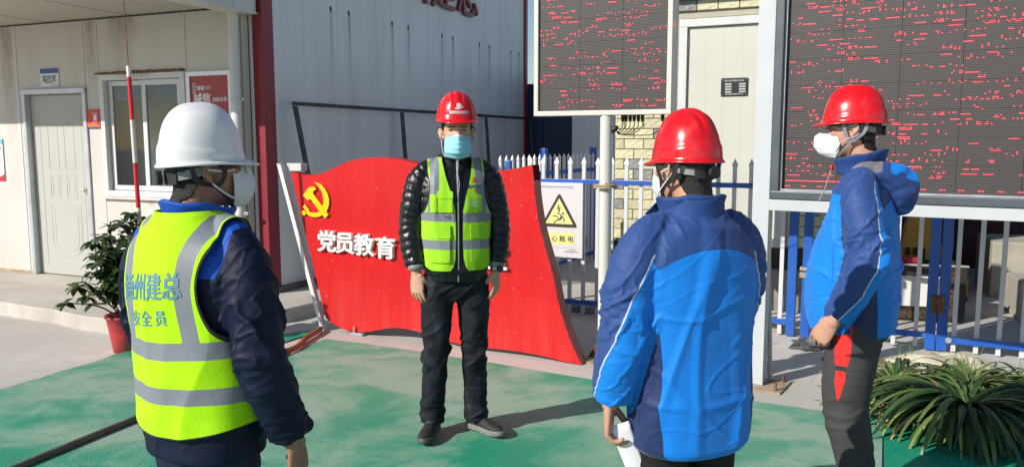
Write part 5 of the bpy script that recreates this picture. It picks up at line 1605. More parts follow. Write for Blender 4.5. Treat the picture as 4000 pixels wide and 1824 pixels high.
def build_helmet(g, S, hc, rot, H):
    m = S['helmet']; hs_ = S.get('hs', 1.0); c = hc + np.array((0, .004, H * S.get('hz', .675))); A, B, HH = .1035 * hs_, .122 * hs_, .140
    if 'helmet_h' in S: HH = S['helmet_h']
    seg, nz = 120, 44; V = []; F = []
    def shell(a, e):
        ca, sa = math.cos(a), math.sin(a)
        r = math.cos(e) ** .75; h = math.sin(e) ** .98
        x = A * r * math.copysign(abs(ca) ** .95, ca); y = B * r * math.copysign(abs(sa) ** .95, sa)
        z = HH * h
        # lower band a little wider, moulded step rising to the back
        st = .030 + .016 * (y / B)
        lo = 1 - float(sstep(st - .004, st + .004, np.array(z)))
        x *= 1 + .035 * lo; y *= 1 + .03 * lo
        # three crest ribs
        up = float(sstep(.045, .095, np.array(z))) * float(sstep(-.118, -.085, np.array(y))) * float(sstep(-.13, -.10, np.array(-y)))
        cr = .0095 * math.exp(-(x / .014) ** 4) + .0055 * (math.exp(-((abs(x) - .034) / .0075) ** 2))
        z += cr * up; 
        return x, y, z
    for i in range(nz + 1):
        e = (math.pi / 2) * (i / nz) ** .9
        if i == nz: V.append(shell(0, math.pi / 2 - 1e-4)); break
        for j in range(seg): V.append(shell(2 * math.pi * j / seg, e))
    for i in range(nz - 1):
        for j in range(seg): k = (j + 1) % seg; F.append([i * seg + j, i * seg + k, (i + 1) * seg + k, (i + 1) * seg + j])
    for j in range(seg): F.append([(nz - 1) * seg + j, (nz - 1) * seg + (j + 1) % seg, len(V) - 1])
    # brim rings: outwards, rolled edge, back in underneath
    base = [V[j] for j in range(seg)]
    rings = []
    for o_, dz in ((.003, -.002), (.0055, -.004), (.0070, -.007), (.0060, -.010), (.003, -.009), (-.004, -.004)):
        ring = []
        for j in range(seg):
            a = 2 * math.pi * j / seg; ca, sa = math.cos(a), math.sin(a)
            pk = max(0, -sa) ** 2.2 * (1 if o_ > .001 else .0)
            ext = o_ + pk * .032 * max(0, min(1, o_ / .0055))
            x, y, z = base[j]
            ring.append((x + ca * ext * .9, y + sa * ext, z + dz - pk * .010 * max(0, min(1, o_ / .0055)) + max(0, sa) ** 2 * -.004))
        rings.append(ring)
    off = len(V)
    for r_ in rings: V += r_
    for j in range(seg):
        k = (j + 1) % seg; F.append([off + j, off + k, k, j])
    for q in range(len(rings) - 1):
        for j in range(seg):
            k = (j + 1) % seg; F.append([off + (q + 1) * seg + j, off + (q + 1) * seg + k, off + q * seg + k, off + q * seg + j])
    # inner dome so that the shell has a thickness
    off2 = len(V); 
    V = np.array(V); inner = V[:off - 0].copy(); inner = inner * np.array((.965, .97, .96)); 
    Vall = np.vstack([V, inner]); nF = [[x + off2 for x in f][::-1] for f in F if max(f) < off]
    for j in range(seg):
        k = (j + 1) % seg; F.append([off2 + j, off2 + k, off + (len(rings) - 1) * seg + k, off + (len(rings) - 1) * seg + j])
    F = F + nF
    W = rot(Vall + c)
    hel = np_obj('helmet', W, F, m, g)
    # crest lines read as grooves: nothing painted.  Harness: sweatband at the back, ratchet, chin straps
    def arc(z, a0, a1, rx, ry, n=24, dz=0): return [(hs_ * rx * math.cos(a), hs_ * ry * math.sin(a), z + dz * (math.sin(a))) for a in np.linspace(a0, a1, n)]
    def ribbon(name, P, w, th, mat, wd=(0, 0, 1)):
        P = rot(np.array(P) + c); wv = RHm @ np.array(wd, float)
        Vv = []; n = len(P)
        T = np.gradient(P, axis=0); T /= np.linalg.norm(T, axis=1)[:, None]
        for p, t_ in zip(P, T):
            u = wv - t_ * np.dot(wv, t_); u /= np.linalg.norm(u) + 1e-9; nn = np.cross(t_, u)
            Vv += [p - u * w / 2 - nn * th / 2, p + u * w / 2 - nn * th / 2, p + u * w / 2 + nn * th / 2, p - u * w / 2 + nn * th / 2]
        Fv = [[i * 4 + q, i * 4 + (q + 1) % 4, i * 4 + 4 + (q + 1) % 4, i * 4 + 4 + q] for i in range(n - 1) for q in range(4)] + [[3, 2, 1, 0], [4 * n - 4, 4 * n - 3, 4 * n - 2, 4 * n - 1]]
        b = MB().add(Vv, Fv); return b.obj(name, mat, g)
    RHm = np.array(Matrix.Rotation(S.get('head_yaw', 0.0), 3, 'Z') @ Matrix.Rotation(S.get('head_pitch', 0.0), 3, 'X'))
    ribbon('sweatband', arc(-.006, math.pi * 1.08, math.pi * 1.92, .082, .102), .022, .003, m_blk_strap)
    ribbon('headband', arc(-.022, -.10 * math.pi, .34 * math.pi, .081, .103, 20, -.018), .024, .003, m_grey_strap)
    ribbon('headband', arc(-.022, .66 * math.pi, 1.10 * math.pi, .081, .103, 20, -.018), .024, .003, m_grey_strap)
    ribbon('nape_cradle', arc(-.040, .30 * math.pi, .70 * math.pi, .084, .106), .036, .006, m_blk_strap)
    kb = MB().cyl((0, 0, 0), .019, .013, 24, 'y'); kv = rot(np.array(kb.V) + c + np.array((0, .107, -.040)))
    MB().add(kv, kb.F).obj('ratchet_knob', m_blk_strap, g, True)
    ribbon('cradle_web', arc(-.006, .22 * math.pi, .78 * math.pi, .082, .102), .040, .004, m_blk_strap)
    # chin straps, one V each side
    sm = S.get('strap', m_grey_strap)
    for sx in (-1, 1):
        junction = (sx * .077, -.012, -H * (S.get('hz', .675) - .24))
        ribbon('chin_strap', catmull(np.array([(sx * .090, -.040, .0), (sx * .084, -.030, -.05), junction]), 6), .013, .0016, sm, (0, 1, 0))
        ribbon('chin_strap', catmull(np.array([(sx * .088, .050, -.01), (sx * .087, .036, -.05), junction]), 6), .013, .0016, sm, (0, 1, 0))
        ribbon('chin_strap', catmull(np.array([junction, (sx * .066, -.040, -H * (S.get('hz', .675) - .10)), (sx * .040, -.062, -H * (S.get('hz', .675) + .03)), (0, -.072, -H * (S.get('hz', .675) + .085))]), 6), .010, .0016, m_blk_strap if S.get('lower_black') else sm, (0, 1, 0))
    return hel

def mask_mesh(kind, rot, hc, H, g, bv, RH):
    nu, nv = 41, 31; V = []; 
    for j in range(nv):
        v = j / (nv - 1)
        for i in range(nu):
            u = -1 + 2 * i / (nu - 1)
            if kind == 'surgical':
                z = (.405 - .465 * v) * H
                wid = .064 + .006 * math.sin(math.pi * v)
                x = u * wid; 
                prof = .122 + .014 * math.sin(math.pi * min(1, v * 1.05)) - .028 * max(0, v - .75) / .25
                y = -prof + .060 * abs(u) ** 2.0 + .010 * (1 - v) * (abs(u) ** .7 - .0) 
                y += .0035 * (abs(((v * 4.6) % 1) - .5) * 2) * (1 if .12 < v < .92 else 0) * (1 - abs(u) ** 3)
                z += .012 * (1 - abs(u)) * (1 - v) - .006 * abs(u) * (1 - v) + .010 * abs(u) * v
            elif kind == 'fold':
                z = (.50 - .53 * v) * H
                prof = np.interp(v, [0, .10, .28, .62, .84, 1], [.104, .120, .150, .153, .132, .092])
                cheek = np.interp(v, [0, .25, .5, .8, 1], [.070, .056, .046, .052, .066])
                x = u * np.interp(v, [0, .25, .5, .8, 1], [.036, .060, .066, .056, .034])
                y = -(prof - (prof - cheek) * abs(u) ** 1.15)
                z += -.012 * abs(u) * (1 - v) * 1.0
            else:  # cup
                z = (.50 - .54 * v) * H
                prof = .102 + .034 * math.sin(math.pi * v) ** .8
                x = u * (.034 + .030 * math.sin(math.pi * v) ** .7); y = -(prof - (prof - .060) * abs(u) ** 2.0)
            V.append((x, y, z))
    V = np.array(V) + hc; Q = np.array([[j * nu + i, (j + 1) * nu + i, (j + 1) * nu + i + 1, j * nu + i + 1] for j in range(nv - 1) for i in range(nu - 1)])
    V = rot(V)
    # keep it off the face
    d = RH @ np.array((0, 1, 0))
    for i in range(len(V)):
        o = V[i] - d * .15
        h = bv.ray_cast(Vector(o), Vector(d), .30)
        if h[0] is not None:
            gap = np.dot(np.array(h[0]) - V[i], d)
            if gap < .003: V[i] = np.array(h[0]) - d * .003
    T = np.vstack([Q[:, [0, 1, 2]], Q[:, [0, 2, 3]]])
    N = normals3(V, T)
    if np.dot(N[len(N) // 2], d) > 0: T = T[:, ::-1]
    W, F, _ = thicken(V, T, .0015)
    return W, F

def cloth_folds(V, N, limbs, amp=.006, torso_amp=.004, seed=0, tz=2.2, elbow=.5):
    """push-out along the normal for folds: across sleeves and legs, hanging on the trunk"""
    x, y, z = V.T
    d = torso_amp * (.5 * ridge(np.stack([x * 8, y * 8, z * tz], 1) + seed) + .25 * vnoise(V * 13 + seed)
                     + 1.3 * crease(np.stack([x * 7 + z * 1.5, y * 6, z * 1.5], 1) + seed * 2.0, 6) + .9 * crease(np.stack([x * 4 - z * 5, y * 4, z * 7], 1) + seed * 5.0, 9) + .5 * crease(np.stack([x * 9 + z * 12, y * 8, z * 9], 1) + seed, 10) - .5)
    d = d * sstep(z.min(), z.min() + .05, z)
    for P, r, bend in limbs:
        S_, D = seg_param(V, P); L = sum(np.linalg.norm(np.array(b) - np.array(a)) for a, b in zip(P[:-1], P[1:]))
        w = 1 - sstep(r * 1.05, r * 1.5, D)
        C = np.array(P).mean(0); rel = V - C
        ang = np.arctan2(rel[:, 1], rel[:, 0])
        e = .45 + 1.0 * np.exp(-((S_ / L - bend) / .13) ** 2) + .6 * sstep(.82, 1.0, S_ / L)
        q = np.stack([S_ * 26 + .9 * np.sin(ang + seed), rel[:, 0] * 9, rel[:, 1] * 9], 1)
        q2 = np.stack([S_ * 19 + 2.2 * np.sin(ang + 1 + seed), rel[:, 0] * 7, rel[:, 1] * 7], 1)
        a = amp * e * (.22 * ridge(q + seed * 3.1) + .2 * vnoise(q * 1.9 + 4 + seed) + 1.2 * crease(q2 + seed, 6) + .8 * crease(q * 1.3 + 9, 8) - .35)
        d = d * (1 - w) + a * w
    return d

m_lace = M('lace_grey', (.10, .10, .105, 1), .8)
def add_shoe(g, ank, yaw, m_up, m_sole, flat=.0):
    """trainer: sole and upper along the foot"""
    c, s = math.cos(yaw), math.sin(yaw)
    def tr(V):
        V = np.asarray(V, float); return np.stack([ank[0] + V[:, 0] * c - V[:, 1] * s, ank[1] + V[:, 0] * s + V[:, 1] * c, V[:, 2]], 1)
    # outline of the sole (front -y)
    ol = catmull(np.array([(0, .075), (.030, .062), (.034, .02), (.031, -.04), (.040, -.10), (.040, -.150), (.022, -.190), (-.005, -.198), (-.030, -.182), (-.040, -.145), (-.036, -.09), (-.028, -.03), (-.031, .02), (-.028, .06), (0, .075)]), 5)[:-1]
    n = len(ol); V = []; 
    for o_, z in ((.97, .002), (1.03, .010), (1.03, .024), (.99, .032)):
        for x, y in ol: V.append((x * o_, (y + .06) * o_ - .06, z + (.006 * max(0, (-y - .12) / .08) if z < .02 else .004 * max(0, (-y - .12) / .08))))
    F = [list(range(n))[::-1], [3 * n + i for i in range(n)]] + [[q * n + i, q * n + (i + 1) % n, (q + 1) * n + (i + 1) % n, (q + 1) * n + i] for q in range(3) for i in range(n)]
    sole = MB().add(tr(V), F).obj('shoe_sole', m_sole, g, True)
    P = [loft([(0, .070, .06), (0, .04, .055), (0, -.01, .052), (0, -.06, .046), (-.001, -.11, .040), (-.003, -.155, .036), (-.005, -.185, .030)], [(.018, .022), (.029, .038), (.031, .040), (.033, .034), (.037, .027), (.034, .022), (.018, .013)], 24, 4, side=(1, 0, 0), round_cap=True),
         loft([(0, .03, .04), (0, .028, .08), (0, .03, .115)], [(.032, .044), (.034, .045), (.036, .047)], 24, 3)]
    Vu, Qu = fuse([(tr(v), f) for v, f in P], .004, 3)
    Vu = Vu[:]; Vu[:, 2] = np.maximum(Vu[:, 2], .024)
    u = np_obj('shoe_upper', Vu, Qu, m_up, g)
    for q in range(5):
        y = -.045 - q * .018; z = .088 - q * .0085
        pts = tr([(-.018, y + .004, z - .004), (0, y, z + .001), (.018, y + .004, z - .004)])
        MB().tube(catmull(pts, 3), .0030, 6).obj('lace', m_lace, u)
    return u

# garments -----------------------------------------------------------------
def jacket(g, tab, arms, arm_r, mat, zones, amp, tamp, seed, voxel=.0065, extra=None, puff=None, tz=2.2):
    V, Q, caps = torso_grid(tab, 90, 72)
    parts = [(V, Q.tolist() + caps)]
    for A, r in zip(arms, arm_r): parts.append(loft(A, r, 24, 4, round_cap=False))
    if extra: parts += extra
    V, Q = fuse(parts, voxel, 5)
    N = normals(V, Q)
    limbs = [(A, max(x[0] if isinstance(x, tuple) else x for x in r), .52) for A, r in zip(arms, arm_r)]
    if puff: d = puff(V, limbs)
    else: d = cloth_folds(V, N, limbs, amp, tamp, seed, tz)
    V = V + N * d[:, None]
    V = smooth_np(V, Q, 1, .3)
    return V, Q

def shell_part(name, V, Q, f, off, th, mat, g, fields=None, conform=None, smooth=6):
    """a garment layer cut out of a surface: offset, given a thickness, edges cut clean"""
    W = smooth_np(V, Q, smooth); N = normals(W, Q); W = W + N * off
    fl = {k: fn(W) for k, fn in (fields or {}).items()}
    C, T, A = clip(W, Q, f(W) if callable(f) else f, fl)
    W2, F, A2 = thicken(C, T, th, A)
    return np_obj(name, W2, F, mat, g, True, A2), W, Q

def collar(g, name, z0, z1, cx, cy, r0, r1, mat, th=.006, open_f=.0, zslope=0.0, tilt=0.0, seed=0, flare=0.0, fields=None, lining=None):
    seg = 96; nz = 12; V = []
    for i in range(nz + 1):
        t = i / nz
        for j in range(seg + 1):
            a = -math.pi / 2 + open_f + (2 * math.pi - 2 * open_f) * j / seg
            r = r0 + (r1 - r0) * t + flare * t * t
            x = cx + r * math.cos(a); y = cy + (r * 1.02) * math.sin(a)
            z = z0 + (z1 - z0) * t + zslope * (math.sin(a) + 1) * .5 * t + tilt * math.cos(a) * t + .003 * math.sin(a * 5 + seed) * t
            V.append((x, y, z))
    Q = np.array([[i * (seg + 1) + j, i * (seg + 1) + j + 1, (i + 1) * (seg + 1) + j + 1, (i + 1) * (seg + 1) + j] for i in range(nz) for j in range(seg)])
    V = np.array(V); N = normals(V, Q)
    V = V + N * (.0025 * vnoise(V * 40 + seed))[:, None]
    T = np.vstack([Q[:, [0, 1, 2]], Q[:, [0, 2, 3]]])
    W, F, _ = thicken(V, T, th)
    o = np_obj(name, W, F, mat, g)
    if lining:
        W2, F2, _ = thicken(V - N * (th + .0008), T, .002); np_obj('collar_lining', W2, F2, lining, g)
    return o

def trousers(g, hip, legs, leg_r, mat, seed, amp=.006, voxel=.0065, zone=None, name='trousers', extra=None):
    parts = [loft(hip[0], hip[1], 32, 4)]
    for l, r in zip(legs, leg_r): parts.append(loft(l, r, 28, 4))
    V, Q = fuse(parts, voxel, 5); N = normals(V, Q)
    d = np.zeros(len(V))
    for l, r in zip(legs, leg_r):
        l = np.array(l, float); S_, D = seg_param(V, l); L = np.linalg.norm(np.diff(l, axis=0), axis=1).sum()
        w = 1 - sstep(.10, .16, D); t_ = S_ / L
        e = .35 + .9 * np.exp(-((t_ - .52) / .10) ** 2) + 1.3 * sstep(.80, .97, t_) + .5 * np.exp(-((t_ - .08) / .08) ** 2)
        q = np.stack([S_ * 20, V[:, 0] * 8, V[:, 1] * 8], 1)
        q2 = np.stack([S_ * 15 + V[:, 0] * 9, V[:, 0] * 6, V[:, 1] * 6], 1)
        d = np.where(w > .2, amp * e * (.35 * ridge(q + seed) + .3 * vnoise(q * 2 + seed) + .9 * crease(q2 + seed, 4.5) - .25) * (1 - .85 * sstep(.93, .99, t_)), d)
    V = smooth_np(V + N * d[:, None], Q, 1, .3)
    fl = zone(V) if zone else None
    return np_obj(name, V, Q, mat, g, True, fl)

def project(Vt, center, axis, bv, off=.0015):
    """lay flat lettering (x-z plane) on a surface; axis is the direction of projection"""
    out = []
    d = Vector(axis)
    for x, y, z in Vt:
        h = bv.ray_cast(Vector((x, 0, z)) - d * .6, d, 1.2)
        p = np.array(h[0]) - np.array(axis) * (off - y) if h[0] is not None else np.array((x, center, z))
        out.append(p)
    return np.array(out)
def subdiv(V, F, L):
    bm = bmesh.new(); vs = [bm.verts.new(v) for v in V]
    for f in F:
        try: bm.faces.new([vs[i] for i in f])
        except ValueError: pass
    bmesh.ops.triangulate(bm, faces=bm.faces[:])
    for _ in range(4):
        e = [x for x in bm.edges if x.calc_length() > L]
        if not e: break
        bmesh.ops.subdivide_edges(bm, edges=e, cuts=1)
        bmesh.ops.triangulate(bm, faces=[f for f in bm.faces if len(f.verts) > 3])
    bm.verts.index_update()
    o = np.array([v.co[:] for v in bm.verts]), [[v.index for v in f.verts] for f in bm.faces]; bm.free(); return o
def cloth_text(g, name, body, size, cx, cz, back, bv, mat, bold=0, stretch=(1, 1), off=.0009, slope=0.0):
    V, F = text_mesh(body, size, 0, bold, 1.0, True, stretch)
    V, F = subdiv(V, F, .018)
    s = -1 if back else 1
    V = V.copy(); V[:, 0] = cx + s * V[:, 0]; V[:, 2] = cz + V[:, 2] + slope * (V[:, 0] - cx)
    W = project(V * np.array((1, 0, 1)), 0, (0, -1, 0) if back else (0, 1, 0), bv, off)
    return np_obj(name, W, F, mat, g, False)

LIME = (.44, .86, .0, 1); LIME2 = (.36, .74, .02, 1)
def vest_mat(name, lime):
    return zone_mat(name, lime, [('stripe', (.215, .23, .255, 1), .38), ('trim', (.02, .022, .02, 1), .7)], .78, .35, 700, 0.1, .25)
def tab_scaled(k, rows, wf=1.0, df=1.0): return [(z * k, x, y, w * wf, a * df, b * df) for z, x, y, w, a, b in rows]
def mirror(P): return [(-x, y, z) for x, y, z in P]

# ------------------------------------------------------------------ MAN FACING US: black down jacket, lime vest, red helmet
armR = [(-.080, .014, 1.452), (-.145, .012, 1.428), (-.190, .012, 1.362), (-.212, .015, 1.26), (-.232, .020, 1.13), (-.228, -.005, 1.02), (-.214, -.035, .925)]
armL = mirror(armR); armL[-1] = (.214, -.030, .930)
legR = [(-.088, .0, .93), (-.102, -.005, .70), (-.112, -.012, .47), (-.122, .015, .26), (-.130, .022, .060)]
legL = [(.088, .0, .93), (.092, -.005, .70), (.096, -.008, .47), (.105, .018, .26), (.110, .026, .060)]
A = dict(id='a', sh=1.43, hip=.95, chin=1.500, hx=0.010, hy=-.018, hh=.250, hz=.745, head_yaw=R(-3), head_pitch=R(2), armR=armR[:-1] + [(-.212, -.038, .89)], armL=armL[:-1] + [(.212, -.035, .89)],
         legR=legR, legL=legL, handR_shape=(.42, .055, .8), handL_shape=(.50, .055, .9),
         handR=((-.214, -.040, .885), (.75, -.66, 0), (.05, -.08, -1), False), handL=((.213, -.036, .888), (-.62, -.78, 0), (-.02, -.04, -1), True),
         helmet=m_hr, skin=(.60, .34, .23, 1), strap=m_grey_strap)
gA, rotA, hcA, HA, bvA_, bqA, bvA, RHA = build_person('man in black down jacket, lime vest, red helmet and pale blue mask facing the others', (-.300, 4.18, .028), R(11), A)
tabA = [(.845, 0, .0, .150, .112, .112), (.90, 0, .0, .170, .124, .122), (.98, 0, .0, .170, .126, .118), (1.06, 0, .0, .168, .124, .116), (1.16, 0, .002, .176, .126, .122), (1.26, 0, .004, .186, .128, .126), (1.34, 0, .008, .186, .118, .124), (1.40, 0, .012, .172, .100, .114), (1.44, 0, .016, .140, .082, .096), (1.468, 0, .018, .105, .072, .082), (1.488, 0, .015, .080, .068, .074), (1.51, 0, .012, .070, .066, .070)]
rsA = [.026, .048, .062, .068, .064, .060, .051]
def puffA(V, limbs):
    d = .006 * (np.abs(np.sin(np.pi * V[:, 2] / .046)) ** .5) + .0015 * vnoise(V * 22) + .001 * ridge(np.stack([V[:, 0] * 40, V[:, 1] * 40, V[:, 2] * 14], 1))
    d = d * (1 - .75 * ((np.abs(V[:, 0]) < .16) & (V[:, 2] > .93)))
    for P, r, bend in limbs:
        S_, D = seg_param(V, P); w = 1 - sstep(r * 1.10, r * 1.35, D)
        rel = V - np.array(P).mean(0); ang = np.arctan2(rel[:, 1], rel[:, 0])
        s_ = S_ + .006 * vnoise(V * 9) + .005 * np.sin(ang * 2)
        q = np.abs(np.sin(np.pi * s_ / .043)) ** .5 * .0085 - .0045 + .0016 * vnoise(np.stack([ang * 2.2, S_ * 40, S_ * 0], 1)) + .0014 * ridge(np.stack([ang * 5, S_ * 18, S_ * 0], 1))
        d = d * (1 - w) + q * w
    return d
m_down = M('down_nylon', (.007, .007, .008, 1), .36, .2, 30, .12, 70, spec=.5)
V, Q = jacket(gA, tabA, [armR, armL], [rsA, rsA], m_down, None, 0, 0, 1, .006, puff=puffA)
np_obj('jacket', V, Q, m_down, gA); bvJ = BVHTree.FromPolygons(V.tolist(), Q.tolist())
collar(gA, 'jacket_collar', 1.478, 1.545, 0, .008, .076, .072, m_down, .008, .12, .018, 0, 2)
MB().tube([(0.0, -.118, .85), (0.0, -.134, 1.0), (0, -.134, 1.2), (0, -.126, 1.33), (0.0, -.085, 1.46), (0, -.072, 1.53)], .0045, 8).obj('zip', M('zip_metal', (.35, .36, .37, 1), .35, metal=.6), gA, True)
for a, nm in ((armR, 0), (armL, 1)):
    P = [np.array(a[-1]) + (0, 0, .015), np.array(a[-1]) - (0, .003, .018)]
    V2, F2 = loft(P, [.044, .041], 24, 2); np_obj('shirt_cuff', V2, F2, M('cuff_grey', (.26, .26, .27, 1), .8), gA)
# vest, built from the trunk alone
Vt, Qt, _c = torso_grid(tabA, 260, 300)
Nt = normals(Vt, Qt)
def conform(V, bv, lim=.034, gap=.010, zmin=1.22):
    N = normals(V, Qt); out = V.copy()
    for i in np.nonzero((V[:, 2] > zmin))[0]:
        n = N[i]; h = bv.ray_cast(Vector(V[i] + n * lim), Vector(-n), lim)
        if h[0] is not None: out[i] = V[i] + n * (lim - h[3] + gap)
        else: out[i] = V[i]
    return out
Wt = Vt + Nt * .011
Wt = conform(Wt, bvJ, .034, .008)
Wt = smooth_np(Wt, Qt, 14)
fold = .0030 * ridge(np.stack([Vt[:, 0] * 13, Vt[:, 1] * 6, Vt[:, 2] * 3.2], 1) + 3) + .0022 * vnoise(Vt * np.array((26, 10, 14)))
Nw = normals(Wt, Qt); Wt = Wt + Nw * (fold + .002)[:, None]
def arm_hole(V, zc, az, xc, ax): return (np.sqrt(((np.abs(V[:, 0]) - xc) / ax) ** 2 + ((V[:, 2] - zc) / az) ** 2) - 1) * .05
def vestA(V):
    x, y, z = V.T
    fr = y < 0.0
    hole = np.minimum(arm_hole(V, 1.345, .145, .205, .060), np.where(z > 1.34, .150 - np.abs(x), 1))
    w = np.interp(z, [.90, .93, .97, 1.05, 1.22, 1.30, 1.40, 1.47], [.050, .028, .018, .014, .016, .034, .062, .074])
    vf = np.abs(x - .004) - w
    hemf = z - (.905 + .030 * np.clip((np.abs(x) - .125) / .05, 0, 1) ** 2)
    rho = np.sqrt(x ** 2 + (y - .012) ** 2) - .088
    backn = np.where(fr, 1, 1)
    f = np.minimum(hole, hemf); f = np.minimum(f, np.where(z > 1.40, rho, 1))
    return np.where(fr, np.minimum(f, vf), f)
def stripesA(V):
    x, y, z = V.T
    b = np.maximum(.0235 - np.abs(z - 1.185 + .004 * np.sin(x * 9)), .0245 - np.abs(z - 1.045))
    xs_ = np.interp(z, [1.18, 1.25, 1.35, 1.45], [.130, .128, .118, .112])
    v = np.where(z > 1.18, .0235 - np.abs(np.abs(x) - xs_), -1)
    return np.maximum(b, v)
m_vA = vest_mat('vest_lime_a', LIME2)
fA = vestA(Wt)
C, T, At = clip(Wt, Qt, fA, {'stripe': stripesA(Wt), 'trim': .0042 - fA})
W2, F2, A2 = thicken(C, T, .003, At); np_obj('vest', W2, F2, m_vA, gA, True, A2)
# pockets and patches sit on the vest
def patch(name, g, x0, x1, z0, z1, off, mat, front=True, r=.008, th=.004, fld=None, base=None, q=None):
    B_ = Wt if base is None else base; q = Qt if q is None else q
    N = normals(B_, q); V_ = B_ + N * off
    x, y, z = V_.T
    dx = np.abs(x - (x0 + x1) / 2) - (x1 - x0) / 2 + r; dz = np.abs(z - (z0 + z1) / 2) - (z1 - z0) / 2 + r
    f = r - np.sqrt(np.maximum(dx, 0) ** 2 + np.maximum(dz, 0) ** 2) - np.minimum(np.maximum(dx, dz), 0)
    f = np.where((y < 0) == front, f, -1)
    Cc, Tt, Aa = clip(V_, q, f, {k: fn(V_) for k, fn in (fld or {}).items()})
    if not len(Tt): return None
    Ww, Ff, Aaa = thicken(Cc, Tt, th, Aa)
    return np_obj(name, Ww, Ff, mat, g, True, Aaa)
sf = {'stripe': lambda V: np.maximum(.0235 - np.abs(V[:, 2] - 1.185), .0245 - np.abs(V[:, 2] - 1.045)), 'trim': lambda V: np.full(len(V), -1.0)}
patch('chest_pocket', gA, -.105, -.030, 1.212, 1.315, .006, m_vA, fld=sf); patch('pocket_flap', gA, -.108, -.028, 1.282, 1.322, .009, m_vA, fld=sf)
patch('chest_pocket', gA, -.142, -.109, 1.212, 1.305, .005, m_vA, fld=sf)
patch('id_pocket', gA, .040, .125, 1.215, 1.300, .006, m_vA, fld=sf)
patch('id_window', gA, .050, .115, 1.235, 1.287, .0085, M('id_window', (.28, .60, .10, 1), .2), r=.003, th=.001)
patch('lower_pocket', gA, -.150, -.045, .952, 1.145, .007, m_vA, fld=sf); patch('pocket_flap', gA, -.152, -.043, 1.078, 1.150, .010, m_vA, fld=sf)
patch('lower_pocket', gA, .062, .160, .952, 1.145, .007, m_vA, fld=sf); patch('pocket_flap', gA, .060, .162, 1.078, 1.150, .010, m_vA, fld=sf)
bvV = BVHTree.FromPolygons(Wt.tolist(), Qt.tolist())
m_teal = M('print_teal', (.02, .13, .20, 1), .6); m_lr = M('print_logo_red', (.55, .03, .03, 1), .6)
cloth_text(gA, 'lettering', '通州建总', .0205, .090, 1.335, False, bvV, m_teal, .0006)
def emblem(g, cx, cz, s, bv, mat, ax=(0, 1, 0), off=.002, base=0):
    """upright bars in a dish with a sweeping ring"""
    b = []
    for x0, x1, z0, z1 in ((-.55, -.30, -.1, .9), (-.22, .0, -.1, 1.0), (.08, .30, -.1, .9), (-.55, .30, -.32, -.16), (.42, .56, .1, .75)):
        b.append([(x0, z0), (x1, z0), (x1, z1), (x0, z1)])
    ring = [(1.0 * math.cos(a), .30 * math.sin(a) - .12 + .22 * math.cos(a)) for a in np.linspace(math.pi * .80, math.pi * 2.15, 16)]
    ring += [(.86 * math.cos(a), .18 * math.sin(a) - .10 + .22 * math.cos(a)) for a in np.linspace(math.pi * 2.1, math.pi * .82, 16)]
    b.append(ring)
    V = []; F = []
    for p in b:
        o = len(V); V += [(cx + x * s, 0, cz + z * s) for x, z in p]; F.append([o + i for i in range(len(p))])
    V, F = subdiv(V, F, .012)
    return np_obj('emblem', project(V, 0, ax, bv, off), F, mat, g, False)
emblem(gA, .090, 1.372, .018, bvV, m_lr)
patch('flag_pin', gA, .084, .100, 1.318, 1.330, .0035, m_lr, r=.001, th=.0015)
V, F = loft([(-.062 + .011 * math.cos(a), -.140, 1.200 + .012 * math.sin(a)) for a in np.linspace(math.pi * .95, math.pi * 2.05, 12)], [.0022] * 12, 6, 1, side=(0, 1, 0)); np_obj('d_ring', V, F, m_black, gA)
# jeans
m_jean = zone_mat('jeans_black', (.012, .0135, .020, 1), [], .7, .5, 500, 0, .35)
def jeansmat():
    m, t = newmat('jeans')
    c = t.coord(); n = t.noise(t.mapping(c, (1, 1, .45)), 7, 5, .6); n2 = t.noise(c, 55, 4)
    col = t.ramp(n, .50, .80, (.0045, .005, .008, 1), (.050, .062, .085, 1))
    t.link(t.mix(t.math('MULTIPLY', n2, .3), col, (.02, .022, .03, 1)), t.b.inputs['Base Color'])
    t.b.inputs['Roughness'].default_value = .75; t.b.inputs['Specular IOR Level'].default_value = .3
    t.bump(n2, .4, .002); return m
mj = jeansmat()
trousers(gA, ([(0, 0, .74), (0, 0, .80), (0, 0, .88), (0, 0, .96)], [(.10, .08), (.150, .105), (.158, .108), (.150, .10)]), [[(-.080, 0, .88)] + legR[1:], [(.080, 0, .88)] + legL[1:]], [[.093, .088, .074, .066, .068], [.093, .088, .074, .066, .068]], mj, 3, .0130)
m_sh = M('shoe_black', (.022, .020, .021, 1), .7, .3, 30, .3, 200); m_so = M('shoe_sole_dark', (.07, .07, .072, 1), .6); m_so2 = M('shoe_sole_pale', (.20, .195, .18, 1), .6, .1, 20)
gA.location.z = 0.028
add_shoe(gA, (-.133, .020, 0), R(-20), m_sh, m_so); add_shoe(gA, (.112, .025, 0), R(38), m_sh, m_so2)
# watch
w = np.array((.2125, -.036, .905)); V, F = loft([w + (0, 0, .012), w - (0, 0, .012)], [(.0325, .027), (.0325, .027)], 28, 3); np_obj('watch_strap', V, F, M('watch_steel', (.55, .55, .56, 1), .25, metal=.8), gA)
MB().cyl((.226, -.070, .905), .019, -.010, 24, 'y').obj('watch_face', M('watch_dark', (.05, .05, .05, 1), .15), gA)
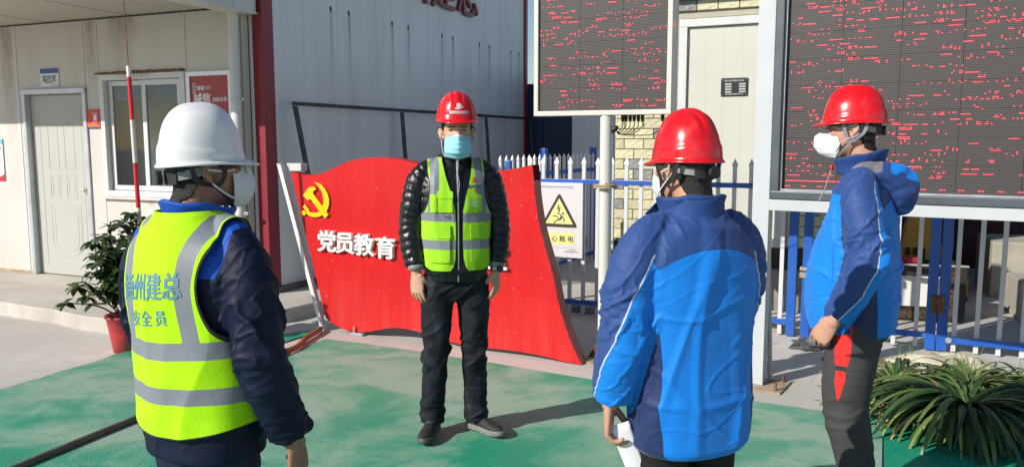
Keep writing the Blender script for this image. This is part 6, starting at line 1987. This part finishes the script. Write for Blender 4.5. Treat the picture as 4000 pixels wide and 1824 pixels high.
# mask, ear loops, chin cord
def surg():
    m, t = newmat('mask_blue'); c = t.coord('Generated'); s_ = t.new('ShaderNodeSeparateXYZ'); t.link(c, s_.inputs[0])
    z = t.math('GREATER_THAN', s_.outputs[2], .93)
    n = t.noise(t.coord(), 20, 3)
    t.link(t.mix(z, t.mix(n, (.22, .60, .72, 1), (.36, .72, .80, 1)), (.75, .8, .82, 1)), t.b.inputs['Base Color'])
    t.b.inputs['Roughness'].default_value = .75; return m
W, F = mask_mesh('surgical', rotA, hcA, HA, gA, bvA, RHA); np_obj('mask', W, F, surg(), gA)
def loops(g, rot, hc, H, zz, x0=.068, y0=-.062, m=m_maskw, r=.0015, ez=.44):
    for sx in (-1, 1):
        for z_, y_ in zz:
            P = rot(catmull(np.array([(sx * x0 * .95, y0, z_ * H), (sx * .078, -.030, (z_ * .7 + ez * .3) * H), (sx * .081, .008, (ez + .06 if z_ > .3 else ez - .07) * H), (sx * .080, .022, ez * H)]), 5) + hc)
            MB().tube(P, r, 6).obj('ear_loop', m, g, True)
loops(gA, rotA, hcA, HA, ((.39, 0), (-.02, 0)))
MB().tube(catmull(np.array([(.0, -.100, 1.492), (.004, -.112, 1.46), (-.002, -.132, 1.41), (.006, -.140, 1.36), (.0, -.141, 1.31)]), 5), .0032, 7).obj('chin_cord', m_grey_strap, gA, True)
V, F = ellipsoid((0, -.098, 1.500), (.009, .008, .012), 14); np_obj('cord_bead', V, F, m_hr, gA)
# helmet badge
hel = [o for o in gA.children if o.name.startswith('helmet')][0]
bvH = BVHTree.FromPolygons([v.co[:] for v in hel.data.vertices], [tuple(p.vertices) for p in hel.data.polygons])
cb_ = rotA(np.array([hcA + np.array((0, -.1, HA * .745))]))[0]
emblem(gA, cb_[0] + .004, cb_[2] + .062, .021, bvH, m_wht, off=.0015)
cloth_text(gA, 'helmet_lettering', '通州建总集团', .0165, cb_[0] + .004, cb_[2] + .030, False, bvH, m_wht, .0005)

# ------------------------------------------------------------------ MAN WITH WHITE HELMET (back to us)
k = .925
armR = [(-.085, .014, 1.345), (-.145, .012, 1.318), (-.188, .012, 1.25), (-.214, .02, 1.15), (-.240, .022, 1.02), (-.252, -.012, .90), (-.258, -.055, .785)]
armL = [(.085, .014, 1.345), (.145, .012, 1.318), (.188, .012, 1.25), (.210, .005, 1.15), (.222, -.02, 1.02), (.225, -.06, .90), (.212, -.12, .80)]
legs = [[(-.085, 0, .86), (-.09, 0, .65), (-.095, 0, .43), (-.10, .02, .24), (-.10, .02, .10)]]; legs.append(mirror(legs[0]))
B = dict(id='b', sh=1.325, hip=.88, chin=1.398, hx=0, hy=-.030, hh=.230, hz=.53, hs=.905, hw=.95, head_yaw=R(-27), head_pitch=R(-2), armR=armR[:-1] + [(-.262, -.07, .75)], armL=armL[:-1] + [(.208, -.132, .77)], legR=legs[0], legL=legs[1],
         handR_shape=(.62, .03, .95), handL_shape=(.5, .03, .8), handR=((-.262, -.072, .755), (.15, -.99, 0), (.10, -.22, -1), False), handL=((.208, -.134, .765), (-.3, -.95, 0), (-.02, -.25, -1), True),
         helmet=m_hw_, skin=(.33, .165, .10, 1), strap=m_blk_strap, lower_black=True, helmet_h=.147)
gB, rotB, hcB, HB, _1, _2, bvB, RHB = build_person('man seen from behind in white helmet, navy jacket and lime safety vest with blue characters', (-.858, 2.15, .028), R(152), B)
rows = [(.72, 0, .0, .175, .125, .130), (.80, 0, .0, .184, .132, .136), (.90, 0, .0, .186, .134, .136), (1.0, 0, .0, .190, .134, .136), (1.10, 0, .002, .196, .132, .136), (1.19, 0, .006, .204, .126, .138), (1.25, 0, .010, .198, .114, .128), (1.30, 0, .014, .172, .094, .112), (1.335, 0, .018, .130, .078, .092), (1.36, 0, .016, .098, .070, .080), (1.385, 0, .012, .078, .066, .074)]
rsB = [.026, .050, .066, .072, .070, .064, .056]
m_nvB = zone_mat('jacket_navy', (.0045, .008, .030, 1), [('royal', (.010, .085, .48, 1), None)], .6, .25, 500, 0, .25)
V, Q = jacket(gB, rows, [armR, armL], [rsB, rsB], m_nvB, None, .0085, .004, 11, .005)
ax_ = np.minimum(np.minimum(V[:, 2] - 1.225, V[:, 1] + .03), .182 - np.abs(V[:, 0]) - .2 * np.maximum(1.30 - V[:, 2], 0))
np_obj('jacket', V, Q, m_nvB, gB, True, {'royal': np.minimum(ax_, np.abs(V[:, 0]) - .05)})
bvJ = BVHTree.FromPolygons(V.tolist(), Q.tolist())
m_roy = zone_mat('collar_royal', (.012, .085, .45, 1), [], .6, .3, 500)
collar(gB, 'collar', 1.335, 1.382, 0, -.006, .082, .084, m_roy, .008, .50, .034, 0, 1, .016)
# open collar points standing out at the front
for sx in (-1, 1):
    P = np.array([(sx * .045, -.074, 1.385), (sx * .062, -.100, 1.352), (sx * .050, -.150, 1.318), (sx * .015, -.100, 1.335)])
    n = np.array((0, .005, .006)); Vv = np.vstack([P, P - n]); MB().add(Vv, [[0, 1, 2, 3], [7, 6, 5, 4], [0, 4, 5, 1], [1, 5, 6, 2], [2, 6, 7, 3], [3, 7, 4, 0]]).obj('collar_point', m_nvB, gB)
Vt, Qt, _c = torso_grid(rows, 260, 300); Nt = normals(Vt, Qt)
Wt = conform(Vt + Nt * .012, bvJ, .036, .009, 1.10); Wt = smooth_np(Wt, Qt, 14); Nw = normals(Wt, Qt)
fold = .0042 * ridge(np.stack([Vt[:, 0] * 9, Vt[:, 1] * 5, Vt[:, 2] * 4.5 + Vt[:, 0] * 6], 1) + 9) + .0026 * vnoise(Vt * np.array((18, 8, 20)))
Wt = Wt + Nw * (fold + .003)[:, None]
def vestB(V):
    x, y, z = V.T; fr = y < 0
    hole = np.minimum(arm_hole(V, 1.205, .140, .212, .070), np.where(z > 1.22, .160 - np.abs(x), 1))
    hemf = z - (.795 + .030 * (x / .19) ** 2)
    rho = np.sqrt(x ** 2 + (y - .008) ** 2) - .088
    vf = np.abs(x) - np.interp(z, [.9, 1.15, 1.30, 1.37], [.014, .014, .05, .07])
    f = np.minimum(np.minimum(hole, hemf), np.where(z > 1.28, rho, 1))
    return np.where(fr, np.minimum(f, vf), f)
def stripesB(V):
    x, y, z = V.T; wob = .006 * np.sin(x * 14 + 1)
    b = np.maximum(.0235 - np.abs(z - 1.035 + wob), .0225 - np.abs(z - .915 + wob * .6))
    xs_ = np.interp(z, [1.04, 1.12, 1.20, 1.28, 1.35], [.118, .108, .102, .110, .126])
    return np.maximum(b, np.where(z > 1.035, .0235 - np.abs(np.abs(x) - xs_), -1))
m_vB = vest_mat('vest_lime_b', LIME)
fB = vestB(Wt); C, T, At = clip(Wt, Qt, fB, {'stripe': stripesB(Wt), 'trim': .0045 - fB}); W2, F2, A2 = thicken(C, T, .003, At); np_obj('vest', W2, F2, m_vB, gB, True, A2)
bvV = BVHTree.FromPolygons(Wt.tolist(), Qt.tolist())
m_pb = M('print_blue', (.12, .27, .34, 1), .6)
cloth_text(gB, 'back_lettering', '通州建总', .070, .010, 1.172, True, bvV, m_pb, .0016, (.82, 1.08), .0018, -.10)
cloth_text(gB, 'back_lettering', '安 全 员', .044, .018, 1.100, True, bvV, m_pb, .0010, (.95, 1.0), .0018, -.12)
trousers(gB, ([(0, 0, .66), (0, 0, .72), (0, 0, .80), (0, 0, .86)], [(.10, .08), (.150, .105), (.158, .108), (.150, .10)]), [l for l in legs], [[.085, .080, .066, .060, .063]] * 2, zone_mat('trousers_navy', (.010, .014, .035, 1), [], .7, .3, 500), 5)
add_shoe(gB, (-.10, .02, 0), R(-8), m_sh, m_so); add_shoe(gB, (.10, .02, 0), R(8), m_sh, m_so)
W, F = mask_mesh('cup', rotB, hcB, HB, gB, bvB, RHB); np_obj('mask', W, F, m_maskw, gB)
loops(gB, rotB, hcB, HB, ((.42, 0), (.06, 0)), .060, -.066, m_maskw, .0028, .37)
for sx in (-1, 1):
    P = rotB(catmull(np.array([(sx * .070, -.084, .445 * HB), (sx * .078, -.040, .450 * HB), (sx * .081, .008, .445 * HB)]), 4) + hcB); MB().tube(P, .0016, 6).obj('glasses_temple', M('glasses_red', (.25, .02, .02, 1), .3), gB, True)
    V, F = loft(rotB(np.array([(sx * (.040) + .024 * math.cos(a) * (1 if sx > 0 else 1), -.104 + .012 * abs(math.cos(a)) * (sx * math.cos(a) > 0), .425 * HB + .014 * math.sin(a)) for a in np.linspace(0, 2 * math.pi, 20)]) + hcB), [.0014] * 20, 6, 1, side=(0, 1, 0)); np_obj('glasses_rim', V, F, MATS['glasses_red'], gB)

# ------------------------------------------------------------------ BLUE OUTDOOR JACKETS
ROYAL = (.0, .20, .70, 1); NAVY = (.020, .060, .215, 1); DARKN = (.012, .028, .105, 1)
def blue_jacket_mat(name): return zone_mat(name, ROYAL, [('navy', NAVY, None), ('side', DARKN, None), ('piping', (.50, .55, .62, 1), None)], .62, .25, 520, .1, .35)
def soften(fl, Q, it=3):
    E = edges_of(Q); out = {}
    for k_, a in fl.items():
        if k_.startswith('piping'): out[k_] = a; continue
        a = np.clip(a, -.04, .04); n = len(a); deg = np.bincount(E.ravel(), minlength=n)
        for _ in range(it):
            s_ = np.bincount(E[:, 0], weights=a[E[:, 1]], minlength=n) + np.bincount(E[:, 1], weights=a[E[:, 0]], minlength=n)
            a = .35 * a + .65 * s_ / deg
        out[k_] = a
    return out
def blue_fields(V, arms, rs, tw, yoke_z, front_z, th=((0, 50), (.45, 35), (1, 5)), kz=1.0):
    x, y, z = V.T
    navy = z - (yoke_z - .06 * (np.abs(x) / .18) ** 2 + 0) 
    navy = np.where(y < .0, z - front_z, navy)
    side = np.minimum(np.interp(z, [.6, .9, 1.15, 1.2], [.07, .060, .040, -.02]) - np.abs(y - .035), np.abs(x) - .09)
    pip = np.full(len(V), .05); pmk = np.full(len(V), -1.0)
    for A_, r in zip(arms, rs):
        A_ = np.array(A_, float); S_, D = seg_param(V, A_); L = np.linalg.norm(np.diff(A_, axis=0), axis=1).sum(); t_ = S_ / L
        ax = np.stack([np.interp(S_, np.concatenate([[0], np.cumsum(np.linalg.norm(np.diff(A_, axis=0), axis=1))]), A_[:, q]) for q in range(3)], 1)
        sd = 1 if A_[0, 0] > 0 else -1
        rel = V - ax; ang = np.degrees(np.arctan2(rel[:, 1], rel[:, 0] * sd)); 
        rr_ = np.interp(t_, np.linspace(0, 1, len(r)), [q if not isinstance(q, tuple) else q[0] for q in r])
        thv = np.interp(t_, [q[0] for q in th], [q[1] for q in th])
        isarm = np.minimum((1.22 - D / rr_), np.where(z < tw[0], (x * sd - tw[1]) / .03, (x * sd - tw[1] - .01) / .03))
        royal_ang = (ang - thv) * math.pi / 180 * rr_          # > 0 rear, royal
        navy_arm = -royal_ang
        navy_arm = np.where(ang > 165, .02, navy_arm)
        inarm = isarm > 0
        top_ = z > tw[0] + .10
        navy = np.where(inarm, np.where(top_ & (t_ < .10), .02, navy_arm), navy)
        side = np.where(inarm, -.02, side)
        pip = np.where(D < rr_ * 1.35, royal_ang, pip); pmk = np.where(inarm & (t_ > .12), 1.0, pmk)
    side = np.where(navy > 0, -.02, side)
    return {'navy': navy, 'side': side, 'piping': pip, 'piping_mask': pmk}

# man with his back to us
armL = [(.085, .014, 1.338), (.150, .01, 1.308), (.194, .010, 1.235), (.220, .005, 1.13), (.240, .010, 1.00), (.252, -.005, .89), (.250, -.030, .80)]
armR = [(-.085, .014, 1.338), (-.150, .01, 1.308), (-.190, .005, 1.235), (-.206, -.02, 1.14), (-.205, -.05, 1.03), (-.200, -.10, .92), (-.185, -.16, .85)]
C_ = dict(id='c', sh=1.315, hip=.86, chin=1.386, hx=0, hy=-.028, hh=.230, hz=.575, hs=.90, hw=.95, helmet_h=.146, head_yaw=R(9), head_pitch=R(2), armR=armR[:-1] + [(-.19, -.155, .82)], armL=armL[:-1] + [(.257, -.036, .775)], legR=legs[0], legL=legs[1],
          handR_shape=(.5, .03, .8), handL_shape=(.80, .01, 1.0), handR=((-.19, -.158, .815), (.3, -.8, .2), (.3, -.6, -1), False), handL=((.257, -.038, .775), (-.55, -.83, 0), (-.03, -.10, -1), True),
          helmet=m_hr, skin=(.50, .27, .175, 1), strap=m_blk_strap, lower_black=True)
gC, rotC, hcC, HC, _1, _2, bvC, RHC = build_person('man seen from behind in red helmet and two-tone blue jacket holding white paper', (.550, 2.42, .028), R(203), C_)
rowsC = [(.625, 0, .010, .172, .130, .130), (.66, 0, .008, .196, .145, .148), (.78, 0, .004, .200, .145, .150), (.92, 0, .0, .200, .142, .146), (1.05, 0, .002, .202, .140, .142), (1.15, 0, .006, .206, .134, .140), (1.23, 0, .010, .200, .120, .130), (1.29, 0, .014, .172, .098, .112), (1.325, 0, .018, .136, .082, .094), (1.35, 0, .016, .102, .072, .082), (1.375, 0, .012, .080, .068, .074)]
rsC = [.028, .054, .072, .080, .078, .072, .064]
m_jC = blue_jacket_mat('jacket_blue_c')
V, Q = jacket(gC, rowsC, [armR, armL], [rsC, rsC], m_jC, None, .0080, .0060, 23, .005, tz=1.2)
np_obj('jacket', V, Q, m_jC, gC, True, soften(blue_fields(V, [armR, armL], [rsC, rsC], (1.18, .170), 1.262, 1.26, ((0, 120), (.3, 88), (.6, 52), (.85, 12), (1, -10))), Q))
m_nv = zone_mat('collar_navy', NAVY, [], .62, .3, 520); m_lin = zone_mat('lining_grey', (.16, .155, .165, 1), [], .7, .3, 300)
collar(gC, 'collar', 1.325, 1.392, 0, -.008, .088, .092, m_nv, .009, .55, .020, 0, 3, .014, lining=m_lin)
collar(gC, 'hood_seam', 1.345, 1.385, 0, .002, .096, .092, m_nv, .012, .75, .018, 0, 5, .002)
for sx in (-1, 1):
    P = np.array([(sx * .045, -.088, 1.405), (sx * .068, -.105, 1.375), (sx * .060, -.165, 1.345), (sx * .020, -.115, 1.350)])
    n = np.array((0, .005, .007)); Vv = np.vstack([P, P - n]); MB().add(Vv, [[0, 1, 2, 3], [7, 6, 5, 4], [0, 4, 5, 1], [1, 5, 6, 2], [2, 6, 7, 3], [3, 7, 4, 0]]).obj('collar_point', m_nv, gC)
m_tb = zone_mat('trousers_black', (.008, .008, .010, 1), [], .75, .3, 500)
trousers(gC, ([(0, 0, .64), (0, 0, .70), (0, 0, .80), (0, 0, .86)], [(.10, .08), (.155, .112), (.160, .115), (.150, .10)]), [l for l in legs], [[.090, .085, .072, .064, .066]] * 2, m_tb, 7)
add_shoe(gC, (-.10, .02, 0), R(-8), m_sh, m_so); add_shoe(gC, (.10, .02, 0), R(8), m_sh, m_so)
W, F = mask_mesh('fold', rotC, hcC, HC, gC, bvC, RHC); np_obj('mask', W, F, m_maskw, gC)
loops(gC, rotC, hcC, HC, ((.40, 0), (.08, 0)), .064, -.060, m_maskw, .0025, .40)
# the paper he holds
pp = thing('paper_sheet', 'folded white paper held in the hand of the man with his back turned', 'paper', (.318, 2.345, .715), 0)
V = []; nx, ny = 8, 10
for j in range(ny + 1):
    for i in range(nx + 1):
        u, v = i / nx, j / ny
        V.append((-.020 + .058 * u + .10 * v, .0 - .006 * math.sin(u * 2.2) + .01 * v, .02 - .255 * v + .020 * u - .02 * u * v))
Q_ = np.array([[j * (nx + 1) + i, (j + 1) * (nx + 1) + i, (j + 1) * (nx + 1) + i + 1, j * (nx + 1) + i + 1] for j in range(ny) for i in range(nx)])
T = np.vstack([Q_[:, [0, 1, 2]], Q_[:, [0, 2, 3]]]); W, F, _ = thicken(np.array(V), T, .0012)
np_obj('sheet', W, F, M('paper', (.80, .80, .82, 1), .7, .02, 3), pp, True)


# man in profile on the right
armL = [(.085, .014, 1.455), (.150, .012, 1.428), (.194, .010, 1.355), (.222, .030, 1.25), (.240, .050, 1.12), (.238, .015, 1.00), (.220, -.050, .875)]
armR = [(-.085, .014, 1.455), (-.150, .012, 1.428), (-.194, .010, 1.355), (-.218, .012, 1.25), (-.235, .022, 1.12), (-.232, -.010, 1.00), (-.215, -.05, .885)]
legR = [(-.088, .01, .93), (-.095, -.005, .70), (-.10, -.020, .48), (-.10, .025, .26), (-.10, .045, .10)]; legL = mirror(legR); legL = [(x, y + .01, z) for x, y, z in legL]
D_ = dict(id='d', sh=1.43, hip=.93, chin=1.512, hx=0, hy=-.035, hh=.238, hz=.60, head_yaw=R(2), head_pitch=R(1), armR=armR[:-1] + [(-.21, -.062, .855)], armL=armL[:-1] + [(.216, -.062, .845)], legR=legR, legL=legL,
          handR_shape=(.8, .01, 1.0), handL_shape=(.85, .02, 1.0), handR=((-.21, -.064, .85), (.5, -.8, 0), (.05, -.2, -1), False), handL=((.216, -.064, .848), (-.35, -.80, .5), (-.20, -.55, -.8), True),
          helmet=m_hr, skin=(.52, .28, .19, 1), strap=m_grey_strap)
gD, rotD, hcD, HD, _1, _2, bvD, RHD = build_person('man in profile with red helmet, folded white mask and two-tone blue hooded jacket', (1.450, 3.31, .028), R(244), D_)
rowsD = [(.775, 0, .005, .165, .155, .140), (.80, 0, .005, .192, .182, .162), (.90, 0, .005, .198, .198, .170), (1.02, 0, .002, .198, .196, .164), (1.14, 0, .005, .198, .178, .152), (1.25, 0, .010, .200, .142, .144), (1.34, 0, .012, .192, .122, .132), (1.40, 0, .014, .170, .100, .116), (1.435, 0, .018, .136, .084, .096), (1.46, 0, .016, .102, .074, .084), (1.485, 0, .012, .080, .070, .076)]
rsD = [.028, .054, .072, .080, .076, .068, .058]
m_jD = blue_jacket_mat('jacket_blue_d')
V, Q = jacket(gD, rowsD, [armR, armL], [rsD, rsD], m_jD, None, .0085, .0075, 37, .005, tz=1.6)
np_obj('jacket', V, Q, m_jD, gD, True, soften(blue_fields(V, [armR, armL], [rsD, rsD], (1.28, .168), 1.36, 1.36, ((0, 66), (.45, 46), (.8, 28), (1, 5))), Q))
collar(gD, 'collar', 1.435, 1.495, 0, -.004, .088, .092, m_nv, .009, .42, .045, 0, 3, .014, lining=m_lin)
# hood hanging behind the neck
P = [loft([(-.150, -.015, 1.452), (-.135, .060, 1.455), (-.085, .128, 1.425), (0, .158, 1.40), (.085, .128, 1.425), (.135, .060, 1.455), (.150, -.015, 1.452)], [(.020, .016), (.040, .034), (.055, .055), (.064, .072), (.055, .055), (.040, .034), (.020, .016)], 24, 5, side=(0, 0, 1), round_cap=True),
     ellipsoid((0, .155, 1.375), (.115, .066, .098), 24)]
V, Q = fuse(P, .0055, 5); N = normals(V, Q)
V = V + N * (.008 * ridge(V * np.array((11, 11, 16)) + 5) + .004 * vnoise(V * 30))[:, None]
z_in = V[:, 2] - (1.462 - .10 * (V[:, 1] - .10)); lin = np.minimum(N[:, 2] - .25, .060 - np.abs(V[:, 1] - .060)) 
m_hd = zone_mat('hood_cloth', NAVY, [('royal', ROYAL, None), ('lining', (.17, .165, .175, 1), None)], .62, .3, 520, .1, .35)
Nh = normals(smooth_np(V, Q, 12), Q)
np_obj('hood', V, Q, m_hd, gD, True, soften({'lining': np.minimum((Nh[:, 2] - .05) * .1, .085 - V[:, 1]), 'royal': np.minimum((Nh[:, 2] - .15) * .08, V[:, 1] - .115)}, Q, 8))
V, F = ellipsoid((.128, .060, 1.425), (.008, .012, .007), 12); np_obj('cord_stopper', V, F, M('stopper', (.62, .56, .40, 1), .5), gD)
m_tD = zone_mat('trousers_charcoal', (.058, .055, .056, 1), [('red', (.70, .030, .028, 1), None), ('band', (.035, .035, .036, 1), None)], .8, .35, 420, 0, .25)
def tz_(V):
    x, y, z = V.T; on = np.where(x > .10, 1.0, -1.0)
    w = np.interp(z, [.50, .52, .60, .62, .66, .68, .72, .86, .93], [-.02, .004, .020, .020, .018, .027, .032, .026, .024])
    f = w - np.abs(y + .026 - (z - .7) * .05); f = np.where((x > .05), f, -1)
    return {'red': f, 'band': np.minimum(f + .002, .011 - np.abs(z - .655))}
trousers(gD, ([(0, .01, .72), (0, .01, .79), (0, .01, .88), (0, .01, .94)], [(.10, .10), (.152, .148), (.160, .150), (.150, .13)]), [[(-.080, .01, .88)] + legR[1:], [(.080, .02, .88)] + legL[1:]], [[.110, .108, .092, .078, .070]] * 2, m_tD, 9, .0085, zone=tz_)
add_shoe(gD, (-.10, .045, 0), R(-6), m_sh, m_so); add_shoe(gD, (.10, .055, 0), R(6), m_sh, m_so)
MB().box(.158, .176, -.085, .0, .752, .785, .003).obj('knee_strap', m_black, gD)
W, F = mask_mesh('fold', rotD, hcD, HD, gD, bvD, RHD); np_obj('mask', W, F, m_maskw, gD)
for sx in (-1, 1):
    for a_, b_ in (((.50), .50), ((.10), .30)):
        P = rotD(catmull(np.array([(sx * .060, -.066, a_ * HD), (sx * .078, -.035, (a_ * .5 + .44 * .5) * HD), (sx * .086, .012, (.53 if a_ > .3 else .34) * HD), (sx * .080, .028, .44 * HD)]), 5) + hcD)
        MB().tube(P, [(.0035, .0014)] * len(P), 6).obj('ear_loop', m_maskw, gD, True)
P = rotD(catmull(np.array([(.010, -.074, -.045), (.014, -.085, -.075), (.012, -.10, -.13), (.014, -.125, -.19)]), 5) + hcD)
MB().tube(P, .0032, 7).obj('chin_cord', m_grey_strap, gD, True)
V, F = ellipsoid(rotD(np.array([hcD + np.array((.010, -.078, -.048))]))[0], (.008, .008, .013), 14); np_obj('cord_bead', V, F, m_hr, gD)
bpy.context.view_layer.update()
